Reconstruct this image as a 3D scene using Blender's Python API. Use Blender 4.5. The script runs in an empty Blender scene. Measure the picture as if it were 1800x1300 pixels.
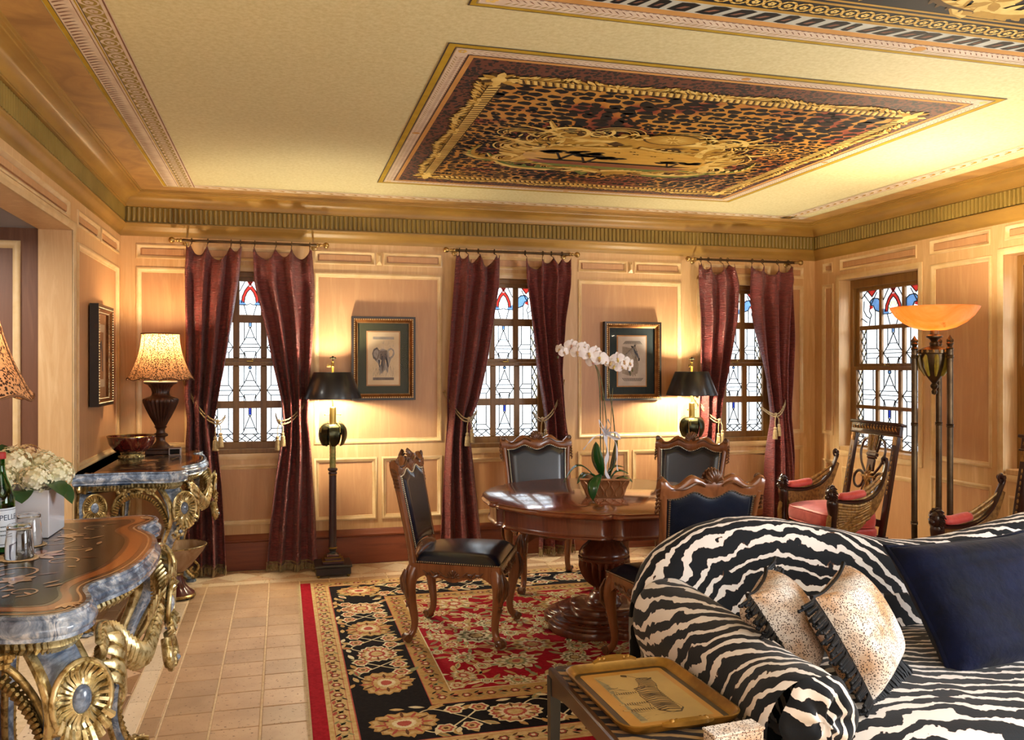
import bpy, math, random
import numpy as np
from math import sin, cos, pi, radians, sqrt, atan2, hypot, exp
from mathutils import Vector, Matrix

sc = bpy.context.scene
COL = sc.collection
rnd = random.Random(7)

# ------------------------------------------------------------------ camera, world, lights, exposure
cam_d = bpy.data.cameras.new('camera'); cam = bpy.data.objects.new('camera', cam_d); COL.objects.link(cam)
cam_d.sensor_width = 36; cam_d.lens = 29.9; cam_d.clip_start = .05; cam_d.shift_y = -.0028
cam.location = (0, 0, 1.5); cam.rotation_euler = (pi/2, 0, -radians(15.1))
sc.camera = cam
sc.view_settings.view_transform = 'Standard'; sc.view_settings.look = 'None'
sc.view_settings.gamma = 1; sc.view_settings.use_curve_mapping = False
sc.view_settings.exposure = 0.0
try:
    sc.cycles.use_denoising = True
    sc.cycles.max_bounces = 8; sc.cycles.diffuse_bounces = 5; sc.cycles.glossy_bounces = 4
    sc.cycles.transmission_bounces = 6; sc.cycles.transparent_max_bounces = 12
    sc.cycles.sample_clamp_indirect = 6; sc.cycles.caustics_reflective = False; sc.cycles.caustics_refractive = False
except Exception: pass
wd = bpy.data.worlds.new('overcast_sky'); sc.world = wd; wd.use_nodes = True
wb = wd.node_tree.nodes['Background']; wb.inputs[0].default_value = (.93, .97, 1.0, 1); wb.inputs[1].default_value = 2.0

def area(name, loc, rot, sx, sy, power, col, portal=False, spread=pi):
    l = bpy.data.lights.new(name, 'AREA'); l.shape = 'RECTANGLE'; l.size = sx; l.size_y = sy
    l.energy = power; l.color = col; l.spread = spread
    if portal: l.cycles.is_portal = True
    o = bpy.data.objects.new(name, l); COL.objects.link(o); o.location = loc; o.rotation_euler = rot
    return o
def bulb(name, loc, power, col, r=.03):
    l = bpy.data.lights.new(name, 'POINT'); l.energy = power; l.color = col; l.shadow_soft_size = r
    o = bpy.data.objects.new(name, l); COL.objects.link(o); o.location = loc
    return o
# daylight coming in through the five stained-glass windows (portals onto the sky)
for i, xc in enumerate((-.235, 1.735, 3.80)):
    area('window_portal', (xc, 6.80, 1.55), (pi/2, 0, pi), .75, 1.45, 1, (1, 1, 1), True)
for i, yc in enumerate((5.785, 4.07)):
    area('window_portal', (4.84, yc, 1.52), (pi/2, 0, pi/2), .95, 1.5, 1, (1, 1, 1), True)
# area lights added out of view to brighten the room
area('rear_fill', (.6, -2.2, 1.6), (radians(90), 0, 0), 4.0, 1.9, 68, (.97, .98, 1.0))
area('rear_right_fill', (4.35, .9, 1.5), (radians(90), 0, radians(90)), 2.0, 1.4, 150, (.90, .95, 1.0))
area('rear_top_fill', (1.6, .4, 2.6), (0, 0, 0), 1.6, 1.6, 40, (1.0, .94, .84))
area('rear_up_fill', (1.0, -1.2, .7), (radians(180), 0, 0), 2.6, 1.2, 20, (.97, .99, 1.0))
# soft hazy sun through the right-hand windows, and an added area light above the back windows, out of view
sd_ = bpy.data.lights.new('hazy_sun', 'SUN'); sd_.energy = 9.0; sd_.angle = radians(36); sd_.color = (1, .97, .92)
so_ = bpy.data.objects.new('hazy_sun', sd_); COL.objects.link(so_); so_.rotation_euler = Vector((-.55, .72, -.40)).to_track_quat('-Z', 'Y').to_euler()
sk_ = area('back_window_fill', (1.8, 8.3, 3.75), (0, 0, 0), 7.5, 1.6, 1300, (.93, .97, 1.0)); sk_.rotation_euler = Vector((0, -.80, -.62)).to_track_quat('-Z', 'Y').to_euler()

area('alcove_fill', (-2.0, 4.4, 2.2), (0, 0, 0), .6, .6, 38, (1, .92, .82))  # area light added to brighten the dark alcove, no fixture there

# ------------------------------------------------------------------ materials
def S(h, k=1.0):
    h = h.lstrip('#'); r = [int(h[i:i+2], 16)/255 for i in (0, 2, 4)]
    return tuple(min(1, (c/12.92 if c <= .04045 else ((c+.055)/1.055)**2.4)*k) for c in r) + (1,)
def newmat(name):
    m = bpy.data.materials.new(name); m.use_nodes = True
    nt = m.node_tree; return m, nt, nt.nodes['Principled BSDF']
def nd(nt, t, **kw):
    n = nt.nodes.new(t)
    for k, v in kw.items():
        if k.startswith('i_'):
            n.inputs[k[2:].replace('_', ' ')].default_value = v
        elif k.startswith('n_'): n.inputs[int(k[2:])].default_value = v
        else: setattr(n, k, v)
    return n
def coords(nt, scale=(1, 1, 1), kind='Object', rot=(0, 0, 0)):
    tc = nd(nt, 'ShaderNodeTexCoord'); mp = nd(nt, 'ShaderNodeMapping')
    mp.inputs['Scale'].default_value = scale; mp.inputs['Rotation'].default_value = rot
    nt.links.new(tc.outputs[kind], mp.inputs[0]); return mp.outputs[0]
def ramp(nt, fac, stops, interp='LINEAR'):
    r = nd(nt, 'ShaderNodeValToRGB'); r.color_ramp.interpolation = interp
    e = r.color_ramp.elements
    while len(e) > 1: e.remove(e[0])
    e[0].position = stops[0][0]; e[0].color = stops[0][1]
    for p, c in stops[1:]:
        k = e.new(p); k.color = c
    nt.links.new(fac, r.inputs[0]); return r.outputs[0]
def mixc(nt, fac, a, b, mode='MIX'):
    m = nd(nt, 'ShaderNodeMix', data_type='RGBA', blend_type=mode)
    for sock, v in ((m.inputs[0], fac), (m.inputs[6], a), (m.inputs[7], b)):
        if isinstance(v, bpy.types.NodeSocket): nt.links.new(v, sock)
        else: sock.default_value = v
    return m.outputs[2]
def bump(nt, bs, h, strength=.3, dist=.01):
    b = nd(nt, 'ShaderNodeBump'); b.inputs['Strength'].default_value = strength; b.inputs['Distance'].default_value = dist
    nt.links.new(h, b.inputs['Height']); nt.links.new(b.outputs[0], bs.inputs['Normal']); return b
def noise(nt, vec, scale, detail=4, rough=.55, dist=0):
    n = nd(nt, 'ShaderNodeTexNoise'); n.inputs['Scale'].default_value = scale; n.inputs['Detail'].default_value = detail
    n.inputs['Roughness'].default_value = rough; n.inputs['Distortion'].default_value = dist
    nt.links.new(vec, n.inputs['Vector']); return n.outputs['Fac']
def simple(name, c1, c2=None, scale=6, stretch=(1, 1, 1), rough=.5, metal=0, bmp=0, bscale=None, lo=.35, hi=.65,
           coat=0, spec=None, detail=4, dist=0, bdist=.005, sheen=0, sss=0, rvar=0):
    m, nt, b = newmat(name)
    b.inputs['Base Color'].default_value = c1; b.inputs['Roughness'].default_value = rough; b.inputs['Metallic'].default_value = metal
    if spec is not None: b.inputs['Specular IOR Level'].default_value = spec
    if coat: b.inputs['Coat Weight'].default_value = coat; b.inputs['Coat Roughness'].default_value = .12
    if sheen: b.inputs['Sheen Weight'].default_value = sheen
    v = coords(nt, stretch)
    if c2:
        f = noise(nt, v, scale, detail, .6, dist)
        nt.links.new(ramp(nt, f, [(lo, c1), (hi, c2)]), b.inputs['Base Color'])
    if rvar:
        f2 = noise(nt, v, scale*.7, 3); mr = nd(nt, 'ShaderNodeMapRange'); mr.inputs[3].default_value = rough-rvar; mr.inputs[4].default_value = rough+rvar
        nt.links.new(f2, mr.inputs[0]); nt.links.new(mr.outputs[0], b.inputs['Roughness'])
    if bmp: bump(nt, b, noise(nt, v, bscale or scale*3, 5), bmp, bdist)
    return m

def wood(name, c1, c2, c3=None, axis='z', scale=1.0, rough=.4, coat=0, bmp=.08):
    m, nt, b = newmat(name)
    st = {'z': (9, 9, .8), 'x': (.8, 9, 9), 'y': (9, .8, 9)}[axis]
    v = coords(nt, tuple(s*scale for s in st))
    f = noise(nt, v, 2.2, 6, .62, .6)
    col = ramp(nt, f, [(.28, c1), (.5, c2), (.72, c3 or c1)])
    f2 = noise(nt, coords(nt), 1.3, 3)
    col = mixc(nt, ramp(nt, f2, [(.35, (0, 0, 0, 1)), (.7, (.35, .35, .35, 1))]), col, c3 or c2)
    nt.links.new(col, b.inputs['Base Color']); b.inputs['Roughness'].default_value = rough
    if coat: b.inputs['Coat Weight'].default_value = coat; b.inputs['Coat Roughness'].default_value = .08
    bump(nt, b, noise(nt, v, 9, 3), bmp, .002)
    return m

M = {}
M['panel'] = wood('glazed_maple_panel', S('#C6986C'), S('#BA8A60'), S('#CCA074'), rough=.42)
M['stile'] = wood('glazed_maple_stile', S('#D6B080'), S('#C89E6C'), S('#DEBC8C'), rough=.4)
M['mould'] = simple('gilded_cream_moulding', S('#DFC294'), S('#D2B07C'), 9, (1, 1, 1), .38)
M['winwood'] = wood('honey_brown_window_wood', S('#7A5528'), S('#8C6632'), S('#6A4820'), rough=.4)
M['base'] = wood('mahogany_baseboard_wood', S('#6E3015'), S('#80401E'), S('#5C2610'), 'x', rough=.55)
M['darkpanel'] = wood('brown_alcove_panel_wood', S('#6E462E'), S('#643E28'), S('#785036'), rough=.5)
M['cornice'] = simple('amber_glazed_cornice', S('#A8823C'), S('#886630'), 2.2, (1, 1, 3), .42, detail=5, lo=.3, hi=.7)
M['flute'] = simple('olive_gold_fluting', S('#927A3A'), S('#7E682E'), 3, rough=.42)
M['ceil'] = simple('stippled_straw_ceiling', S('#D9D2A8'), S('#C6BC8A'), 55, rough=.75, detail=6, bmp=.15, bscale=120, lo=.3, hi=.7)
M['ceilband'] = simple('burnt_orange_marbled_paint', S('#BC9456'), S('#987242'), 3.5, (1, 1, 1), .6, detail=8, dist=1.2)
M['soffit'] = simple('grey_plaster', S('#8E8C92'), S('#85838A'), 3, rough=.8)
M['plaster'] = simple('rear_wall_plaster', S('#D2B486'), S('#C8A878'), 3, rough=.8)
M['white_orn'] = simple('pale_pink_ornament_paint', S('#DCCDB8'), S('#CDB9A4'), 12, rough=.8, spec=.2)
M['olive_orn'] = simple('olive_ornament_paint', S('#8E7A3A'), S('#A08A48'), 12, rough=.8, spec=.2)
M['brown_orn'] = simple('brown_ornament_paint', S('#8A6450'), S('#7A5646'), 12, rough=.8, spec=.2)
M['yellow_orn'] = simple('mustard_line_paint', S('#B99B2E'), S('#A98B28'), 12, rough=.8, spec=.2)
M['tan_orn'] = simple('tan_band_paint', S('#CB9A5A'), S('#BD8C4E'), 5, rough=.8, spec=.2)
M['line_dark'] = simple('dark_line_paint', S('#3A2C22'), rough=.6)
M['gold_l'] = simple('pale_gold_paint', S('#E6CC7C'), S('#D2B05C'), 10, rough=.7, spec=.25)
M['gold_m'] = simple('gold_paint', S('#B8923C'), S('#A67F30'), 10, rough=.7, spec=.25)
M['gold_d'] = simple('shaded_gold_paint', S('#563C14'), S('#463010'), 10, rough=.7, spec=.25)
M['leaf_p'] = simple('moss_green_paint', S('#5E7034'), S('#7C8440'), 6, rough=.7, spec=.25)
M['sky_p'] = simple('amber_sunset_paint', S('#D2A844'), S('#C09638'), 4, (1, 5, 1), .5)
M['earth_p'] = simple('red_earth_paint', S('#8E4A26'), S('#6E3218'), 6, (1, 8, 1), .5)
M['black_p'] = simple('black_paint', S('#0A0808'), S('#120E0C'), 10, rough=.7, spec=.25)
M['navy_p'] = simple('blue_black_paint', S('#06080E'), S('#0A0D16'), 8, rough=.7, spec=.25)
M['white_p'] = simple('grey_white_paint', S('#BFC2B8'), S('#AEB1A6'), 8, rough=.7, spec=.25)

def mat_leopard_ground():
    m, nt, b = newmat('leopard_ground_paint')
    v = coords(nt, (1, 1, 1)); f = noise(nt, v, 1.9, 3, .5, .8)
    nt.links.new(ramp(nt, f, [(.30, S('#4A1C12')), (.41, S('#8A3E20')), (.50, S('#BC8430')), (.58, S('#B98A3A')), (.66, S('#8A3A1E')), (.74, S('#4E1E14'))]), b.inputs['Base Color'])
    b.inputs['Roughness'].default_value = .6; b.inputs['Specular IOR Level'].default_value = .3; return m
M['leo_ground'] = mat_leopard_ground()
def spots(name, base, spot, scale, th=.3, rough=.5, base2=None, bmp=0, sheen=0, trans=None, warm=None):
    """small animal spots: distorted cells with a ring threshold"""
    m, nt, b = newmat(name); v = coords(nt)
    nz = nd(nt, 'ShaderNodeTexNoise'); nz.inputs['Scale'].default_value = scale*.9; nz.inputs['Detail'].default_value = 2
    nt.links.new(v, nz.inputs['Vector'])
    va = nd(nt, 'ShaderNodeVectorMath', operation='MULTIPLY_ADD'); va.inputs[1].default_value = (1.1/scale,)*3
    nt.links.new(nz.outputs['Color'], va.inputs[0]); nt.links.new(v, va.inputs[2])
    vo = nd(nt, 'ShaderNodeTexVoronoi'); vo.inputs['Scale'].default_value = scale
    nt.links.new(va.outputs[0], vo.inputs['Vector'])
    fac = ramp(nt, vo.outputs['Distance'], [(th-.05, (1, 1, 1, 1)), (th+.03, (0, 0, 0, 1))])
    bc = base
    if base2: bc = ramp(nt, noise(nt, v, warm or 5, 3), [(.4, base), (.62, base2)])
    nt.links.new(mixc(nt, fac, bc, spot), b.inputs['Base Color'])
    b.inputs['Roughness'].default_value = rough
    if sheen: b.inputs['Sheen Weight'].default_value = sheen
    if trans:
        tr = nd(nt, 'ShaderNodeBsdfTranslucent'); nt.links.new(b.inputs['Base Color'].links[0].from_socket, tr.inputs[0])
        ms = nd(nt, 'ShaderNodeMixShader'); ms.inputs[0].default_value = trans
        out = nt.nodes['Material Output']; nt.links.new(b.outputs[0], ms.inputs[1]); nt.links.new(tr.outputs[0], ms.inputs[2]); nt.links.new(ms.outputs[0], out.inputs[0])
    return m
M['leo_small'] = spots('tiny_leopard_spot_paint', S('#62341F'), S('#0E0A0A'), 46, .50, .7)
M['leo_shade'] = spots('leopard_print_shade_cloth', S('#DCA878'), S('#3E2212'), 118, .46, .7, trans=.40)
M['leo_pillow'] = spots('leopard_print_pillow_cloth', S('#EEE6DE'), S('#4A362C'), 175, .37, .75, base2=S('#C79A6C'), warm=7)

def mat_travertine(name, c1, c2):
    m, nt, b = newmat(name); v = coords(nt, (1, 1, 1)); g = nd(nt, 'ShaderNodeNewGeometry')
    oi = nd(nt, 'ShaderNodeObjectInfo')
    p = g.outputs['Position']
    f = noise(nt, p, 5, 6, .6, .3)
    col = ramp(nt, f, [(.3, c1), (.7, c2)])
    mr = nd(nt, 'ShaderNodeMapRange'); mr.inputs[3].default_value = .84; mr.inputs[4].default_value = 1.12
    nt.links.new(oi.outputs['Random'], mr.inputs[0])
    cx = nd(nt, 'ShaderNodeCombineXYZ')
    for i in range(3): nt.links.new(mr.outputs[0], cx.inputs[i])
    col = mixc(nt, 1.0, col, cx.outputs[0], 'MULTIPLY')
    pits = noise(nt, p, 55, 3, .6); pf = ramp(nt, pits, [(.31, (0, 0, 0, 1)), (.38, (1, 1, 1, 1))])
    col = mixc(nt, pf, S('#7A5838'), col)
    nt.links.new(col, b.inputs['Base Color']); b.inputs['Roughness'].default_value = .5
    bump(nt, b, pf, .5, .004); return m
M['trav'] = mat_travertine('tan_travertine', S('#A88460'), S('#BE9A74'))
M['trav_l'] = mat_travertine('pale_travertine', S('#D4BC9C'), S('#E0CCB0'))
M['trav_m'] = mat_travertine('light_brown_travertine', S('#B89472'), S('#C7A686'))
M['trav_d'] = mat_travertine('dark_travertine', S('#84603F'), S('#97724E'))
M['grout'] = simple('cream_grout', S('#E0C8A4'), S('#CDB48E'), 30, rough=.9, bmp=.2, bscale=90)

# ------------------------------------------------------------------ mesh builder
class G:
    def __init__(s): s.v = []; s.f = []; s.m = []
    def add(s, vs, fs, m=0):
        o = len(s.v); s.v += [tuple(p) for p in vs]; s.f += [tuple(i+o for i in f) for f in fs]; s.m += [m]*len(fs); return o
    def box(s, c, d, m=0, b=0):
        x, y, z = c; a, e, h = d[0]/2, d[1]/2, d[2]/2
        if b <= 0 or b >= min(a, e, h):
            P = [(x+i*a, y+j*e, z+k*h) for i in (-1, 1) for j in (-1, 1) for k in (-1, 1)]
            s.add(P, [(0, 1, 3, 2), (4, 6, 7, 5), (0, 4, 5, 1), (2, 3, 7, 6), (0, 2, 6, 4), (1, 5, 7, 3)], m); return
        P = []; idx = {}
        for i in (-1, 1):
            for j in (-1, 1):
                for k in (-1, 1):
                    for ax in range(3):
                        q = [i*(a-b), j*(e-b), k*(h-b)]; q[ax] = (i*a, j*e, k*h)[ax]
                        idx[i, j, k, ax] = len(P); P.append((x+q[0], y+q[1], z+q[2]))
        F = []
        for ax in range(3):
            o1, o2 = [t for t in range(3) if t != ax]
            for sg in (-1, 1):
                q = []
                for (p, r) in ((-1, -1), (1, -1), (1, 1), (-1, 1)):
                    t = [0, 0, 0]; t[ax] = sg; t[o1] = p; t[o2] = r; q.append(idx[t[0], t[1], t[2], ax])
                if (sg > 0) != (ax != 1): q.reverse()
                F.append(tuple(q))
        for ax in range(3):      # edges along ax
            o1, o2 = [t for t in range(3) if t != ax]
            for p in (-1, 1):
                for r in (-1, 1):
                    def id_(sg, face):
                        t = [0, 0, 0]; t[ax] = sg; t[o1] = p; t[o2] = r; return idx[t[0], t[1], t[2], face]
                    F.append((id_(-1, o1), id_(1, o1), id_(1, o2), id_(-1, o2)))
        for i in (-1, 1):
            for j in (-1, 1):
                for k in (-1, 1): F.append((idx[i, j, k, 0], idx[i, j, k, 1], idx[i, j, k, 2]))
        s.add(P, F, m)
    def grid(s, fn, nu, nv, m=0, cu=False, cv=False):
        P = [fn(i/(nu if cu else nu-1), j/(nv if cv else nv-1)) for i in range(nu) for j in range(nv)]
        F = []
        for i in range(nu if cu else nu-1):
            for j in range(nv if cv else nv-1):
                a = i*nv+j; b_ = ((i+1) % nu)*nv+j; c_ = ((i+1) % nu)*nv+(j+1) % nv; d_ = i*nv+(j+1) % nv
                F.append((a, b_, c_, d_))
        return s.add(P, F, m)
    def lathe(s, prof, n=24, c=(0, 0, 0), m=0, fl=None, sq=(1, 1), rot=0, cap=True):
        """prof: (r, z[, flute]) ; fl = flute count; a third value is the flute depth there"""
        P = []; N = n
        for p in prof:
            r, z = p[0], p[1]; fd = p[2] if len(p) > 2 else 0
            for k in range(N):
                a = 2*pi*k/N+rot
                rr = r*(1-fd*(.5+.5*cos(fl*2*pi*k/N))) if (fl and fd) else r
                P.append((c[0]+rr*cos(a)*sq[0], c[1]+rr*sin(a)*sq[1], c[2]+z))
        F = []
        for i in range(len(prof)-1):
            for k in range(N):
                F.append((i*N+k, i*N+(k+1) % N, (i+1)*N+(k+1) % N, (i+1)*N+k))
        if cap and prof[0][0] > 1e-5: F.append(tuple(reversed(range(N))))
        if cap and prof[-1][0] > 1e-5: F.append(tuple(range((len(prof)-1)*N, len(prof)*N)))
        s.add(P, F, m)
    def ball(s, c, r, m=0, n=10, k=7):
        if not hasattr(r, '__len__'): r = (r, r, r)
        pr = [(max(1e-6, sin(pi*i/(k-1))), -cos(pi*i/(k-1))) for i in range(k)]
        P = []
        for (q, z) in pr:
            for j in range(n): P.append((c[0]+r[0]*q*cos(2*pi*j/n), c[1]+r[1]*q*sin(2*pi*j/n), c[2]+r[2]*z))
        F = [(i*n+j, i*n+(j+1) % n, (i+1)*n+(j+1) % n, (i+1)*n+j) for i in range(k-1) for j in range(n)]
        s.add(P, F, m)
    def tube(s, pts, rad, n=8, m=0, flat=None, up=None, closed=False, ell=None):
        """pts polyline; rad number/list; flat=(a,b): cross-section scales along side/up"""
        pts = [Vector(p) for p in pts]; L = len(pts)
        if not hasattr(rad, '__len__'): rad = [rad]*L
        P = []; u0 = Vector(up) if up else None; prev = None
        for i, p in enumerate(pts):
            if closed: t = pts[(i+1) % L]-pts[i-1]
            else: t = pts[min(i+1, L-1)]-pts[max(i-1, 0)]
            if t.length < 1e-9: t = Vector((0, 0, 1))
            t.normalize()
            if u0 is not None: side = t.cross(u0)
            elif prev is not None: side = prev-t*prev.dot(t)
            else: side = t.cross(Vector((0, 0, 1)))
            if side.length < 1e-4: side = t.cross(Vector((0, 1, 0)))
            if side.length < 1e-4: side = t.cross(Vector((1, 0, 0)))
            side.normalize(); upv = side.cross(t); prev = side
            fa, fb = flat if flat else (1, 1)
            for k in range(n):
                a = 2*pi*(k+.5)/n
                P.append(p+side*(cos(a)*rad[i]*fa)+upv*(sin(a)*rad[i]*fb))
        F = []
        for i in range(L if closed else L-1):
            for k in range(n):
                j = (i+1) % L
                F.append((i*n+k, i*n+(k+1) % n, j*n+(k+1) % n, j*n+k))
        if not closed: F += [tuple(reversed(range(n))), tuple(range((L-1)*n, L*n))]
        s.add(P, F, m)
    def prism(s, poly, z0, z1, m=0, axis='z', mtop=None):
        """extrude a 2-D outline; axis z: (x,y)->z ; y: (x,z)->y ; x: (y,z)->x"""
        n = len(poly)
        def T(p, h): return {'z': (p[0], p[1], h), 'y': (p[0], h, p[1]), 'x': (h, p[0], p[1])}[axis]
        P = [T(p, z0) for p in poly]+[T(p, z1) for p in poly]
        o = s.add(P, [(i, (i+1) % n, n+(i+1) % n, n+i) for i in range(n)], m)
        for f, mm in ((tuple(reversed(range(n))), m), (tuple(range(n, 2*n)), m if mtop is None else mtop)):
            s.f.append(tuple(i+o for i in f)); s.m.append(mm)
    def sweep(s, path, prof, m=0, closed=False, mats=None):
        """moulding along a horizontal path [(x,y)], prof [(offset_left, z)], mitred"""
        L = len(path); P = []
        for i in range(L):
            p = Vector(path[i])
            a = Vector(path[i-1]) if (closed or i > 0) else None
            b = Vector(path[(i+1) % L]) if (closed or i < L-1) else None
            d1 = (p-a).normalized() if a is not None else (b-p).normalized()
            d2 = (b-p).normalized() if b is not None else d1
            n1 = Vector((-d1.y, d1.x)); n2 = Vector((-d2.y, d2.x))
            nn = (n1+n2); nn = nn/max(.2, nn.dot(n1)) if nn.length > 1e-6 else n1
            for (o, z) in prof: P.append((p.x+nn.x*o, p.y+nn.y*o, z))
        k = len(prof); o = len(s.v); s.v += P
        for i in range(L if closed else L-1):
            for j in range(k-1):
                i2 = (i+1) % L
                s.f.append((o+i*k+j, o+i2*k+j, o+i2*k+j+1, o+i*k+j+1)); s.m.append(mats[j] if mats else m)
    def poly(s, pts, z, m=0):
        s.add([(p[0], p[1], z) for p in pts], [tuple(range(len(pts)))], m)
    def xf(s, M_, start=0):
        for i in range(start, len(s.v)): s.v[i] = tuple(M_ @ Vector(s.v[i]))
    def merge(s, g, M_=None):
        o = len(s.v); s.v += [tuple(M_ @ Vector(p)) for p in g.v] if M_ is not None else g.v
        s.f += [tuple(i+o for i in f) for f in g.f]; s.m += g.m
    def mesh(s, name, mats, ang=38):
        me = bpy.data.meshes.new(name); me.from_pydata(s.v, [], s.f)
        for mm in (mats if isinstance(mats, (list, tuple)) else [mats]): me.materials.append(M[mm] if isinstance(mm, str) else mm)
        me.polygons.foreach_set('material_index', s.m)
        me.polygons.foreach_set('use_smooth', [True]*len(s.f))
        if ang < 179: me.set_sharp_from_angle(angle=radians(ang))
        me.update(); return me
    def obj(s, name, mats, parent=None, loc=None, ang=38, **props):
        me = s.mesh(name, mats, ang); o = bpy.data.objects.new(name, me); COL.objects.link(o)
        if parent is not None: o.parent = parent
        if loc: o.location = loc
        for k, v in props.items(): o[k] = v
        return o

def fix_normals(o):
    import bmesh
    bm = bmesh.new(); bm.from_mesh(o.data); bmesh.ops.recalc_face_normals(bm, faces=bm.faces); bm.to_mesh(o.data); bm.free()
def thing(name, label, cat, loc=(0, 0, 0), rz=0, group=None):
    o = bpy.data.objects.new(name, None); COL.objects.link(o); o.location = loc; o.rotation_euler = (0, 0, rz)
    o.empty_display_size = .1
    o['label'] = label; o['category'] = cat
    if group: o['group'] = group
    return o
def struct_root(name, loc=(0, 0, 0)):
    o = bpy.data.objects.new(name, None); COL.objects.link(o); o.location = loc; o['kind'] = 'structure'; return o
def dup(root, loc, rz, label, group=None):
    r = root.copy(); COL.objects.link(r); r.location = loc; r.rotation_euler = (0, 0, rz); r['label'] = label
    if group: r['group'] = group
    for ch in list(root.children):
        c = ch.copy(); COL.objects.link(c); c.parent = r
        for g in ch.children:
            d = g.copy(); COL.objects.link(d); d.parent = c
    return r
def copyto(o, loc=None, rot=None, parent=None, scale=None):
    c = o.copy(); COL.objects.link(c)
    if loc is not None: c.location = loc
    if rot is not None: c.rotation_euler = rot
    if scale is not None: c.scale = scale
    if parent is not None: c.parent = parent
    return c
def lerp(a, b, t): return a+(b-a)*t
def interp(tab, t):
    if t <= tab[0][0]: return tab[0][1]
    for (a, x), (b, y) in zip(tab, tab[1:]):
        if t <= b: return x+(y-x)*(t-a)/(b-a)
    return tab[-1][1]
def smooth(pts, n=6, closed=False):
    """Catmull-Rom through the points"""
    P = [Vector(p) for p in pts]; L = len(P); out = []
    for i in range(L if closed else L-1):
        p0 = P[(i-1) % L] if (closed or i > 0) else P[i]; p1 = P[i]; p2 = P[(i+1) % L]; p3 = P[(i+2) % L] if (closed or i < L-2) else P[(i+1) % L]
        for k in range(n):
            t = k/n; out.append(.5*((2*p1)+(p2-p0)*t+(2*p0-5*p1+4*p2-p3)*t*t+(3*p1-p0-3*p2+p3)*t**3))
    if not closed: out.append(P[-1])
    return out
# ================================================================== ROOM SHELL
XL, XR, YB, ZC = -1.13, 4.58, 6.61, 2.75
YF = -2.6
WIN = dict(top=2.24, bot=.80)

class Wall:
    """u along the wall, z up, d out of the wall into the room"""
    def __init__(s, org, u, d): s.o = Vector(org); s.u = Vector(u); s.d = Vector(d)
    def p(s, u, z, d): return s.o+s.u*u+s.d*d+Vector((0, 0, z))
    def box(s, g, u0, u1, z0, z1, d0, d1, m=0):
        P = [s.p(a, b, c) for a in (u0, u1) for c in (d0, d1) for b in (z0, z1)]
        g.add(P, [(0, 1, 3, 2), (4, 6, 7, 5), (0, 4, 5, 1), (2, 3, 7, 6), (0, 2, 6, 4), (1, 5, 7, 3)], m)
    def sheet(s, g, u0, u1, z0, z1, holes, d, m=0):
        us = sorted({u0, u1}|{min(max(h[k], u0), u1) for h in holes for k in (0, 1)})
        zs = sorted({z0, z1}|{min(max(h[k], z0), z1) for h in holes for k in (2, 3)})
        for a, b in zip(us, us[1:]):
            for c, e in zip(zs, zs[1:]):
                mu, mz = (a+b)/2, (c+e)/2
                if any(h[0] < mu < h[1] and h[2] < mz < h[3] for h in holes): continue
                g.add([s.p(a, c, d), s.p(b, c, d), s.p(b, e, d), s.p(a, e, d)], [(0, 1, 2, 3)], m)
    def frame(s, g, h, prof, m=0):
        """mitred moulding round a rectangle, prof = (inward offset, depth)"""
        u0, u1, z0, z1 = h; n = len(prof); P = []
        for (cu, cz, su, sz) in ((u0, z0, 1, 1), (u1, z0, -1, 1), (u1, z1, -1, -1), (u0, z1, 1, -1)):
            for (t, d) in prof: P.append(s.p(cu+su*t, cz+sz*t, d))
        F = [(i*n+j, ((i+1) % 4)*n+j, ((i+1) % 4)*n+j+1, i*n+j+1) for i in range(4) for j in range(n-1)]
        g.add(P, F, m)
PM = [(-.004, .012), (-.004, .019), (.004, .023), (.011, .021), (.014, .015), (.024, .010), (.030, .009), (.032, .003)]   # panel moulding
PS = [(-.004, .012), (-.004, .018), (.004, .021), (.010, .016), (.020, .006), (.022, .003)]

def make_wall(name, W, u0, u1, openings, panels, frieze, z0=0, z1=ZC):
    root = struct_root(name)
    g = G(); hol = openings+panels+frieze
    W.sheet(g, u0, u1, z0, z1, hol, .012)
    o = g.obj('framing_rails', 'stile', root, ang=30)
    g = G(); W.sheet(g, u0, u1, z0, z1, openings, -.04)
    g.obj('backing', 'panel', root, ang=30)
    for h in panels:
        g = G(); W.box(g, h[0]-.01, h[1]+.01, h[2]-.01, h[3]+.01, -.012, .003); g.obj('panel', 'panel', root, ang=30)
        g = G(); W.frame(g, h, PM); g.obj('panel_moulding', 'mould', root, ang=60)
    for h in frieze:
        g = G(); W.box(g, h[0]-.01, h[1]+.01, h[2]-.01, h[3]+.01, -.012, .001)
        ins = .034; W.box(g, h[0]+ins, h[1]-ins, h[2]+.026, h[3]-.026, 0, .012)
        g.obj('frieze_panel', 'panel', root, ang=30)
        g = G(); W.frame(g, h, PS); g.obj('panel_moulding', 'mould', root, ang=60)
    for h in openings:          # reveals
        g = G(); e = .16
        if h[2] > .05: W.box(g, h[0]-.03, h[1]+.03, h[2]-.03, h[2], -e, .012)
        W.box(g, h[0]-.03, h[0], h[2], h[3], -e, .012); W.box(g, h[1], h[1]+.03, h[2], h[3], -e, .012)
        W.box(g, h[0]-.03, h[1]+.03, h[3], h[3]+.03, -e, .012)
        g.obj('reveal', 'stile', root, ang=30)
        g = G(); W.frame(g, (h[0]-.035, h[1]+.035, h[2]-.035 if h[2] > .05 else -.2, h[3]+.035), [(-.008, .012), (-.008, .022), (.006, .026), (.02, .022), (.035, .018), (.035, .010)])
        g.obj('casing_bead', 'mould', root, ang=60)
    return root

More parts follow.
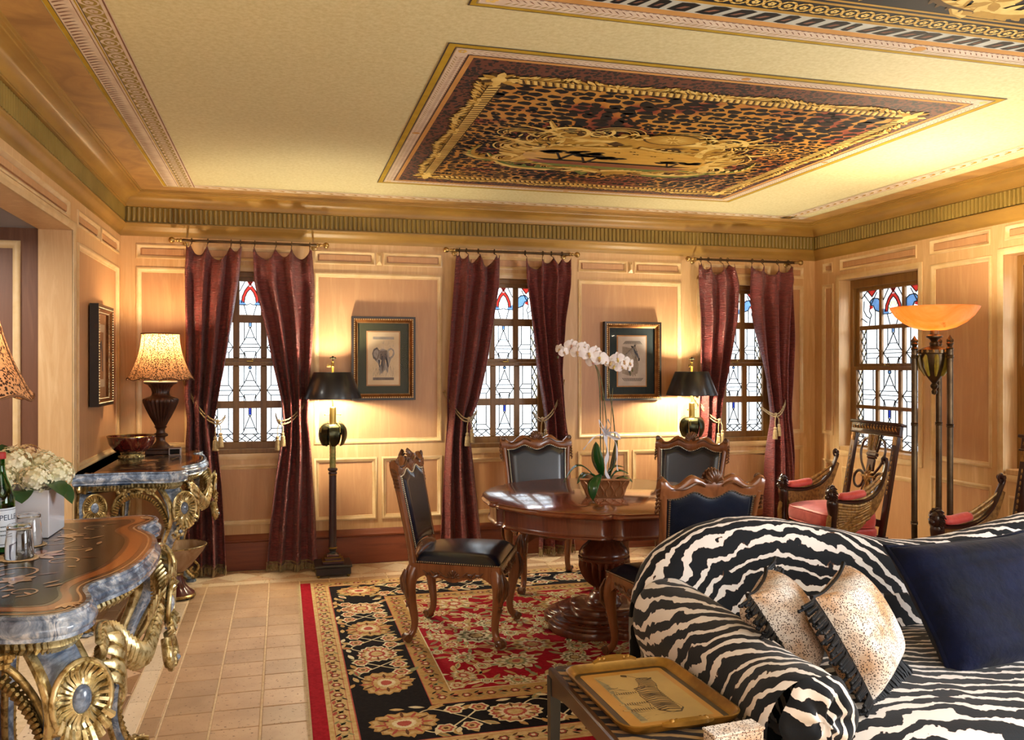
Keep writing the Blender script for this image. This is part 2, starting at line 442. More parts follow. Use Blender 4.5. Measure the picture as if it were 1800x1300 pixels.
WB = Wall((0, YB, 0), (1, 0, 0), (0, -1, 0))
WR = Wall((XR, 0, 0), (0, 1, 0), (-1, 0, 0))
WL = Wall((XL, 0, 0), (0, 1, 0), (1, 0, 0))
WC = (-.235, 1.735, 3.80)
hw = .345
opn_b = [(c-hw, c+hw, .86, WIN['top']-.03) for c in WC]
P1, P2 = (.92, 2.215), (.335, .805); FZ = (2.285, 2.38)
pan_b, fri_b = [], []
for (a, b) in ((-1.01, -.66), (.235, 1.205), (2.345, 3.265), (4.28, 4.45)):
    pan_b.append((a, b)+P1)
    fri_b.append((a, b)+FZ) if b-a < .6 else fri_b.extend([(a, (a+b)/2-.035)+FZ, ((a+b)/2+.035, b)+FZ])
    pan_b += [(a, b)+P2] if b-a < .6 else [(a, (a+b)/2-.022)+P2, ((a+b)/2+.022, b)+P2]
for c in WC: pan_b.append((c-.30, c+.30, .335, .775)); fri_b.append((c-.32, c+.32)+FZ)
wall_back = make_wall('wall_back', WB, XL, XR, opn_b, pan_b, fri_b)
for xm in (.72, 2.805):     # little pyramid blocks between the frieze panels
    g = G(); y = YB-.012; P = [(xm-.022, y, 2.285), (xm+.022, y, 2.285), (xm+.022, y, 2.38), (xm-.022, y, 2.38), (xm-.006, y-.018, 2.31), (xm+.006, y-.018, 2.31), (xm+.006, y-.018, 2.355), (xm-.006, y-.018, 2.355)]
    g.add(P, [(0, 1, 5, 4), (1, 2, 6, 5), (2, 3, 7, 6), (3, 0, 4, 7), (4, 5, 6, 7)]); g.obj('frieze_block', 'mould', wall_back, ang=20)
opn_r = [(5.321, 6.249, .80, 2.235), (3.60, 4.546, .80, 2.235)]
pan_r = [(6.335, 6.485, .92, 2.215), (6.335, 6.485, .12, .70), (4.645, 5.19, .83, 2.24), (4.645, 5.19, .12, .705), (5.36, 6.21, .12, .66), (3.64, 4.50, .12, .66),
         (2.2, 3.5, .83, 2.24), (2.2, 3.5, .12, .705)]
fri_r = [(6.345, 6.475, 2.32, 2.40), (5.34, 6.24, 2.315, 2.41), (4.655, 5.20, 2.32, 2.42), (3.62, 4.53, 2.33, 2.42), (2.2, 3.5, 2.32, 2.42)]
wall_right = make_wall('wall_right', WR, YF, YB, opn_r, pan_r, fri_r)
opn_l = [(3.75, 5.163, 0, 2.255)]
pan_l = [(5.27, 6.50, .92, 2.20), (5.27, 6.50, .335, .80), (1.2, 3.6, .92, 2.20), (-1.6, .9, .92, 2.20)]
fri_l = [(5.27, 5.86, 2.30, 2.385), (5.91, 6.50, 2.30, 2.385), (3.86, 5.07, 2.31, 2.395), (1.2, 3.6, 2.3, 2.385)]
wall_left = make_wall('wall_left', WL, YF, YB, opn_l, pan_l, fri_l)
# rear wall, behind the camera
g = G(); g.add([(XL-2, YF, 0), (XR+.3, YF, 0), (XR+.3, YF, 3), (XL-2, YF, 3)], [(0, 1, 2, 3)]); g.obj('wall_rear', 'plaster', kind='structure')
# alcove seen through the opening: dark panelled wall facing the camera, grey soffit
WA = Wall((0, 5.18, 0), (1, 0, 0), (0, -1, 0))
al = struct_root('wall_alcove')
hol = [(-3.0, -1.40, .3, 2.17)]
g = G(); WA.sheet(g, -3.2, -1.13, 0, 2.27, hol, .0); g.obj('framing_rails', 'darkpanel', al)
g = G(); WA.box(g, -3.05, -1.38, .28, 2.19, -.03, -.012); g.obj('panel', 'darkpanel', al)
g = G(); WA.frame(g, hol[0], [(-.02, 0), (-.018, .012), (-.006, .018), (.006, .012), (.014, .004), (.022, -.01)]); g.obj('panel_moulding', 'mould', al, ang=60)
g = G(); g.box((-2.15, 4.45, 2.275), (2.06, 1.5, .03)); g.box((-3.2, 4.4, 1.1), (.03, 1.6, 2.3)); g.box((-2.15, 3.73, 1.1), (2.06, .03, 2.3)); g.obj('soffit', 'soffit', al)

# ---------------------------------------------------------------- baseboards
def baseboard(name, path, h=.262, m='base'):
    g = G(); g.sweep(path, [(0, 0), (.034, 0), (.034, .195), (.030, .205), (.040, .212), (.040, .222), (.030, .230), (.026, .245), (.016, .258), (.012, .262)])
    return g.obj(name, m, kind='structure')
baseboard('baseboard_back', [(XR, YB), (XL, YB)])
g = G(); g.sweep([(XL, YB), (XL, 5.163)], [(0, 0), (.034, 0), (.034, .205), (.024, .24), (.012, .262)]); g.obj('baseboard_left', 'base', kind='structure')
g = G(); g.sweep([(XL, 3.75), (XL, YF)], [(0, 0), (.034, 0), (.034, .205), (.024, .24), (.012, .262)]); g.obj('baseboard_left_near', 'base', kind='structure')
g = G(); g.sweep([(XR, YF), (XR, YB)], [(0, 0), (.03, 0), (.03, .07), (.02, .09), (.012, .1)]); g.obj('baseboard_right', 'stile', kind='structure')

# ---------------------------------------------------------------- cornice: ogee, fluted band, cove
room = [(XL, YF), (XR, YF), (XR, YB), (XL, YB)]        # counter-clockwise, left side = inside
cor = struct_root('trim_cornice')
def arc(cx, cz, r, a0, a1, n): return [(cx+r*cos(radians(a0+(a1-a0)*i/n)), cz+r*sin(radians(a0+(a1-a0)*i/n))) for i in range(n+1)]
g = G(); g.sweep(room, [(.0, 2.43), (.010, 2.436), (.014, 2.446), (.012, 2.455)]+[(.014+.034*(.5-.5*cos(pi*i/6)), 2.462+.058*i/6) for i in range(7)]+[(.052, 2.524), (.052, 2.532), (.034, 2.536)], closed=True)
g.obj('lower_moulding', 'cornice', cor, ang=35)
g = G(); g.sweep(room, [(.034, 2.534), (.034, 2.648)], closed=True); g.obj('fluted_ground', 'flute', cor)
def flutes(W, u0, u1):
    n = int((u1-u0)/.0345); st = (u1-u0)/n; g = G()
    for i in range(n):
        a = u0+i*st; r = st*.40
        P = []
        for z in (2.541, 2.643):
            for k in range(5):
                t = pi*k/4; P.append(W.p(a+st/2-r*cos(t), z, .034+.014*sin(t)))
        g.add(P, [(k, k+1, 6+k, 5+k) for k in range(4)]+[(0, 1, 2, 3, 4), (9, 8, 7, 6, 5)])
    return g
for W, a, b in ((WB, XL+.05, XR-.05), (WR, YF+.05, YB-.05), (WL, YF+.05, YB-.05)):
    flutes(W, a, b).obj('fluting', 'flute', cor, kind='stuff')
g = G()
cove = [(.034, 2.645), (.058, 2.647), (.058, 2.656)]+[(.062+.088*(1-cos(pi/2*i/8)), 2.656+.070*sin(pi/2*i/8)) for i in range(9)]+[(.152, 2.733), (.166, 2.735), (.166, 2.742), (.176, 2.744), (.176, 2.752)]
g.sweep(room, cove, closed=True); g.obj('cove', 'cornice', cor, ang=35)

# ---------------------------------------------------------------- ceiling
g = G(); g.add([(-3.3, YF, ZC), (XR+.3, YF, ZC), (XR+.3, YB+.2, ZC), (-3.3, YB+.2, ZC)], [(0, 1, 2, 3)])
ceil = g.obj('ceiling', 'ceil', kind='structure')
def rect(g, x0, x1, y0, y1, z, m=0): g.add([(x0, y0, z), (x1, y0, z), (x1, y1, z), (x0, y1, z)], [(0, 1, 2, 3)], m)
def strip_loop(g, r0, r1, z, m=0):
    """flat band between rectangle r0 (outer) and r1 (inner): (x0,x1,y0,y1)"""
    a = [(r0[0], r0[2]), (r0[1], r0[2]), (r0[1], r0[3]), (r0[0], r0[3])]; b = [(r1[0], r1[2]), (r1[1], r1[2]), (r1[1], r1[3]), (r1[0], r1[3])]
    g.add([(x, y, z) for x, y in a+b], [(i, (i+1) % 4, 4+(i+1) % 4, 4+i) for i in range(4)], m)
def inset(r, d): return (r[0]+d, r[1]-d, r[2]+d, r[3]-d)
Z0 = ZC-.0012
# burnt orange field between cove and ornament bands
g = G(); strip_loop(g, (XL, XR, YF, YB), (-.795, 4.245, YF+.4, 6.305), Z0); g.obj('orange_margin', 'ceilband', ceil)
Z1 = ZC-.0024
OM = ['white_orn', 'olive_orn', 'brown_orn', 'yellow_orn', 'line_dark', 'tan_orn', 'gold_l', 'gold_m', 'gold_d', 'leaf_p', 'sky_p', 'earth_p', 'black_p', 'navy_p', 'white_p', 'leo_small', 'leo_ground']
oi = {n: i for i, n in enumerate(OM)}
class Strip:
    """place 2-D motifs along a straight strip: s along, t across (0..1 of width)"""
    def __init__(s, g, p0, p1, w, z):
        s.g = g; s.p = Vector(p0); d = Vector(p1)-s.p; s.L = d.length; s.d = d.normalized(); s.n = Vector((-s.d.y, s.d.x)); s.w = w; s.z = z
    def pt(s, a, t): q = s.p+s.d*a+s.n*(t*s.w); return (q.x, q.y)
    def band(s, t0, t1, m, z=0, a0=0, a1=None):
        a1 = s.L if a1 is None else a1
        s.g.poly([s.pt(a0, t0), s.pt(a1, t0), s.pt(a1, t1), s.pt(a0, t1)], s.z-z, oi[m])
    def shape(s, a, pts, m, z=.0006, k=1): s.g.poly([s.pt(a+x*s.w*k, t) for x, t in pts], s.z-z, oi[m])
def leaf2(x, y, ang, ln, wd):
    c, s_ = cos(ang), sin(ang); out = []
    for u, v in ((0, 0), (.3, .42), (.6, .5), (.85, .28), (1, 0), (.85, -.28), (.6, -.5), (.3, -.42)):
        out.append((x+(u*ln)*c-(v*wd)*s_, y+(u*ln)*s_+(v*wd)*c))
    return out
def ell2(x, y, a, b, n=12, rot=0):
    return [(x+a*cos(2*pi*i/n)*cos(rot)-b*sin(2*pi*i/n)*sin(rot), y+a*cos(2*pi*i/n)*sin(rot)+b*sin(2*pi*i/n)*cos(rot)) for i in range(n)]
# left band: yellow line, feathered leaf rib, white bands, egg-and-leaf scallops
g = G(); st = Strip(g, (-.79, 6.28), (-.79, -1.5), .205, Z1)
st.band(0, .085, 'yellow_orn'); st.band(.085, .10, 'line_dark'); st.band(.10, 1.0, 'white_orn')
st.band(.44, .455, 'brown_orn', .0004); st.band(.50, .525, 'yellow_orn', .0004); st.band(.545, .56, 'line_dark', .0004); st.band(.56, .90, 'olive_orn', .0004); st.band(.955, .985, 'brown_orn', .0004)
n = int(st.L/.030)
for i in range(n):
    a = i*.030
    st.g.poly([st.pt(a, .14), st.pt(a+.008, .13), st.pt(a+.022, .24), st.pt(a+.03, .36), st.pt(a+.018, .27)], Z1-.0008, oi['brown_orn'])
for i in range(int(st.L/.075)):
    a = .02+i*.075
    if a > 5.2: break
    st.g.poly([st.pt(a+.034*cos(t), .73+.17*sin(t)) for t in [2*pi*k/14 for k in range(14)]], Z1-.0008, oi['white_orn'])
    st.g.poly([st.pt(a+.026*cos(t), .74+.125*sin(t)) for t in [2*pi*k/12 for k in range(12)]], Z1-.0012, oi['olive_orn'])
    for q in range(5):
        t = 2*pi*q/5; st.g.poly([st.pt(a+.010*cos(t)+.0075*cos(u), .73+.05*sin(t)+.04*sin(u)) for u in [2*pi*k/6 for k in range(6)]], Z1-.0016, oi['white_orn'])
    st.g.poly([st.pt(a+.037, .60), st.pt(a+.041, .75), st.pt(a+.037, .86), st.pt(a+.033, .75)], Z1-.0012, oi['white_orn'])
g.obj('scalloped_border', [M[k] for k in OM], ceil, kind='stuff')
# twisted ribbon strip along the back and right
g = G()
def ribbon(p0, p1, w):
    st = Strip(g, p0, p1, w, Z1); st.band(0, 1, 'white_orn'); st.band(.06, .10, 'olive_orn', .0004); st.band(.86, .91, 'olive_orn', .0004)
    n = int(st.L/.085)
    for i in range(n):
        a = i*.085+.02
        st.g.poly([st.pt(a, .30), st.pt(a+.05, .34), st.pt(a+.072, .52), st.pt(a+.06, .66), st.pt(a+.045, .50), st.pt(a+.01, .42)], Z1-.0008, oi['gold_m'])
        st.g.poly([st.pt(a+.03, .70), st.pt(a+.06, .72), st.pt(a+.078, .50), st.pt(a+.062, .60)], Z1-.0009, oi['brown_orn'])
ribbon((4.11, 6.30), (-.585, 6.30), .10) if False else ribbon((-.585, 6.20), (4.24, 6.20), .105)
ribbon((4.13, 6.30), (4.13, YF+.5), -.11)
g.obj('ribbon_border', [M[k] for k in OM], ceil, kind='stuff')

def leafy_border(g, R, w, z):
    """pale band with herringbone leaves on all four sides of rectangle R, growing inwards"""
    x0, x1, y0, y1 = R
    for (p0, p1) in (((x0, y0), (x1, y0)), ((x1, y0), (x1, y1)), ((x1, y1), (x0, y1)), ((x0, y1), (x0, y0))):
        st = Strip(g, p0, p1, w, z)
        g.poly([st.pt(0, 0), st.pt(st.L, 0), st.pt(st.L-w, 1), st.pt(w, 1)], z, oi['white_orn'])
        for t0, t1, m in ((.02, .05, 'olive_orn'), (.93, .98, 'brown_orn')):
            g.poly([st.pt(w*t0, t0), st.pt(st.L-w*t0, t0), st.pt(st.L-w*t1, t1), st.pt(w*t1, t1)], z-.0004, oi[m])
        n = int((st.L-2*w)/.026)
        for i in range(n):
            a = w+i*.026
            for sg in (-1, 1):
                g.poly([st.pt(a, .46+.03*sg), st.pt(a+.010, .46+.10*sg), st.pt(a+.028, .46+.30*sg), st.pt(a+.016, .46+.24*sg)], z-.0006, oi['brown_orn' if sg > 0 else 'olive_orn'])
            g.poly([st.pt(a+.004, .87), st.pt(a+.018, .87), st.pt(a+.018, .91), st.pt(a+.004, .91)], z-.0006, oi['brown_orn'])
        cx, cy = st.pt(w/2, .5)
        for q in range(6): g.poly(ell2(cx+w*.2*cos(q*pi/3), cy+w*.2*sin(q*pi/3), w*.11, w*.11, 8), z-.0008, oi['gold_l'])
        cx, cy = st.pt(st.L/2, .5); g.poly(ell2(cx, cy, w*.35, w*.28, 12), z-.0008, oi['tan_orn'])

# --- painted panel over the dining table
g = G(); R = (.616, 3.262, 3.222, 5.792); z = Z1
strip_loop(g, R, inset(R, .010), z, oi['line_dark']); strip_loop(g, inset(R, .006), inset(R, .038), z-.0004, oi['yellow_orn']); strip_loop(g, inset(R, .034), inset(R, .040), z-.0006, oi['line_dark'])
leafy_border(g, inset(R, .040), .062, z-.0008)
strip_loop(g, inset(R, .100), inset(R, .106), z-.0012, oi['line_dark']); strip_loop(g, inset(R, .106), inset(R, .128), z-.0012, oi['tan_orn'])
Rl = inset(R, .128); rect(g, *Rl, z-.0012, oi['leo_small'])
g.obj('painted_panel_border', [M[k] for k in OM], ceil, kind='stuff')
# inner leopard field with individually drawn blotches
fx0, fx1, fy0, fy1 = .935, 2.985, 3.60, 5.455
g = G(); rect(g, fx0, fx1, fy0, fy1, z-.0018, oi['leo_ground'])
rr = random.Random(3)
def blotch(g, x, y, a, b, ang, zz, m):
    n = 9; pts = []
    for i in range(n):
        t = 2*pi*i/n; k = rr.uniform(.68, 1.15); u, v = a*k*cos(t), b*k*sin(t)
        px, py = x+u*cos(ang)-v*sin(ang), y+u*sin(ang)+v*cos(ang)
        pts.append((min(max(px, fx0), fx1), min(max(py, fy0), fy1)))
    g.poly(pts, zz, oi[m])
yy = fy0
cxc, cyc = 1.93, 4.62
row = 0
while yy < fy1:
    big = .5+.5*abs(sin(yy*2.1+.6)); sp = .050+.026*max(0, (yy-fy0 < .55)-.0)+.012*big
    xx = fx0+rr.uniform(0, .03)
    while xx < fx1:
        flow = .35*sin((xx-fx0)*2.2)+.3*cos(yy*3)
        s_ = sp*(.82+.35*sin(xx*3.1+yy*2.3)**2)
        blotch(g, xx+rr.uniform(-.008, .008), yy+rr.uniform(-.01, .01), s_*rr.uniform(.46, .58), s_*rr.uniform(.32, .42), flow+rr.uniform(-.5, .5), z-.0024, 'black_p' if rr.random() < .8 else 'navy_p')
        if rr.random() < .25: blotch(g, xx, yy, s_*.12, s_*.08, flow, z-.0027, 'leo_ground')
        xx += s_*rr.uniform(.88, 1.08)
    yy += sp*.74
g.obj('leopard_field', [M[k] for k in OM], ceil, kind='stuff')
# gold rope frame with acanthus
g = G(); zz = z-.0030
def rope(p0, p1, w):
    st = Strip(g, p0, p1, w, zz); st.band(-.08, 1.08, 'gold_d'); st.band(.04, .96, 'gold_l', .0003)
    n = int(st.L/.034)
    for i in range(n):
        a = i*st.L/n
        g.poly([st.pt(a, .06), st.pt(a+.010, .06), st.pt(a+.030, .94), st.pt(a+.016, .94)], zz-.0006, oi['gold_d'])
        g.poly([st.pt(a+.012, .06), st.pt(a+.018, .06), st.pt(a+.036, .94), st.pt(a+.030, .94)], zz-.0006, oi['gold_m'])
    an = atan2(st.d.y, st.d.x); k = 0; a = .0
    while a < st.L:        # acanthus leaves curling outwards
        ph_ = (a/.52) % 1; e = sin(pi*ph_)**.6; h = .030+.060*e*rr.uniform(.8, 1.15); dirn = 1 if ph_ < .5 else -1
        x, y = st.pt(a, -.02); base_a = an-pi/2+dirn*rr.uniform(.55, .95)
        g.poly(leaf2(x, y, base_a, h*1.1, .026), zz-.0007, oi['gold_d']); g.poly(leaf2(x, y, base_a, h, .019), zz-.0009-.0001*(k % 3), oi[('gold_l', 'gold_m', 'gold_l')[k % 3]]); g.poly(leaf2(x, y, base_a+.25*dirn, h*.62, .009), zz-.0013, oi['gold_d' if k % 2 else 'gold_m'])
        a += .017; k += 1
    for i in range(int(st.L/.52)+1):
        a = min(st.L, i*.52)
        for q in range(7):
            t = pi*(q+.5)/7; g.poly(leaf2(*st.pt(a, .2), t+atan2(-st.n.y, -st.n.x)-pi/2, .062, .022), zz-.0012-.0001*q, oi[('gold_l', 'gold_m')[q % 2]])
rw = .055
rope((fx0, fy0-rw), (fx1, fy0-rw), rw); rope((fx1+rw, fy0), (fx1+rw, fy1), rw); rope((fx1, fy1+rw), (fx0, fy1+rw), rw); rope((fx0-rw, fy1), (fx0-rw, fy0), rw)
for (x, y) in ((fx0-.03, fy0-.03), (fx1+.03, fy0-.03), (fx1+.03, fy1+.03), (fx0-.03, fy1+.03)):
    for q in range(12): g.poly(leaf2(x, y, q*pi/6, .095, .04), zz-.0016-.0001*(q % 2), oi[('gold_l', 'gold_m', 'gold_d')[q % 3]])
    g.poly(ell2(x, y, .035, .035), zz-.002, oi['gold_l'])
g.obj('rope_frame', [M[k] for k in OM], ceil, kind='stuff')
# cartouche: (p, q) with p right, q towards the camera (up in the painting)
g = G(); zz = z-.0055
def C(p, q): return (cxc+p, cyc-q)
def cpoly(pts, lv, m): g.poly([C(*p) for p in pts], zz-.0003*lv, oi[m])
def curl(p, q, r, a0, turns, w, m, lv, dr=.75, n=20):
    """tapering spiral stroke as quads"""
    pr = None
    for i in range(n+1):
        t = i/n; a = a0+turns*2*pi*t; rr_ = r*(1-dr*t); ww = w*(1-.75*t)
        c = (p+rr_*cos(a), q+rr_*sin(a)); d = (p+(rr_-ww)*cos(a), q+(rr_-ww)*sin(a))
        if pr: cpoly([pr[0], c, d, pr[1]], lv, m)
        pr = (c, d)
def frond(x0, y0, x1, y1, bend, w, m1, m2, lv, n=14):
    """feathered acanthus stroke from a to b"""
    dx, dy = x1-x0, y1-y0; L = hypot(dx, dy); nx, ny = -dy/L, dx/L; pr = None
    for i in range(n+1):
        t = i/n; c = sin(pi*t)*bend; px, py = x0+dx*t+nx*c, y0+dy*t+ny*c; ww = w*(1-t*.8)
        cur = ((px+nx*ww, py+ny*ww), (px-nx*ww, py-ny*ww), (px, py))
        if pr:
            cpoly([pr[0], cur[0], cur[2], pr[2]], lv, m1); cpoly([pr[2], cur[2], cur[1], pr[1]], lv, m2)
            if i % 2 == 0: cpoly(leaf2(px, py, atan2(dy, dx)+.8, ww*2.1, ww*.7), lv+1, 'gold_l'); cpoly(leaf2(px, py, atan2(dy, dx)-.8, ww*2.1, ww*.7), lv+1, m2)
        pr = cur
# backing scroll mass
cpoly([(p*1.06, q*1.0) for p, q in ell2(0, -.05, .70, .40, 28)], -2, 'gold_m')
def plume(cx, cy, R, a0, a1, n, lv):
    """nested curved strokes, light and dark in turn"""
    for i in range(n):
        r_ = R*(1-.82*i/n); w = R*.44/n; pr = None
        for k in range(15):
            a = lerp(a0, a1, k/14); ww = w*sin(pi*(k+1)/16)**.5; c = (cx+r_*cos(a), cy+r_*.72*sin(a)); d = (cx+(r_-ww)*cos(a), cy+(r_-ww)*.72*sin(a))
            if pr: cpoly([pr[0], c, d, pr[1]], lv, ('gold_l', 'gold_d', 'gold_l', 'gold_m')[i % 4])
            pr = (c, d)
for sx in (-1, 1):
    s0 = 0 if sx > 0 else pi
    plume(sx*.40, .22, .26, s0-sx*.6, s0+sx*2.6, 9, 0); plume(sx*.60, .02, .20, s0-sx*1.8, s0+sx*1.4, 8, 0); plume(sx*.58, -.26, .17, s0-sx*2.2, s0+sx*.9, 7, 0)
    plume(sx*.20, .40, .15, s0+sx*.2, s0+sx*3, 6, 1); plume(sx*.30, -.40, .13, s0-sx*2.4, s0+sx*.3, 6, 1); plume(sx*.72, .28, .12, s0-sx*.8, s0+sx*2.2, 6, 1)
for sx in (-1, 1):
    frond(sx*.10, .12, sx*.78, .30, sx*.10, .075, 'gold_m', 'gold_d', 0); frond(sx*.15, .26, sx*.62, .52, -sx*.12, .06, 'gold_l', 'gold_m', 2)
    frond(sx*.62, -.30, sx*.80, .18, sx*.16, .085, 'gold_m', 'gold_l', 1); frond(sx*.52, -.10, sx*.74, .42, sx*.2, .06, 'gold_l', 'gold_m', 3)
    frond(sx*.05, -.50, sx*.66, -.36, sx*.12, .07, 'leaf_p', 'gold_m', 2); frond(sx*.30, -.46, sx*.78, -.18, -sx*.12, .055, 'gold_l', 'leaf_p', 3)
    frond(sx*.70, -.34, sx*.86, -.02, -sx*.1, .05, 'leaf_p', 'gold_m', 4)
    curl(sx*.45, .33, .15, 0 if sx > 0 else pi, sx*1.3, .034, 'gold_l', 5); curl(sx*.62, .04, .12, pi, -sx*1.2, .03, 'gold_l', 5); curl(sx*.66, -.24, .11, 0, sx*1.3, .03, 'gold_l', 6)
    curl(sx*.30, .38, .09, 1, sx*1.2, .024, 'gold_l', 7)
# landscape
land = [(p, q) for p, q in ell2(0, -.13, .58, .27, 30)]
cpoly(land, 8, 'sky_p')
cpoly([(p, q) for p, q in land if q < -.19], 9, 'earth_p')
cpoly([(-.5, -.20), (.52, -.20), (.40, -.235), (-.42, -.235)], 10, 'black_p'); cpoly([(-.45, -.31), (.45, -.31), (.3, -.37), (-.3, -.37)], 10, 'leaf_p')
def acacia(p, q, s):
    cpoly([(p-.012*s, q), (p+.016*s, q), (p+.05*s, q+.13*s), (p+.03*s, q+.13*s)], 11, 'black_p'); cpoly([(p, q), (p+.014*s, q), (p-.04*s, q+.12*s), (p-.055*s, q+.12*s)], 11, 'black_p')
    for k in range(16):
        cpoly(leaf2(p+rr.uniform(-.16, .13)*s, q+(.12+rr.uniform(0, .05))*s, rr.uniform(-.3, .3), .09*s, .035*s), 12, 'black_p')
acacia(-.34, -.20, 1.15); acacia(-.17, -.25, 1.05); acacia(.37, -.235, .85)
for p, q in ((-.06, .03), (.06, .02), (.18, 0), (.30, -.02), (.02, .07)):
    cpoly([(p, q), (p+.03, q+.014), (p+.014, q+.004), (p+.02, q-.012), (p, q-.004), (p-.02, q-.012), (p-.014, q+.004), (p-.03, q+.014)], 11, 'black_p')
# sun medallion and rosettes
cpoly(ell2(.13, .36, .17, .105, 24), 13, 'gold_d'); cpoly(ell2(.13, .36, .155, .092, 24), 14, 'gold_m')
for i in range(18):
    a = 2*pi*i/18; cpoly([(.13+.03*cos(a-.2), .36+.02*sin(a-.2)), (.13+.145*cos(a), .36+.085*sin(a)), (.13+.03*cos(a+.2), .36+.02*sin(a+.2))], 15, 'gold_l')
for cx_ in (-.10, .36):
    for i in range(14):
        a = 2*pi*i/7+.4*(i//7); r_ = .07 if i < 7 else .035; cpoly(ell2(cx_+r_*cos(a), .37+r_*.7*sin(a), .026, .02, 8), 15+i//7, ('gold_l', 'gold_m')[i % 2])
for sx in (-1, 1):
    for i in range(10): cpoly(ell2(sx*(.16+.045*i), .17-.008*i, .014, .010, 7), 15, 'gold_l')
    frond(sx*.02, .16, sx*.40, .12, -sx*.03, .03, 'gold_l', 'gold_m', 14); frond(0, -.44, sx*.34, -.40, sx*.03, .045, 'gold_l', 'gold_m', 13)
    for i in range(26):
        a = rr.uniform(0, 2*pi); cpoly(leaf2(sx*.62+.16*cos(a)*rr.random(), .08+.3*sin(a)*rr.random(), rr.uniform(0, 6.3), .07, .016), 14, ('gold_l', 'gold_d', 'gold_m')[i % 3])
g.obj('cartouche_painting', [M[k] for k in OM], ceil, kind='stuff')

# --- second painted panel nearer the camera
g = G(); R = (.616, 4.2, .2, 2.872); z = Z1
strip_loop(g, R, inset(R, .010), z, oi['line_dark']); strip_loop(g, inset(R, .006), inset(R, .024), z-.0004, oi['yellow_orn'])
leafy_border(g, inset(R, .026), .085, z-.0008)
strip_loop(g, inset(R, .110), inset(R, .145), z-.0012, oi['tan_orn']); strip_loop(g, inset(R, .145), inset(R, .225), z-.0012, oi['white_p'])
strip_loop(g, inset(R, .225), inset(R, .245), z-.0014, oi['gold_m']); strip_loop(g, inset(R, .245), inset(R, .33), z-.0012, oi['black_p']); strip_loop(g, inset(R, .33), inset(R, .345), z-.0016, oi['gold_m']); strip_loop(g, inset(R, .36), inset(R, .372), z-.0018, oi['gold_m'])
rect(g, *inset(R, .345), z-.0014, oi['navy_p'])
Ri = inset(R, .145)
st = Strip(g, (Ri[1], Ri[3]), (Ri[0], Ri[3]), .08, z)
a = .05
while a < st.L:
    w = rr.uniform(.03, .075); sh = rr.uniform(.02, .05)
    g.poly([st.pt(a, .08), st.pt(a+w*.5, .05), st.pt(a+w, .12), st.pt(a+w-sh, .9), st.pt(a+w*.4-sh, .97), st.pt(a-sh, .86)], z-.0018, oi['black_p'])
    g.poly([st.pt(a+w*.3, .3), st.pt(a+w*.6, .3), st.pt(a+w*.5-sh*.5, .6), st.pt(a+w*.2-sh*.5, .6)], z-.0021, oi['brown_orn'])
    a += w+rr.uniform(.02, .045)
st = Strip(g, (Ri[0], Ri[3]), (Ri[0], Ri[2]), .08, z); a = .1
while a < 2.0:
    w = rr.uniform(.03, .07); g.poly([st.pt(a, .08), st.pt(a+w, .12), st.pt(a+w-.03, .9), st.pt(a-.03, .86)], z-.0018, oi['black_p']); a += w+.035
Rk = inset(R, .245); st = Strip(g, (Rk[1], Rk[3]), (Rk[0], Rk[3]), .085, z)
for i in range(int(st.L/.062)):
    a = .04+i*.062
    for k in range(12):
        t0, t1 = 2*pi*k/12, 2*pi*(k+1)/12
        g.poly([st.pt(a+.034*cos(t0), .5+.40*sin(t0)), st.pt(a+.034*cos(t1), .5+.40*sin(t1)), st.pt(a+.025*cos(t1), .5+.28*sin(t1)), st.pt(a+.025*cos(t0), .5+.28*sin(t0))], z-.002-.0002*(i % 2), oi['gold_l' if k % 2 else 'gold_m'])
    for q in range(5): g.poly([st.pt(a+.009*cos(2*pi*q/5)+.007*cos(u), .5+.11*sin(2*pi*q/5)+.08*sin(u)) for u in [2*pi*k/6 for k in range(6)]], z-.0024, oi['gold_l'])
zz = z-.0015; cxc, cyc = 2.6, 1.75
for i in range(9):
    p = -1.1+i*.42; sg = 1 if i % 2 else -1
    curl(p, -.58+.04*sg, .15, pi/2*sg, sg*1.4, .06, 'gold_m', 3); curl(p, -.58+.04*sg, .14, pi/2*sg, sg*1.4, .035, 'gold_l', 5)
    frond(p-.05, -.68*1, p+.34, -.54, sg*.08, .06, 'gold_l', 'gold_m', 6); frond(p+.1, -.50, p+.42, -.70, -sg*.06, .045, 'gold_m', 'gold_d', 7)
    for q in range(8): cpoly(leaf2(p, -.58+.04*sg, q*pi/4, .09, .04), 9+q % 2, ('gold_l', 'gold_m')[q % 2])
g.obj('near_painted_panel', [M[k] for k in OM], ceil, kind='stuff')
# ================================================================== FLOOR TILES
g = G(); g.add([(-3.3, YF, -.004), (XR+.3, YF, -.004), (XR+.3, YB+.1, -.004), (-3.3, YB+.1, -.004)], [(0, 1, 2, 3)])
floor = g.obj('floor', 'grout', kind='structure')
T = .2032; J = .004
def tile_mesh(w, d, mt, name='tile'):
    g = G(); a, b, c = w/2-J*1.15, d/2-J*.5, .003
    g.add([(-a, -b, -.004), (a, -b, -.004), (a, b, -.004), (-a, b, -.004), (-a, -b, -.001), (a, -b, -.001), (a, b, -.001), (-a, b, -.001),
           (-a+c, -b+c, .001), (a-c, -b+c, .001), (a-c, b-c, .001), (-a+c, b-c, .001)],
          [(0, 1, 5, 4), (1, 2, 6, 5), (2, 3, 7, 6), (3, 0, 4, 7), (4, 5, 9, 8), (5, 6, 10, 9), (6, 7, 11, 10), (7, 4, 8, 11), (8, 9, 10, 11)])
    return g.mesh(name, mt, 20)
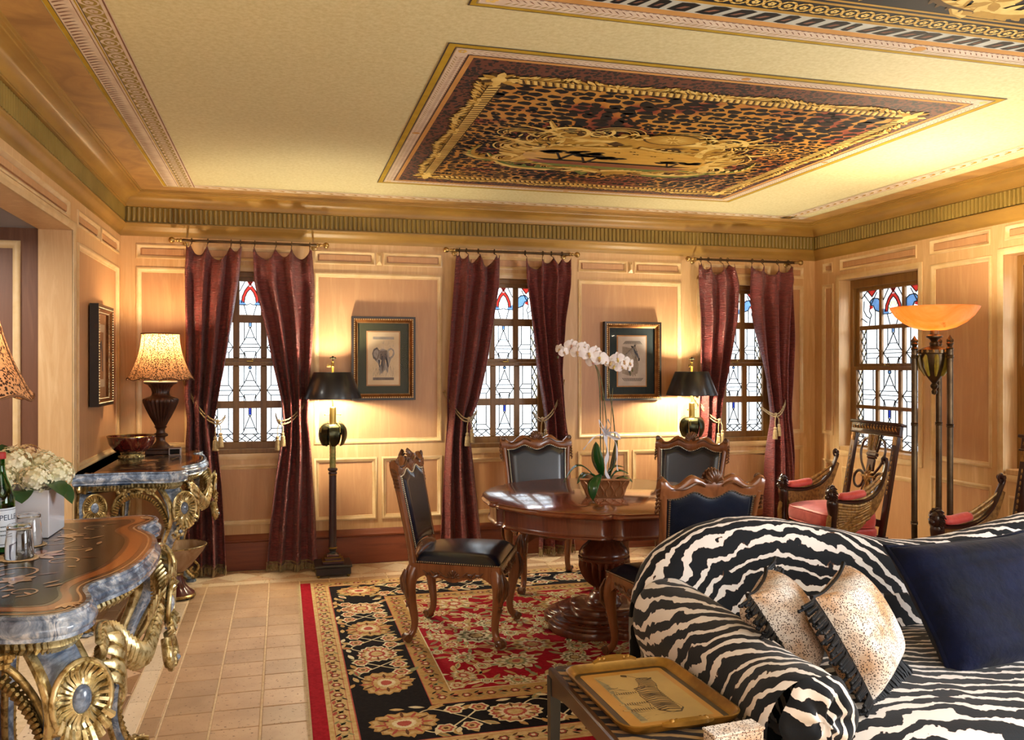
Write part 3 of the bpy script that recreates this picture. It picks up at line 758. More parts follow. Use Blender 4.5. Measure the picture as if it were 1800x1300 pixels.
def put(me, x, y, rz=0, z=0, name='tile'):
    o = bpy.data.objects.new(name, me); COL.objects.link(o); o.parent = floor; o.location = (x, y, z); o.rotation_euler = (rnd.uniform(-.002, .002), rnd.uniform(-.002, .002), rz); return o
tA = tile_mesh(T, T, 'trav'); tH = tile_mesh(.083, T, 'trav'); tS = tile_mesh(.088, T*2, 'trav_l'); tSb = tile_mesh(T*2, .088, 'trav_l')
cols = [-.4955+T/2+i*T for i in range(3)]
for j in range(17):
    y = 6.148-T/2-j*T
    put(tH, -.537, y)
    for c in cols: put(tA, c, y)
for i in range(3, 22): put(tA, -.4955+T/2+i*T, 6.148-T/2)
for j in range(9): put(tS, -.6225, 6.148-T-j*2*T)
for i in range(12): put(tSb, -.4955+T-.0+i*2*T, 6.196)
g = G(); g.box((-.62, 6.196, 0-.0015), (.17, .088, .005)); g.obj('tile', 'trav_l', floor)
# the diamond bands: pale diamonds with dark triangles at both edges
D = .2874
def dia(mt):
    g = G(); r = D/2-J*.7; c = .004
    o = [(r, 0), (0, r), (-r, 0), (0, -r)]; i_ = [(x*(1-c*1.4/r), y*(1-c*1.4/r)) for x, y in o]
    g.add([(x, y, -.004) for x, y in o]+[(x, y, -.001) for x, y in o]+[(x, y, .001) for x, y in i_], [(k, (k+1) % 4, 4+(k+1) % 4, 4+k) for k in range(4)]+[(4+k, 4+(k+1) % 4, 8+(k+1) % 4, 8+k) for k in range(4)]+[(8, 9, 10, 11)])
    return g.mesh('tile', mt, 20)
def tri(mt):
    g = G(); o = [(-D/2+J*1.7, J*.5), (D/2-J*1.7, J*.5), (0, D/2-J*1.2)]; c = (0, D*.17)
    i_ = [(c[0]+(x-c[0])*.93, c[1]+(y-c[1])*.93) for x, y in o]
    g.add([(x, y, -.004) for x, y in o]+[(x, y, -.001) for x, y in o]+[(x, y, .001) for x, y in i_], [(k, (k+1) % 3, 3+(k+1) % 3, 3+k) for k in range(3)]+[(3+k, 3+(k+1) % 3, 6+(k+1) % 3, 6+k) for k in range(3)]+[(6, 7, 8)])
    return g.mesh('tile', mt, 20)
dm, td, tm = dia('trav_m'), tri('trav_d'), tri('trav_m'); dl, tdl = dia('trav_l'), tri('trav_m')
x0 = -.667
for j in range(13):
    y = 5.80-.144-j*D
    put(dm, x0-D/2, y); put(td, x0, y+D/2, pi/2); put(td, x0-D, y+D/2, -pi/2)
for j in range(13): put(tS, -1.0, 5.9-j*2*T)
y0 = 6.243
for i in range(17):
    x = -.60+i*D
    put(dl, x, y0+D/2); put(tdl, x+D/2, y0, 0); put(tdl, x+D/2, y0+D, pi)

# ================================================================== STAINED-GLASS WINDOWS
def glass_mat(name, col, em=.0):
    m, nt, b = newmat(name); out = nt.nodes['Material Output']
    tr = nd(nt, 'ShaderNodeBsdfTransparent'); v = coords(nt)
    f = noise(nt, v, 14, 4, .6, .4)
    c2 = tuple(c*.82 for c in col[:3])+(1,)
    nt.links.new(ramp(nt, f, [(.3, col), (.7, c2)]), tr.inputs[0])
    b.inputs['Base Color'].default_value = col; b.inputs['Roughness'].default_value = .08
    gl = nd(nt, 'ShaderNodeBsdfTranslucent'); gl.inputs[0].default_value = col
    m1 = nd(nt, 'ShaderNodeMixShader'); m1.inputs[0].default_value = .18; nt.links.new(tr.outputs[0], m1.inputs[1]); nt.links.new(gl.outputs[0], m1.inputs[2])
    m2 = nd(nt, 'ShaderNodeMixShader'); m2.inputs[0].default_value = .06; nt.links.new(m1.outputs[0], m2.inputs[1]); nt.links.new(b.outputs[0], m2.inputs[2])
    nt.links.new(m2.outputs[0], out.inputs[0]); return m
M['g_clear'] = glass_mat('seedy_clear_glass', (.95, .98, 1, 1)); M['g_red'] = glass_mat('ruby_glass', S('#A82A22')); M['g_blue'] = glass_mat('pale_blue_glass', S('#5E7FA8'))
M['g_cobalt'] = glass_mat('cobalt_glass', S('#2A3A9A')); M['g_yel'] = glass_mat('straw_yellow_glass', S('#B8A04C')); M['g_cream'] = glass_mat('cream_glass', S('#C8C494'))
M['lead'] = simple('lead_came', S('#23262A'), rough=.5, metal=.3)
M['brass'] = simple('aged_brass', S('#B0924C'), S('#8F7434'), 20, rough=.3, metal=1)
GM = ['g_clear', 'g_red', 'g_blue', 'g_cobalt', 'g_yel', 'g_cream']

def window(name, W, uc, cw, pitch, z_rows, d_low, d_up, opn, border):
    root = struct_root(name)
    half = pitch+cw/2
    def fr(u0, u1, z0, z1, d0, d1, nm, mat='winwood'):
        g = G(); P0 = W.p(u0, z0, d0); P1 = W.p(u1, z1, d1)
        c = (P0+P1)/2; dd = P1-P0; g.box(c, (abs(dd.x), abs(dd.y), abs(dd.z)), 0, .004)
        return g.obj(nm, mat, root, ang=25)
    # outer box of the frame, filling the opening
    for (a, b, c, d) in ((opn[0], uc-half-.045, opn[2], opn[3]), (uc+half+.045, opn[1], opn[2], opn[3]), (uc-half-.05, uc+half+.05, z_rows[0]+.03, opn[3]), (uc-half-.05, uc+half+.05, opn[2], z_rows[-1]-.055)):
        fr(a, b, c, d, d_up-.05, d_low+.012, 'window_frame')
    fr(uc-half-.07, uc+half+.07, opn[2]+.0, opn[2]+.035, d_low-.02, .020, 'window_sill', 'winwood' if border else 'stile')
    rows = [(z_rows[1], z_rows[0], d_up), (z_rows[3], z_rows[2], d_up), (z_rows[5], z_rows[4], d_low), (z_rows[7], z_rows[6], d_low)]
    for k, (sa, sb, dd) in enumerate(((z_rows[3], z_rows[0], d_up), (z_rows[7], z_rows[4], d_low))):
        ra, rb = (2, 0) if k == 0 else (4, 2)
        top = sb+(.045 if k == 0 else .030); bot = sa-(.030 if k == 0 else .055)
        g = G()
        def bx(u0, u1, z0, z1, d0, d1):
            P0 = W.p(u0, z0, d0); P1 = W.p(u1, z1, d1); e = P1-P0; g.box((P0+P1)/2, (abs(e.x), abs(e.y), abs(e.z)), 0, .004)
        bx(uc-half-.048, uc-half, bot, top, dd-.02, dd+.018); bx(uc+half, uc+half+.048, bot, top, dd-.02, dd+.018)
        bx(uc-half, uc+half, sb, top, dd-.02, dd+.018); bx(uc-half, uc+half, bot, sa, dd-.02, dd+.018)
        sf = g.obj('sash_frame', 'winwood', root, ang=25)
        g = G(); gap = pitch-cw
        for s_ in (-1, 1): bx(uc+s_*pitch/2-gap/2, uc+s_*pitch/2+gap/2, sa, sb, dd-.0145, dd+.0115)
        zm0, zm1 = (z_rows[2], z_rows[1]) if k == 0 else (z_rows[6], z_rows[5])
        bx(uc-half, uc+half, zm0, zm1, dd-.014, dd+.010)
        g.obj('muntin', 'winwood', sf, ang=25)
    lead = G()
    def line(u0, z0, u1, z1, d, w=.0062):
        a, b = W.p(u0, z0, d), W.p(u1, z1, d); t = (b-a)
        if t.length < 1e-6: return
        t.normalize(); sd = t.cross(W.d)*(w/2); n = W.d*.003
        P = [a-sd-n, a+sd-n, a+sd+n, a-sd+n, b-sd-n, b+sd-n, b+sd+n, b-sd+n]
        lead.add(P, [(0, 1, 5, 4), (1, 2, 6, 5), (2, 3, 7, 6), (3, 0, 4, 7)])
    for r, (za, zb, dd) in enumerate(rows):
        for c in (-1, 0, 1):
            u0 = uc+c*pitch-cw/2; h = zb-za
            g = G(); P0 = W.p(u0, za, dd-.010); P1 = W.p(u0+cw, zb, dd-.014); e = P1-P0; g.box((P0+P1)/2, (abs(e.x), abs(e.y), abs(e.z)))
            pane = g.obj('glass_pane', 'g_clear', root)
            sx = 1 if c != -1 else -1         # side columns mirror each other
            q = G(); dz = dd-.008
            def U(x): return u0+cw*(x if c <= 0 else 1-x)      # x=0 on the outer side for the side columns
            def V(y): return za+h*y
            def L(*p, w=.0062):
                for (a, b), (e_, f) in zip(p, p[1:]): line(U(a), V(b), U(e_), V(f), dz, w)
            def Pc(pts, m): q.add([W.p(U(a), V(b), dz+.001) for a, b in pts], [tuple(range(len(pts)))], m)
            def circ(cx, cy, rx, m, n=12): Pc([(cx+rx*cos(2*pi*i/n), cy+rx*cw/h*sin(2*pi*i/n)) for i in range(n)], m)
            def lace(x0, x1, y0, y1, k):         # woven side border
                for i in range(k):
                    a, b = y0+(y1-y0)*i/k, y0+(y1-y0)*(i+1)/k; md = (a+b)/2
                    L((x0, a), (x1, b)); L((x1, a), (x0, b)); xm = (x0+x1)/2; e_ = (x1-x0)*.22
                    Pc([(x0, a), (x0+e_, a), (x1, b), (x1-e_, b)], 4)
            if r == 0:
                if c == 0:
                    arcL = [(.08, .36), (.12, .55), (.25, .74), (.42, .88), (.58, 1)]; arcR = [(1-x, y) for x, y in arcL]
                    L(*arcL); L(*arcR); arcl = [(.22, .36), (.25, .52), (.36, .68), (.5, .78)]; L(*arcl, *[(1-x, y) for x, y in reversed(arcl)][1:])
                    Pc([(.36, 1), (.64, 1), (.5, .84)], 1)
                    Pc([(.08, .36), (.12, .55), (.25, .74), (.42, .88), (.5, .84), (.5, .78), (.36, .68), (.25, .52), (.22, .36)], 1)
                    Pc([(1-x, y) for x, y in [(.08, .36), (.12, .55), (.25, .74), (.42, .88), (.5, .84), (.5, .78), (.36, .68), (.25, .52), (.22, .36)]], 1)
                    for i in range(7):
                        a = pi*(i+.5)/7; Pc([(.5+.06*cos(a), .42+.03*sin(a)), (.5+.22*cos(a-.16), .42+.22*sin(a-.16)), (.5+.25*cos(a), .42+.26*sin(a)), (.5+.22*cos(a+.16), .42+.22*sin(a+.16))], 5)
                    Pc([(0, .46), (.12, .42), (.3, .34), (.3, .30), (0, .30)], 2); Pc([(1, .46), (.88, .42), (.7, .34), (.7, .30), (1, .30)], 2)
                    L((0, .30), (.34, .30), (.5, .34), (.66, .30), (1, .30)); L((.2, .30), (.34, 0)); L((.8, .30), (.66, 0)); L((0, .7), (.25, 1)); L((1, .7), (.75, 1))
                else:
                    Pc([(.30, 1), (.78, 1), (.54, .82)], 1); L((.1, .92), (.5, .6), (.8, .94)); L((0, .8), (.3, 1)); L((.54, .82), (.3, 1)); L((.54, .82), (.78, 1))
                    sw = [(.45, .70), (.6, .78), (.85, .76), (1, .68), (1, .36), (.82, .40), (.7, .44), (.62, .56), (.46, .58)]; Pc(sw, 2); L(*sw, sw[0], w=.0075)
                    Pc([(.40, .58), (.56, .58), (.62, .50), (.44, .46)], 1)
                    L((.12, .72), (.10, .45), (.25, .28), (.45, .20), (.52, .30), (.40, .42), (.45, .55)); L((.45, .2), (.4, 0)); L((.72, .42), (.72, 0)); L((0, .22), (.28, .1))
            elif r in (1, 2):
                if c == 0:
                    if r == 1: Pc([(.44, .90), (.56, .90), (.56, 1), (.44, 1)], 2); L((.44, 1), (.44, .88), (.56, .88), (.56, 1))
                    else: circ(.5, .95, .07, 2); L(*[(.5+.07*cos(t), .95+.07*cw/h*sin(t)) for t in [2*pi*k/10 for k in range(11)]])
                    L((.5, .88), (.3, .58), (.70, .58), (.5, .88)); L((.3, .58), (.22, .5)); L((.7, .58), (.78, .5)); L((.22, 1), (.22, .5), (0, .30), (.22, .12), (.22, 0)); L((.78, 1), (.78, .5), (1, .30), (.78, .12), (.78, 0))
                    L((0, .42), (1, .42)) if r == 2 else L((.12, .40), (.88, .40)); L((0, .30), (1, .30)); L((.22, .18), (.78, .18)); L((.30, 0), (.22, .18)); L((.70, 0), (.78, .18)); L((0, .12), (.22, .12))
                else:
                    x1 = .36 if border else .30
                    lace(.0, x1*.8, 0, 1, 3); L((x1*.82, 0), (x1*.82, 1)); L((x1*.82, .44), (.8, .44)); L((.8, 1), (.8, .46), (1, .30), (.8, .14), (.8, 0)); L((x1*.82, .30), (1, .30)); L((x1*.82, .16), (.8, .16))
            else:
                if c == 0:
                    Pc([(.44, .80), (.56, .80), (.56, 1), (.44, 1)], 3); L((.44, 1), (.44, .78), (.56, .78), (.56, 1)); L((.5, .78), (.26, .40), (.74, .40), (.5, .78)); L((.2, 1), (.2, .30)); L((.8, 1), (.8, .30)); L((0, .22), (1, .22)); L((.26, .40), (.2, .30), (.1, .22)); L((.74, .40), (.8, .30), (.9, .22))
                    L((0, .12), (.3, 0)); L((0, .02), (.35, .22)); L((.15, .22), (.62, 0)); L((.38, 0), (.85, .22)); L((.65, .22), (1, .02)); L((.7, 0), (1, .14))
                else:
                    lace(0, .26, .22, 1, 3); L((.28, .22), (.28, 1)); L((.28, .38), (.8, .38)); L((.8, 1), (.8, .36), (1, .24)); L((0, .22), (1, .22)); L((0, .12), (.3, 0)); L((0, .02), (.4, .22)); L((.2, .22), (.7, 0)); L((.4, 0), (.9, .22)); L((.7, .22), (1, .05))
            if q.f: q.obj('coloured_glass', [M[k] for k in GM], pane)
    lead.obj('lead_cames', 'lead', root, kind='stuff')
    # brass sash lock
    zl = z_rows[4]+.035; g = G(); c = W.p(uc, zl, d_low+.022); g.box(c, (.05, .02, .008) if abs(W.d.y) > .5 else (.02, .05, .008), 0, .002); g.ball(W.p(uc+.02, zl+.008, d_low+.026), .008); g.obj('sash_lock', 'brass', root)
    return root
ZR = (2.143, 1.893, 1.833, 1.569, 1.509, 1.248, 1.193, .945)
for i, c in enumerate(WC): window('window_%d' % (i+1), WB, c, .152, .198, ZR, -.045, -.080, opn_b[i], True)
ZR2 = (2.135, 1.845, 1.81, 1.53, 1.475, 1.185, 1.155, .85)
for i, (yc, o) in enumerate(((5.787, opn_r[0]), (4.073, opn_r[1]))): window('window_%d' % (i+4), WR, yc, .232, .265, ZR2, -.105, -.140, o, False)
# ================================================================== CURTAINS
def mat_curtain():
    m, nt, b = newmat('crinkled_wine_silk')
    v = coords(nt, (12, 12, 62)); f = noise(nt, v, 1.6, 4, .6, .5)
    nt.links.new(ramp(nt, f, [(.3, S('#5A1A1C')), (.7, S('#86322E'))]), b.inputs['Base Color'])
    b.inputs['Roughness'].default_value = .38; b.inputs['Sheen Weight'].default_value = .15; b.inputs['Specular IOR Level'].default_value = .6
    bump(nt, b, f, 1.0, .022); return m
M['silk'] = mat_curtain()
M['fringe'] = simple('olive_fringe_thread', S('#9A8660'), S('#74623E'), 40, rough=.8)
M['cord'] = simple('champagne_cord', S('#B09A70'), S('#927C54'), 60, rough=.5, sheen=.2)
M['rodmetal'] = simple('antique_gold_metal', S('#C8A868'), S('#94764A'), 12, rough=.32, metal=.9)
M['rodpole'] = simple('dark_bronze_metal', S('#4A3826'), S('#5A4630'), 12, rough=.35, metal=.8)

def curtain(label, rows, nf, ph, rings, Y=6.485, seed=0):
    """rows: (z, x left, x right) from top to floor"""
    r = random.Random(seed)
    zt, zb = rows[0][0], .055
    def ed(z, k):
        return interp([(-q[0], q[k]) for q in rows], -z)
    us = [(x-rows[0][1])/(rows[0][2]-rows[0][1]) for x in rings]
    def top(u):
        best = 0
        pts = [0.0]+us+[1.0] if us[0] > .04 else us+([1.0] if us[-1] < .96 else [])
        for a, b in zip(pts, pts[1:]):
            if a <= u <= b:
                t = (u-a)/max(1e-6, b-a); return zt-.075*min(1.5, (b-a)/.3)*(sin(pi*t)**.8 if 0 < t < 1 else 0)
        return zt-.02
    t0 = thing('curtain', label, 'curtain', (0, 0, 0), 0, 'wine silk curtains at the windows')
    NU, NV = 84, 70
    def sh(u, v):
        zt_ = top(u); z = zt_+(zb-zt_)*v
        xl, xr = ed(z, 1), ed(z, 2)
        w = xr-xl; wt = rows[0][2]-rows[0][1]
        amp = .034*min(1.6, (wt/w)**.8)*(.75+.25*min(1, v*6))
        wig = .35*sin(v*4.2+ph)+.25*sin(v*9+ph*2)
        q = 2*pi*nf*(u+.035*sin(v*6+ph))+ph+wig
        fo = sin(q)+.35*sin(2.1*q+1.3+ph)+.2*sin(.53*q)
        x = xl+w*(u+.018*sin(q*1+.8))
        # swags under the header: cloth sinks and folds over near the top
        sw = exp(-((v-.045)/.03)**2)*.028*sin(pi*((u*len(us)) % 1))
        y = Y-amp*fo-.012-sw-.02*v
        return (x, y, z)
    g = G(); g.grid(sh, NU, NV)
    cl = g.obj('cloth', 'silk', t0, ang=180)
    md = cl.modifiers.new('thickness', 'SOLIDIFY'); md.thickness = .004
    g = G()
    for i in range(78):
        u = (i+.5)/78; x, y, z = sh(u, 1); dx = r.uniform(-.006, .006); dy = r.uniform(-.016, .0)
        g.tube([(x, y, z+.022), (x+dx*.5, y-.004, z-.012), (x+dx, y+dy, .006+r.uniform(0, .006))], [.0032, .0042, .0030], 4)
    g.tube([sh(u/40, .992) for u in range(41)], .007, 6)
    g.obj('bullion_fringe', 'fringe', t0, kind='stuff', ang=60)
    for x in rings:
        g = G(); u = (x-rows[0][1])/(rows[0][2]-rows[0][1]); px, py, pz = sh(min(1, max(0, u)), 0)
        g.tube([(x, YR+.018*sin(a), 2.408+.018*cos(a)) for a in [2*pi*k/14 for k in range(14)]], .0032, 6, closed=True)
        g.tube([(x, YR, 2.390), (px, py, pz-.004)], .0026, 5)
        g.obj('curtain_ring', 'rodpole', t0)
    return t0
YR = 6.50
def rod(xa, xb, label):
    t = thing('curtain_rod', label, 'curtain rod', ((xa+xb)/2, YR, 2.408), 0, 'curtain rods over the windows'); h = (xb-xa)/2
    g = G(); g.tube([(-h+.03, 0, 0), (h-.03, 0, 0)], .0095, 10); g.obj('pole', 'rodpole', t)
    for s in (-1, 1):
        g = G(); n0 = len(g.v)
        g.lathe([(.0, 0), (.014, .001), (.015, .012), (.009, .018), (.013, .026), (.012, .034), (.008, .040), (.009, .048), (.020, .058), (.023, .070), (.020, .082), (.010, .090), (0, .092)], 14)
        g.xf(Matrix.Translation((s*(h-.06), 0, 0)) @ Matrix.Rotation(s*pi/2, 4, 'Y'), n0); g.obj('finial', 'rodmetal', t)
        g = G(); g.tube([(s*(h-.075), .098, -.01), (s*(h-.075), .05, -.012), (s*(h-.075), .0, -.004)], .007, 8); g.lathe([(.0, 0), (.022, 0), (.02, .008), (.01, .012)], 12)
        for i in range(len(g.v)-48, len(g.v)):
            x, y, z = g.v[i]; g.v[i] = (x+s*(h-.075), .098-z, y-.01)
        g.tube([(s*(h-.075)+.013*cos(a), 0, .013*sin(a)) for a in [2*pi*k/10 for k in range(10)]], .003, 6, closed=True)
        g.obj('bracket', 'rodmetal', t)
rod(-.755, .305, 'brass curtain rod nearest the table lamp in the corner')
rod(1.235, 2.290, 'brass curtain rod over the middle window between the two animal pictures')
rod(3.295, 4.350, 'brass curtain rod beside the corner of the right-hand wall, over the third window')

def tieback(label, hook, knot, far):
    """twisted cord from the wall hook round the gathered curtain, two tassels at the knot"""
    t = thing('curtain_tieback', label, 'tieback', (0, 0, 0), 0, 'cord tiebacks with tassels')
    for k, ds in enumerate((0, .013)):
        g = G(); mid = ((hook[0]*.45+knot[0]*.55), hook[1]*.3+knot[1]*.7-.02, hook[2]*.38+knot[2]*.62-.03-ds)
        P = smooth([hook, mid, (knot[0], knot[1]-.012, knot[2]-ds*.5), far], 16)
        pts = [p for p in P]
        for s in (0, pi):
            tw = []
            for i, p in enumerate(pts): a = i*1.1+s; tw.append(p+Vector((0, .0032*cos(a), .0032*sin(a)-ds)))
            g.tube(tw, .0036, 5)
        g.obj('cord', 'cord', t, ang=60)
    g = G(); g.ball((knot[0], knot[1]-.018, knot[2]), (.014, .012, .016), n=8, k=6); g.obj('knot', 'cord', t)
    for k, (dx, L) in enumerate(((-.014, .105), (.022, .080))):
        g = G(); x, y, z = knot[0]+dx, knot[1]-.03, knot[2]
        g.tube([(knot[0], knot[1]-.02, z), (x, y, z-L*.5), (x, y, z-L)], .0035, 6)
        prof = [(0, 0), (.010, -.002), (.014, -.012), (.009, -.022), (.013, -.026), (.016, -.04), (.020, -.10), (.018, -.102), (0, -.103)]
        g.lathe([(r_, z_) if i not in (6,) else (r_, z_) for i, (r_, z_) in enumerate(reversed(prof))], 14, (x, y, z-L), fl=None)
        for i in range(18):
            a = 2*pi*i/18; g.tube([(x+.014*cos(a), y+.014*sin(a), z-L-.03), (x+.020*cos(a), y+.020*sin(a), z-L-.102)], .0022, 4)
        g.obj('tassel', 'cord', t, ang=60)
    g = G(); g.tube([(hook[0], YB-.01, hook[2]), (hook[0], hook[1], hook[2]), (hook[0], hook[1]-.005, hook[2]+.02)], .005, 6); g.obj('hook', 'rodmetal', t)

R_ = [
 ('wine silk curtain directly behind the leopard table lamp', [(2.375, -.665, -.285), (2.175, -.672, -.30), (1.85, -.668, -.350), (1.52, -.667, -.405), (1.276, -.673, -.445), (1.12, -.655, -.472), (.95, -.665, -.452), (.66, -.67, -.425), (.33, -.673, -.405), (.05, -.668, -.395)], 3.2, .6, [-.63, -.52, -.36, -.295]),
 ('wine silk curtain beside the first floor lamp with the palm-leaf post', [(2.375, -.205, .215), (2.11, -.198, .232), (1.856, -.139, .222), (1.521, -.067, .200), (1.27, -.011, .184), (1.12, .004, .176), (.93, -.015, .197), (.64, -.059, .217), (.305, -.091, .242), (.05, -.107, .258)], 3.1, 2.2, [-.195, -.045, .065, .195]),
 ('wine silk curtain hanging behind the chair drawn away from the table', [(2.38, 1.305, 1.650), (2.143, 1.285, 1.642), (1.876, 1.262, 1.598), (1.478, 1.240, 1.538), (1.257, 1.232, 1.493), (1.10, 1.236, 1.430), (.905, 1.223, 1.428), (.596, 1.205, 1.461), (.11, 1.175, 1.507), (.05, 1.17, 1.51)], 3.0, 4.0, [1.33, 1.385, 1.48, 1.61]),
 ('wine silk curtain seen just behind the highest orchid blossoms', [(2.375, 1.850, 2.225), (2.157, 1.858, 2.222), (1.885, 1.895, 2.180), (1.477, 1.942, 2.165), (1.25, 1.98, 2.182), (1.09, 2.004, 2.195), (.93, 2.00, 2.219), (.5, 1.97, 2.24), (.05, 1.95, 2.26)], 2.9, 1.1, [1.862, 2.01, 2.08, 2.17]),
 ('wine silk curtain partly behind the shade of the second black floor lamp', [(2.375, 3.375, 3.690), (2.196, 3.370, 3.731), (1.908, 3.380, 3.708), (1.476, 3.372, 3.618), (1.237, 3.364, 3.565), (1.05, 3.375, 3.540), (.855, 3.35, 3.55), (.5, 3.34, 3.58), (.05, 3.32, 3.60)], 2.8, 3.3, [3.40, 3.47, 3.585, 3.65]),
 ('wine silk curtain nearest the room corner, rising behind the red armchair', [(2.375, 3.870, 4.292), (2.111, 3.867, 4.288), (1.72, 3.935, 4.272), (1.231, 4.018, 4.232), (1.08, 4.040, 4.228), (.74, 4.020, 4.270), (.25, 3.992, 4.295), (.05, 3.98, 4.30)], 3.1, 5.2, [3.885, 3.985, 4.13, 4.235]),
]
for i, (lb, rw_, nf, ph, rg) in enumerate(R_): curtain(lb, rw_, nf, ph, rg, seed=i)
tieback('gold cord tieback with two tassels on the curtain behind the leopard lamp', (-.690, 6.55, 1.395), (-.445, 6.385, 1.115), (-.40, 6.50, 1.15))
tieback('gold cord tieback with two tassels on the curtain beside the first floor lamp', (.190, 6.55, 1.275), (-.02, 6.385, 1.110), (-.05, 6.50, 1.16))
tieback('gold cord tieback with tassels on the curtain behind the chair drawn away from the table', (1.222, 6.55, 1.30), (1.375, 6.385, 1.105), (1.47, 6.50, 1.16))
tieback('gold cord tieback with tassels on the curtain behind the orchid blossoms', (2.205, 6.55, 1.38), (1.965, 6.385, 1.095), (1.93, 6.50, 1.14))
tieback('gold cord tieback with tassels next to the second black floor lamp', (3.36, 6.55, 1.26), (3.50, 6.385, 1.06), (3.58, 6.50, 1.11))
tieback('gold cord tieback with tassels on the curtain nearest the room corner', (4.275, 6.55, 1.38), (4.03, 6.385, 1.10), (3.97, 6.50, 1.16))

# ================================================================== FLOOR LAMPS WITH BLACK SHADES
M['blackmetal'] = simple('satin_black_lacquer', S('#15171C'), S('#1C1F26'), 6, rough=.35, coat=.3)
M['shade_in'] = simple('pale_shade_lining', S('#E9DDBE'), rough=.7)
M['purple'] = simple('dark_plum_lacquer', S('#32202A'), S('#28181F'), 14, rough=.35, coat=.3)
M['oxblood'] = simple('oxblood_lacquer', S('#4C2228'), S('#3C1A1E'), 10, rough=.4)
M['verd'] = simple('mottled_green_gold_shaft', S('#6E7A40'), S('#A89454'), 40, rough=.45, metal=.3)
M['bronzeleaf'] = simple('dark_green_bronze', S('#2A2C22'), S('#4A4A34'), 14, rough=.22, metal=.85)
M['candle'] = simple('brushed_brass_tube', S('#B59A55'), S('#A08848'), 10, (1, 1, .1), .35, metal=.8)
def glow_mat(name, col, st, c0=(1, 1, 1, 1)):
    m, nt, b = newmat(name); b.inputs['Base Color'].default_value = c0; b.inputs['Emission Color'].default_value = col; b.inputs['Emission Strength'].default_value = st; return m
M['bulb'] = glow_mat('lit_bulb_glass', (1, .78, .45, 1), 14)
def floor_lamp():
    t = thing('floor_lamp', 'black-shaded floor lamp beside the elephant picture', 'floor lamp', (.352, 6.30, 0), 0, 'black-shaded palm floor lamps')
    g = G()
    g.box((0, 0, .045), (.245, .245, .055), 0, .006); g.box((0, 0, .078), (.262, .262, .016), 0, .004); g.obj('base_plinth', 'blackmetal', t)
    for sx in (-1, 1):
        for sy in (-1, 1):
            g = G(); g.ball((sx*.105, sy*.105, .012), .013, n=8, k=6); g.obj('ball_foot', 'brass', t)
    g = G(); g.box((0, 0, .097), (.150, .150, .022), 0, .004); g.box((0, 0, .117), (.115, .115, .02), 0, .004); g.box((0, 0, .138), (.085, .085, .018), 0, .004); g.obj('stepped_base', 'oxblood', t)
    g = G(); g.box((0, 0, .1085), (.154, .154, .004)); g.box((0, 0, .1285), (.119, .119, .004)); g.lathe([(.03, .186), (.034, .190), (.03, .196)], 16); g.lathe([(.026, .718), (.029, .722), (.026, .727)], 16); g.obj('gilt_line', 'brass', t)
    g = G(); g.lathe([(.036, .147), (.034, .152), (.024, .158), (.022, .166), (.027, .176), (.028, .186)], 20); g.obj('socle', 'blackmetal', t)
    g = G(); g.lathe([(.0265, .19)]+[(.0265+.0008*((i % 2)), .19+i*.012) for i in range(1, 44)]+[(.0265, .72), (.030, .726), (.032, .732), (.030, .738), (.026, .744), (.034, .752), (.036, .760), (.034, .766), (.025, .772)], 20); g.obj('lower_shaft', 'purple', t)
    g = G(); g.lathe([(.024, .77)]+[(.0215+.0022*(i % 2), .775+i*.012) for i in range(15)]+[(.021, .96)], 18); g.obj('bark_shaft', 'verd', t)
    for k in range(7):
        a = 2*pi*k/7+.3; g = G()
        P = smooth([(.016*cos(a), .016*sin(a), 1.055), (.05*cos(a), .05*sin(a), 1.088), (.085*cos(a), .085*sin(a), 1.06), (.094*cos(a), .094*sin(a), 1.0), (.078*cos(a), .078*sin(a), .945), (.062*cos(a), .062*sin(a), .93)], 4)
        n = len(P); ra = [.010+.030*sin(pi*min(1, (i/(n-1))**.8)) for i in range(n)]
        g.tube(P, ra, 8, flat=(1, .16), up=(cos(a), sin(a), .3))
        g.tube(P, .0028, 5); g.obj('palm_leaf', 'bronzeleaf', t)
    for k in range(4):
        a = 2*pi*k/4+.5; g = G(); g.tube([(c_*cos(a), c_*sin(a), z) for c_, z in [(.02, 1.06), (.06, 1.105), (.098, 1.075), (.10, 1.03)]], .0022, 5); g.obj('wire_tendril', 'brass', t)
    g = G(); g.lathe([(.023, .96), (.027, 1.06), (.029, 1.066), (.0235, 1.07), (.0235, 1.207), (.019, 1.212), (.006, 1.214), (.006, 1.50)], 18); g.obj('candle_tube', 'candle', t)
    g = G()
    for s in (-1, 1): g.ball((s*.055, 0, 1.155), .006, n=8, k=6); g.tube([(s*.022, 0, 1.155), (s*.055, 0, 1.155)], .002, 5)
    g.obj('switch_knob', 'brass', t)
    g = G(); n0 = 0
    g.lathe([(.206, 1.272), (.207, 1.277), (.137, 1.460), (.135, 1.463), (.133, 1.460)], 48, cap=False); g.obj('lamp_shade', 'blackmetal', t, ang=60)
    g = G(); g.lathe([(.2035, 1.274), (.1325, 1.459)], 48, cap=False); g.obj('shade_lining', 'shade_in', t)
    g = G()
    for k in range(3): a = 2*pi*k/3; g.tube([(0, 0, 1.45), (.134*cos(a), .134*sin(a), 1.455)], .002, 5)
    g.obj('spider', 'brass', t)
    for s in (-1, 1):
        g = G(); g.ball((s*.045, .01, 1.37), (.018, .018, .030), n=12, k=8); g.tube([(0, 0, 1.30), (s*.045, .01, 1.305), (s*.045, .01, 1.345)], .006, 6); g.obj('light_bulb', 'bulb', t)
    g = G(); g.lathe([(.009, 1.462), (.009, 1.50), (.013, 1.505), (.009, 1.512), (.009, 1.535), (.012, 1.54), (.006, 1.546)], 12); g.tube([(0, 0, 1.51), (-.035, 0, 1.512)], .0035, 6)
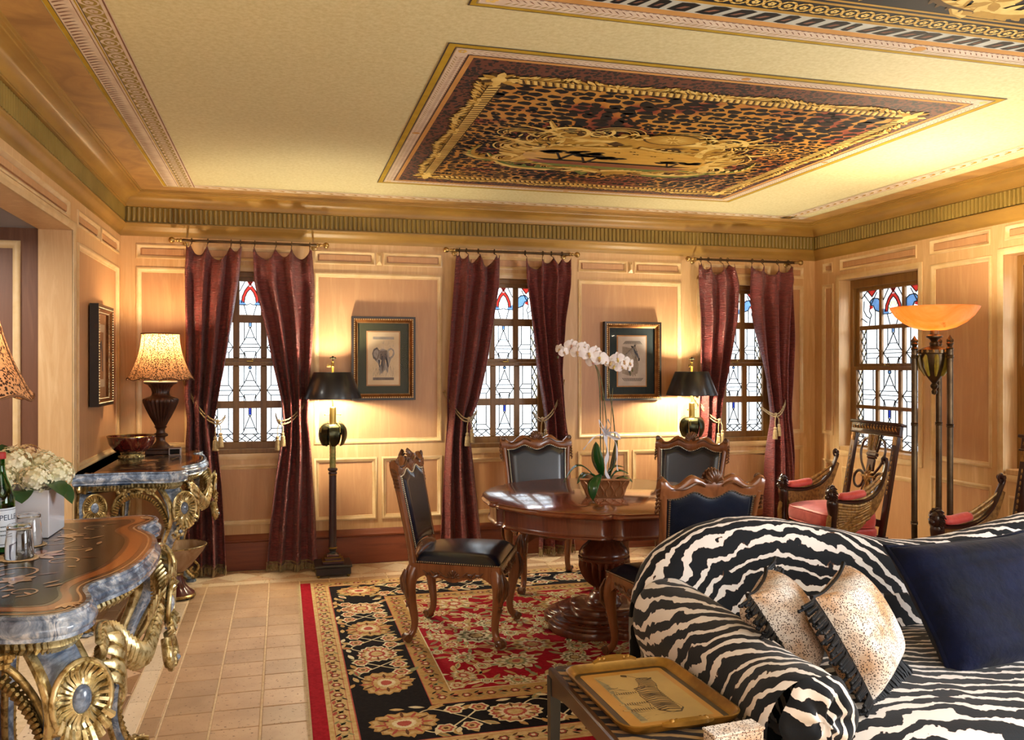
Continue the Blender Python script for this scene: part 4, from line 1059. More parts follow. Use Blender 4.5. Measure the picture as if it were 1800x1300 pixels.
    for dx in (-.02, -.03, -.038): g.box((dx, 0, 1.512), (.004, .010, .022), 0, .001)
    g.obj('key_finial', 'brass', t)
    g = G()
    for k in range(5): a = 2*pi*k/5; g.ball((.014*cos(a), .014*sin(a), 1.566), (.012, .012, .007), n=8, k=5)
    g.ball((0, 0, 1.570), (.010, .010, .012), n=8, k=6); g.tube([(0, 0, 1.54), (0, 0, 1.566)], .004, 6); g.obj('flower_knob', 'bronzeleaf', t)
    return t
fl1 = floor_lamp()
fl2 = dup(fl1, (3.215, 6.30, 0), .5, 'black-shaded floor lamp beside the zebra picture, rising behind a dining chair')
for x in (.352, 3.215): bulb('floor_lamp_bulb', (x, 6.285, 1.335), 85, (1, .86, .60), .035)

# ================================================================== PICTURES
M['frame_blk'] = simple('black_frame_wood', S('#1B1512'), S('#241B15'), 10, rough=.35)
M['frame_gold'] = simple('burnished_copper_gold', S('#8C5A2A'), S('#6A4020'), 30, rough=.35, metal=.7)
M['frame_bead'] = simple('bright_gilt_bead', S('#D8C08A'), S('#B0905A'), 30, rough=.3, metal=.7)
M['mat_green'] = simple('olive_linen_mat', S('#383A1C'), S('#2E3018'), 26, (4, 4, .3), .8)
M['mat_teal'] = simple('slate_teal_linen_mat', S('#24343A'), S('#1C2A30'), 26, (4, 4, .3), .8)
M['mat_tan'] = simple('tan_mat', S('#B98A5E'), S('#A87A50'), 10, rough=.8)
M['paper_w'] = simple('warm_print_paper', S('#DDC9A8'), S('#CDB48C'), 8, rough=.8)
M['paper_g'] = simple('grey_print_paper', S('#CFC6C0'), S('#B9B0AE'), 7, rough=.8)
M['ink_g'] = simple('grey_brown_ink', S('#77695F'), S('#5E5450'), 30, rough=.8)
M['ink_l'] = simple('pale_grey_ink', S('#A79D94'), S('#8E857E'), 30, rough=.8)
M['ink_d'] = simple('dark_ink', S('#2C2A30'), S('#3A3840'), 30, rough=.8)
M['ink_b'] = simple('blue_grey_ink', S('#4C5A78'), S('#39435C'), 30, rough=.8)
m_, nt_, b_ = newmat('picture_glass'); b_.inputs['Base Color'].default_value = (1, 1, 1, 1); b_.inputs['Roughness'].default_value = .03
tr_ = nd(nt_, 'ShaderNodeBsdfTransparent'); ms_ = nd(nt_, 'ShaderNodeMixShader'); ms_.inputs[0].default_value = .005; b_.inputs['Metallic'].default_value = 1
nt_.links.new(tr_.outputs[0], ms_.inputs[1]); nt_.links.new(b_.outputs[0], ms_.inputs[2]); nt_.links.new(ms_.outputs[0], nt_.nodes['Material Output'].inputs[0]); M['pic_glass'] = m_

def picture(label, loc, rz, w, h, matm, art, tilt=0):
    """local: x right, y towards the wall (+), z up; front at y<0"""
    t = thing('framed_picture', label, 'picture', loc, rz); a, b = w/2, h/2
    def ring(g, o, i_, y0, y1, m=0):
        P = []
        for (e, y) in ((o, y0), (o, y1), (i_, y1)):
            P += [(-a+e, y, -b+e), (a-e, y, -b+e), (a-e, y, b-e), (-a+e, y, b-e)]
        g.add(P, [(k*4+j, k*4+(j+1) % 4, (k+1)*4+(j+1) % 4, (k+1)*4+j) for k in (0, 1) for j in range(4)], m)
    g = G(); ring(g, 0, .016, 0, -.050); ring(g, .016, .018, -.050, -.044); g.obj('frame', 'frame_blk', t, ang=30)
    g = G(); P = []
    for (e, y) in ((.016, -.046), (.026, -.046), (.038, -.034), (.044, -.030), (.050, -.026), (.050, -.012)):
        P += [(-a+e, y, -b+e), (a-e, y, -b+e), (a-e, y, b-e), (-a+e, y, b-e)]
    g.add(P, [(k*4+j, k*4+(j+1) % 4, (k+1)*4+(j+1) % 4, (k+1)*4+j) for k in range(5) for j in range(4)]); g.obj('inner_moulding', 'frame_gold', t, ang=30)
    g = G()
    def row(e, r, st, y):
        for (x0, z0, x1, z1) in ((-a+e, -b+e, a-e, -b+e), (a-e, -b+e, a-e, b-e), (a-e, b-e, -a+e, b-e), (-a+e, b-e, -a+e, -b+e)):
            L = hypot(x1-x0, z1-z0); n = max(2, int(L/st))
            for i in range(n): g.ball((x0+(x1-x0)*i/n, y, z0+(z1-z0)*i/n), r, n=6, k=4)
    row(.022, .0056, .0165, -.048); row(.046, .003, .010, -.030); g.obj('gilt_beading', 'frame_bead', t, kind='stuff')
    g = G(); g.box((0, -.008, 0), (w-.09, .008, h-.09)); g.obj('linen_mat', matm, t)
    iw, ih = w*.245, h*.315
    g = G(); g.box((0, -.0135, 0), (iw*2+.020, .004, ih*2+.020)); g.obj('inner_mat', 'mat_tan', t)
    art(t, iw, ih)
    g = G(); g.add([(-a+.05, -.024, -b+.05), (a-.05, -.024, -b+.05), (a-.05, -.024, b-.05), (-a+.05, -.024, b-.05)], [(0, 1, 2, 3)]); g.obj('glass', 'pic_glass', t)
    return t
def flat(g, pts, y, m): g.add([(p[0], y, p[1]) for p in pts], [tuple(range(len(pts)))], m)
def art_elephant(t, iw, ih):
    g = G(); g.box((0, -.0165, 0), (iw*2, .003, ih*2), 0); s = ih/.2
    AM = ['paper_w', 'ink_g', 'ink_l', 'ink_d']; r = random.Random(5)
    def F(pts, lv, m): flat(g, [(x*s, z*s) for x, z in pts], -.0182-.0002*lv, m)
    F([(-.080, .145), (.080, .145), (.080, .165), (-.080, .165)], 0, 2); F([(-.080, -.165), (.080, -.165), (.080, -.145), (-.080, -.145)], 0, 1)
    F([(-.066, -.012), (-.040, -.04), (-.030, -.085), (-.020, -.12), (.0, -.10), (.018, -.085), (.034, -.115), (.04, -.06), (.058, -.005), (.05, .05), (0, .075), (-.04, .06)], 1, 2)
    F([(-.028, .055), (.028, .062), (.030, .0), (.014, -.02), (.004, -.075), (-.006, -.11), (-.014, -.075), (-.012, -.02), (-.030, .0)], 3, 1)      # head and trunk
    F([(-.030, .06), (-.048, .085), (-.075, .070), (-.086, .035), (-.078, .0), (-.055, -.018), (-.034, .005)], 2, 1); F([(-.036, .05), (-.05, .07), (-.07, .058), (-.078, .035), (-.068, .010), (-.05, 0)], 3, 2)
    F([(.030, .065), (.055, .082), (.080, .066), (.085, .035), (.070, .005), (.048, -.012), (.032, .008)], 2, 2); F([(.04, .055), (.06, .07), (.074, .05), (.066, .02), (.046, .01)], 3, 0)
    F([(-.014, .02), (-.005, .02), (-.008, -.06), (-.012, -.10), (-.018, -.05)], 4, 3); F([(.012, .015), (.030, .0), (.040, -.06), (.034, -.075), (.022, -.03)], 4, 3); F([(-.040, -.01), (-.028, -.01), (-.022, -.085), (-.032, -.06)], 4, 3)
    F([(-.020, -.01), (-.014, -.012), (-.020, -.045), (-.030, -.05)], 5, 0); F([(.012, -.012), (.017, -.01), (.022, -.035), (.016, -.04)], 5, 0)
    F([(-.020, .030), (-.012, .033), (-.012, .025), (-.019, .023)], 5, 3); F([(.010, .034), (.018, .030), (.016, .024), (.010, .026)], 5, 3)
    for i in range(70):
        x, z = r.uniform(-.08, .08), r.uniform(-.14, -.085)
        F([(x, z), (x+.0018, z), (x+r.uniform(-.008, .008), z+r.uniform(.012, .04))], 6+i % 3, r.choice((1, 2, 2)))
    for i in range(40):
        x, z = r.uniform(-.02, .08), r.uniform(.07, .13); F([(x, z), (x+.003, z+.001), (x+r.uniform(-.01, .01), z+r.uniform(.002, .012))], 6, 2)
    for i in range(60):
        x, z = r.uniform(-.06, .06), r.uniform(-.09, .06); F([(x, z), (x+.0015, z), (x+r.uniform(-.006, .006), z-r.uniform(.01, .03))], 7, r.choice((1, 3)))
    g.obj('elephant_print', [M[k] for k in AM], t)
def art_zebra(t, iw, ih):
    g = G(); g.box((0, -.0165, 0), (iw*2, .003, ih*2), 0); s = ih/.2; r = random.Random(6)
    AM = ['paper_g', 'ink_l', 'ink_d', 'ink_b']
    def F(pts, lv, m): flat(g, [(x*s, z*s) for x, z in pts], -.0182-.0002*lv, m)
    F([(-.085, -.10), (-.02, -.12), (.05, -.10), (.06, -.03), (.02, .10), (-.085, .12)], 0, 1)
    neck = [(-.080, -.045), (-.076, .02), (-.060, .05), (-.03, .075), (.0, .105), (.025, .118), (.045, .108), (.060, .085), (.066, .05), (.070, .02), (.062, .002), (.050, .005), (.046, .03), (.030, .045), (.015, .0), (.0, -.05), (-.02, -.075)]
    F(neck, 2, 0)
    for i in range(13):       # stripes over neck
        x = -.078+.0085*i; z0 = .02+.0075*i; F([(x, z0+.012), (x+.0042, z0+.016), (x+.030-.001*i, z0-.05), (x+.034, z0-.085), (x+.026, z0-.05)], 3+i % 2, 2 if i % 3 else 3)
    for i in range(6): F([(.012+.009*i, .105-.012*i), (.016+.009*i, .108-.012*i), (.030+.007*i, .060-.010*i), (.026+.007*i, .058-.010*i)], 4, 3)
    F([(.055, .03), (.070, .022), (.066, .002), (.054, .0)], 5, 2); F([(.0, .105), (-.012, .125), (.004, .122), (.014, .115)], 5, 2); F([(.02, .118), (.022, .140), (.034, .122)], 5, 2); F([(.040, .082), (.048, .082), (.046, .074)], 6, 2)
    for i in range(16): x = -.06+.0062*i; F([(x, .045+.0055*i), (x-.004, .062+.0055*i), (x+.004, .050+.0055*i)], 5, 2)
    F([(.0, -.10), (.03, -.085), (.034, -.12), (.028, -.125), (.02, -.105), (.01, -.13), (.0, -.12)], 2, 1); F([(-.05, -.06), (-.02, -.07), (-.01, -.12), (-.018, -.12), (-.03, -.085)], 3, 3)
    for zc in (.150, -.150):
        for i in range(14):
            x = -.072+.0115*i; k = (i-6.5)/6.5*(.016 if zc > 0 else -.016)
            F([(x-k, zc+.013), (x-k+.0065, zc+.013), (x+k*.4+.005, zc-.013), (x+k*.4+.0, zc-.012)], 1, 2)
    g.obj('zebra_print', [M[k] for k in AM], t)
def art_sepia(t, iw, ih):
    g = G(); g.box((0, -.0165, 0), (iw*2, .003, ih*2), 0); s = ih/.2
    def F(pts, lv, m): flat(g, [(x*s, z*s) for x, z in pts], -.0182-.0002*lv, m)
    F([(-.08, -.15), (.08, -.15), (.08, .15), (-.08, .15)], 0, 1); F([(-.06, -.10), (.06, -.10), (.05, .04), (.02, .10), (-.03, .08), (-.055, .02)], 1, 2); F([(-.03, -.10), (.03, -.10), (.02, .02), (-.01, .05)], 2, 1)
    g.obj('sepia_print', [M[k] for k in ('paper_w', 'mat_tan', 'ink_g')], t)
picture('framed elephant print in an olive mat', (.750, YB-.013, 1.567), 0, .488, .640, 'mat_green', art_elephant)
picture('framed zebra print in a slate teal mat', (2.810, YB-.013, 1.550), 0, .505, .650, 'mat_teal', art_zebra)
picture('black framed sepia print hanging beside the alcove, above the far console', (XL+.013, 5.82, 1.572), pi/2, .475, .625, 'mat_tan', art_sepia)
# ================================================================== GILT CONSOLES
def mat_marble():
    m, nt, b = newmat('blue_grey_marble'); v = coords(nt)
    f = noise(nt, v, 9, 8, .65, 1.6); f2 = noise(nt, v, 32, 6, .6, .8)
    c = ramp(nt, f, [(.25, S('#2E3848')), (.42, S('#56667E')), (.52, S('#8294AC')), (.60, S('#C4CCD6')), (.66, S('#66768E')), (.8, S('#3A4558'))])
    c = mixc(nt, ramp(nt, f2, [(.45, (0, 0, 0, 1)), (.7, (.5, .5, .5, 1))]), c, S('#262E3C'))
    nt.links.new(c, b.inputs['Base Color']); b.inputs['Roughness'].default_value = .18; b.inputs['Coat Weight'].default_value = .5; return m
M['marble'] = mat_marble()
def mat_gold(name, c1, c2, rough=.26):
    m, nt, b = newmat(name); v = coords(nt); f = noise(nt, v, 38, 5, .6, .6)
    nt.links.new(ramp(nt, f, [(.38, c2), (.56, c1)]), b.inputs['Base Color']); b.inputs['Metallic'].default_value = .66; b.inputs['Roughness'].default_value = rough
    bump(nt, b, noise(nt, v, 70, 4), .25, .003); return m
M['gilt'] = mat_gold('carved_gilt_wood', S('#DACB9A'), S('#8C7440'))
M['gilt_d'] = mat_gold('bronzed_gilt_wood', S('#B49A62'), S('#665028'), .32)
M['mq_black'] = simple('black_marquetry_ground', S('#14110F'), S('#1E1915'), 5, rough=.22, coat=.25, spec=.35)
M['mq_orange'] = simple('orange_burl_veneer', S('#B56A2A'), S('#9A5420'), 16, rough=.16, coat=.8, detail=8, dist=1.5)
M['mq_cream'] = simple('cream_stringing_inlay', S('#D6B088'), S('#C49A70'), 20, rough=.2, coat=.7)
M['mq_brown'] = simple('dark_brown_banding', S('#3C241A'), S('#2E1B14'), 10, rough=.16, coat=.8)
def offs(P, d):
    n = len(P); out = []
    for i in range(n):
        a, b = Vector(P[i-1]), Vector(P[(i+1) % n]); t = (b-a).normalized(); out.append((P[i][0]-t.y*d, P[i][1]+t.x*d))
    return out
half = [(0, .660), (.09, .657), (.18, .648), (.26, .632), (.33, .606), (.385, .578), (.43, .562), (.475, .566), (.52, .582), (.58, .596), (.64, .592), (.685, .574), (.715, .545), (.728, .50), (.724, .44), (.708, .38), (.700, .30), (.704, .20), (.716, .10), (.722, .03), (.722, 0)]
hs = [tuple(p) for p in smooth([(x, y, 0) for x, y in half], 3)]; hs = [(p[0], p[1]) for p in hs]
OUT = hs+[(x, 0) for x in (.5, .25, 0, -.25, -.5)]+[(-x, y) for x, y in reversed(hs)][:-1]      # clockwise from the front centre
def rings(g, P, prof, m=0):
    n = len(P); L = []
    for (d, z) in prof: L += [(x, y, z) for x, y in offs(P, -d)]
    g.add(L, [(k*n+i, (k+1)*n+i, (k+1)*n+(i+1) % n, k*n+(i+1) % n) for k in range(len(prof)-1) for i in range(n)], m)
def shell_medallion(t, c, out, up=(0, 0, 1), s=1.0, mat='gilt'):
    """gadrooned oval dish with a blue stone; c centre, out = facing direction"""
    o = Vector(out).normalized(); u = Vector(up); r = u.cross(o).normalized(); u = o.cross(r)
    def T(a, b, c_): return Vector(c)+r*a+u*b+o*c_
    g = G(); N = 26
    for i in range(N):
        a = 2*pi*i/N
        if -2.0 < a-3*pi/2-0 < -9: continue
        p0 = T(.026*s*cos(a), .036*s*sin(a), .012*s); p1 = T(.050*s*cos(a), .064*s*sin(a), .001*s); p2 = T(.070*s*cos(a), .088*s*sin(a), .016*s)
        g.tube([p0, p1, p2], [.0042*s, .0062*s, .0075*s], 5)
    g.tube([T(.074*s*cos(a), .093*s*sin(a), .014*s) for a in [2*pi*k/28 for k in range(28)]], .0085*s, 6, closed=True)
    g.tube([T(.027*s*cos(a), .038*s*sin(a), .010*s) for a in [2*pi*k/20 for k in range(20)]], .0045*s, 5, closed=True)
    g.lathe([(.072, 0), (.04, -.004), (0, -.004)], 16, sq=(1, 1.25)); 
    st = len(g.v)-48
    for i in range(st, len(g.v)):
        x, y, z = g.v[i]; g.v[i] = tuple(T(x*s, y*s, z*s-.001))
    # frilled acanthus crest and foot
    for i in range(9):
        a = pi*(.18+.64*i/8)
        for sg in (1,):
            g.tube([T(.060*s*cos(a), -.075*s*sin(a), .015*s), T(.082*s*cos(a), -.112*s*sin(a), .028*s), T(.088*s*cos(a), -.126*s*sin(a), .012*s)], [.008*s, .010*s, .003*s], 5)
    me = g.obj('shell_medallion', mat, t, ang=60)
    g = G(); g.ball((0, 0, 0), (.026*s, .036*s, .016*s), n=16, k=9)
    for i in range(len(g.v)): x, y, z = g.v[i]; g.v[i] = tuple(T(x, y, z+.010*s))
    g.obj('blue_stone', 'marble', me); return me
def flower(t, c, out, s=1.0, mat='gilt'):
    o = Vector(out).normalized(); r = Vector((0, 0, 1)).cross(o).normalized(); u = o.cross(r); g = G()
    for i in range(6):
        a = 2*pi*i/6; g.ball(Vector(c)+r*(.014*s*cos(a))+u*(.014*s*sin(a)), .0085*s, n=7, k=5)
    f = g.obj('carved_flower', mat, t); g = G(); g.ball(Vector(c)+o*.006*s, .0075*s, n=8, k=6); g.obj('blue_stone', 'marble', f)
def gadroon(g, path, rib, w, r, taper=None):
    """ribs lying across a curved path; rib = direction across"""
    P = smooth(path, 8); n = len(P); L = sum((P[i+1]-P[i]).length for i in range(n-1)); k = max(4, int(L/(r*1.75)))
    acc = 0; idx = 0; d = [0]
    for i in range(n-1): d.append(d[-1]+(P[i+1]-P[i]).length)
    for j in range(k+1):
        s = L*j/k
        while idx < n-2 and d[idx+1] < s: idx += 1
        p = P[idx].lerp(P[idx+1], min(1, (s-d[idx])/max(1e-6, d[idx+1]-d[idx]))); t = (P[idx+1]-P[idx]).normalized()
        a = Vector(rib).normalized(); nrm = t.cross(a).normalized(); ww = w*(taper(j/k) if taper else 1)
        g.tube([p-a*ww, p-a*ww*.4+nrm*ww*.5, p+a*ww*.4+nrm*ww*.5, p+a*ww], [r*.6, r, r, r*.6], 5)
def console(label, loc, group=None):
    t = thing('console_table', label, 'console table', loc, -pi/2, group); H = .91
    g = G(); P = OUT
    rings(g, P, [(.045, H-.068), (.018, H-.066), (.006, H-.060), (.010, H-.052), (.003, H-.046), (.0, H-.036), (.004, H-.026), (.013, H-.020), (.016, H-.012), (.012, H-.006), (.016, H), (.03, H)])
    rings(g, P, [(.045, H-.068), (.30, H-.066)])
    g.obj('marble_edge', 'marble', t, ang=50)
    g = G(); MM = ['marble', 'mq_brown', 'mq_cream', 'mq_black', 'mq_orange']
    for k, (d, m) in enumerate(((.028, 1), (.037, 2), (.043, 1), (.060, 4), (.090, 1), (.102, 3))):
        Q = offs(P, -d) if d < .07 else [(x*(1-.20*(d-.06)/.1), .30+(y-.30)*(1-.42*(d-.06)/.1)) for x, y in offs(P, -.062)]
        g.poly(Q, H+.0002+k*.0003, m)
    z = H+.0026; r = random.Random(11)
    def sc(x, y, R, a0, tn, w):
        pr = None
        for i in range(19):
            q = i/18; a = a0+tn*2*pi*q; rr_ = R*(1-.75*q); c = (x+rr_*cos(a), y+rr_*sin(a)); d = (x+(rr_-w*(1-.6*q))*cos(a), y+(rr_-w*(1-.6*q))*sin(a))
            if pr: g.poly([pr[0], c, d, pr[1]], z, 2)
            pr = (c, d)
    for sx in (-1, 1):
        sc(sx*.22, .30, .085, 0 if sx > 0 else pi, sx*1.1, .009); sc(sx*.40, .26, .075, pi/2, -sx*1.2, .008); sc(sx*.47, .39, .05, 0, sx*1.1, .007); sc(sx*.10, .40, .055, 1.2, sx*1.1, .007); sc(sx*.14, .20, .05, 3, -sx*1, .006)
        for i in range(20):
            x, y = sx*r.uniform(.05, .53), r.uniform(.15, .46); a = r.uniform(0, 6.28); g.poly(leaf2(x, y, a, r.uniform(.03, .06), r.uniform(.010, .018)), z+.0002, 2 if i % 4 else 4)
        for i in range(6):
            x, y = sx*(.32), .34; g.poly(leaf2(x, y, i*pi/3, .05, .028), z+.0003, 2)
        g.poly(ell2(sx*.32, .34, .016, .016), z+.0005, 4)
    for i in range(8): g.poly(leaf2(0, .31, i*pi/4, .085, .034), z+.0003, 2 if i % 2 else 4)
    g.poly(ell2(0, .31, .022, .022), z+.0006, 2)
    for sx in (-1, 1):
        for i in range(5): g.poly(leaf2(sx*.615, .525, pi/2+(i-2)*.5-sx*.8, .045, .014), z-.0008+.0001*i, 2)
    g.obj('marquetry_top', [M[k] for k in MM], t)
    # under-frame
    g = G(); Q = offs(P, -.075); g.prism(list(reversed(Q)), H-.11, H-.066); g.obj('under_frame', 'gilt_d', t, ang=30)
    # gadrooned cornice strip just below the marble, along front and both ends
    g = G(); Q = offs(P, -.045); n = len(Q); k = 0
    for i in range(n):
        x, y = Q[i]
        if y < .02: continue
        x2, y2 = Q[(i+1) % n]; m_ = max(1, int(hypot(x2-x, y2-y)/.016))
        for j in range(m_):
            a, b = x+(x2-x)*j/m_, y+(y2-y)*j/m_; g.tube([(a, b, H-.068), (a*1.01, b*1.01, H-.082), (a*.99, b*.99, H-.100)], [.006, .0085, .004], 5)
    g.obj('gadrooned_cornice', 'gilt', t, kind='stuff', ang=60)
    # legs
    def leg(sx, front):
        if front:
            pth = [(sx*.585, .475, .815), (sx*.640, .530, .73), (sx*.645, .535, .63), (sx*.590, .485, .50), (sx*.545, .445, .34), (sx*.535, .435, .20), (sx*.560, .455, .09), (sx*.605, .495, .035)]
            ra = [.060, .060, .052, .038, .028, .025, .028, .026]; hd = Vector((sx*.7, .7, 0))
        else:
            pth = [(sx*.600, .065, .815), (sx*.640, .065, .72), (sx*.640, .065, .60), (sx*.600, .065, .45), (sx*.575, .065, .28), (sx*.575, .065, .15), (sx*.600, .065, .06), (sx*.625, .065, .035)]
            ra = [.048, .046, .038, .030, .026, .024, .026, .022]; hd = Vector((sx, 0, 0))
        P3 = smooth(pth, 5); n = len(P3); R3 = [interp([(i/(len(ra)-1), r_) for i, r_ in enumerate(ra)], j/(n-1)) for j in range(n)]
        side = hd.cross(Vector((0, 0, 1)))
        g = G(); g.tube(P3, R3, 10, flat=(1, .8), up=hd); lg = g.obj('leg', 'marble', t, ang=60)
        g = G()
        for s_ in (-1, 1):
            g.tube([p+side*(r_*.92*s_)+hd*(r_*.25) for p, r_ in zip(P3, R3)], [r_*.22+.002 for r_ in R3], 6)
        g.tube([p-hd*(r_*.85) for p, r_ in zip(P3, R3)], [r_*.5 for r_ in R3], 6)
        g.obj('gilt_edging', 'gilt' if front else 'gilt_d', lg, ang=60)
        g = G()         # acanthus sleeve at the ankle and scroll foot
        for q in range(int(n*.62), n-1):
            p, r_ = P3[q], R3[q]
            for a in [-1.2, -.6, 0, .6, 1.2]:
                dirv = hd*cos(a)+side*sin(a); g.tube([p+dirv*r_*.85+Vector((0, 0, .012)), p+dirv*(r_*1.12), p+dirv*r_*.9-Vector((0, 0, .014))], [.004, .007, .003], 5)
        f = P3[-1]; g.ball(f+hd*.018+Vector((0, 0, .006)), (.030, .030, .026), n=12, k=7)
        for a in (-.9, -.3, .3, .9):
            dv = hd*cos(a)+side*sin(a); g.tube([f+dv*.02+Vector((0, 0, .03)), f+dv*.05+Vector((0, 0, .022)), f+dv*.045-Vector((0, 0, .006))], [.006, .010, .006], 6)
        g.obj('acanthus_foot', 'gilt_d', lg, ang=60)
        g = G(); g.lathe([(.030, 0), (.034, .004), (.034, .014), (.026, .020)], 14, (f.x+hd.x*.012, f.y+hd.y*.012, 0)); g.obj('foot_pad', 'marble', lg)
    for sx in (-1, 1): leg(sx, True); leg(sx, False)
    for sx in (-1, 1):
        shell_medallion(t, (sx*.690, .575, .700), (sx*.75, .66, .05), s=.98)       # front corners
        shell_medallion(t, (sx*.700, .120, .720), (sx, .0, .05), s=.80, mat='gilt_d')
        flower(t, (sx*.665, .555, .565), (sx, .8, 0), 1.5); flower(t, (sx*.635, .530, .545), (sx*.9, .5, 0), 1.3); flower(t, (sx*.69, .12, .61), (sx, 0, 0), 1.1, 'gilt_d')
        g = G()      # arch on the end: gadroons between back and front legs
        arch = [(sx*.675, .20, .66), (sx*.675, .235, .745), (sx*.675, .32, .785), (sx*.675, .41, .755), (sx*.668, .47, .675), (sx*.65, .50, .58)]
        gadroon(g, arch, (1, 0, .25), .030, .0085); g.tube(smooth([(x, y, z+.030) for x, y, z in arch], 6), .010, 7); g.tube(smooth([(x-sx*.02, y, z-.020) for x, y, z in arch], 6), .006, 6)
        g.obj('gadrooned_arch', 'gilt_d', t, ang=60)
        g = G()      # leafy clusters beside the arch
        rr2 = random.Random(4)
        for i in range(26):
            y, z = rr2.uniform(.22, .44), rr2.uniform(.785, .815)
            g.ball((sx*.68, y, z), (.010, .012, .010), n=6, k=4)
        g.obj('bead_cluster', 'gilt_d', t, kind='stuff')
        # front: serpent of ribbed scrolls running from the corner shell to the centre cartouche
        g = G()
        p1 = [(sx*.60, .60, .775), (sx*.50, .585, .79), (sx*.42, .60, .765), (sx*.36, .635, .70), (sx*.29, .655, .665), (sx*.20, .665, .685), (sx*.12, .675, .745)]
        gadroon(g, p1, (0, .3, 1), .034, .010, lambda q: .7+.5*sin(pi*q)); g.tube(smooth([(x, y, z-.030) for x, y, z in p1], 6), .009, 7); g.tube(smooth([(x, y, z+.030) for x, y, z in p1], 6), .008, 7)
        p2 = [(sx*.60, .575, .64), (sx*.52, .585, .715), (sx*.45, .595, .70), (sx*.43, .60, .64)]
        gadroon(g, p2, (0, 1, .2), .018, .007); g.tube(smooth(p2, 6), .012, 7)
        g.obj('ribbed_scroll', 'gilt', t, ang=60)
        for q, (x, z) in enumerate(((.50, .675), (.47, .645), (.515, .635))): flower(t, (sx*x, .605, z), (0, 1, 0), 1.15)
        for q in range(5):
            g = G(); a = .3+.35*q; x, z = sx*(.30-.05*q), .77
            g.tube(smooth([(x, .645, z-.05), (x+sx*.012, .675, z-.005), (x+sx*.03*cos(a), .68, z+.035)], 4), [.016-.0012*k for k in range(9)], 6, flat=(1, .5), up=(0, 1, 0)); g.obj('acanthus_leaf', 'gilt', t, ang=60)
    shell_medallion(t, (0, .690, .735), (0, 1, -.05), s=.85)
    for sx in (-1, 1):
        g = G(); g.tube(smooth([(sx*.03, .69, .63), (sx*.055, .70, .575), (sx*.03, .705, .535), (sx*.005, .70, .555)], 5), [.018]*8+[.012]*8, 7)
        g.obj('pendant_scroll', 'gilt', t, ang=60)
    flower(t, (0, .712, .56), (0, 1, 0), 1.4)
    # fronds hanging along the front corner of each end
    for sx in (-1, 1):
        for k in range(4):
            g = G(); z0 = .80-.035*k; g.tube(smooth([(sx*.54, .60, z0), (sx*.50, .635, z0-.02), (sx*.47, .64, z0-.075), (sx*.49, .63, z0-.11)], 4), [.006, .010, .014, .017, .018, .018, .017, .015, .012, .010, .007, .005, .003], 6, flat=(1, .45), up=(0, 1, 0)); g.obj('hanging_frond', 'gilt', t, ang=60)
    return t
con1 = console('gilt and blue marble console bearing the lit lamp and dark red bowl', (-1.120, 5.83, 0))
con2 = dup(con1, (-1.050, 2.95, 0), -pi/2, 'gilt and blue marble console bearing the hydrangea vase and drinking glasses')
con1.location = (-1.120, 5.775, 0); con1.scale = (.90, 1, 1)

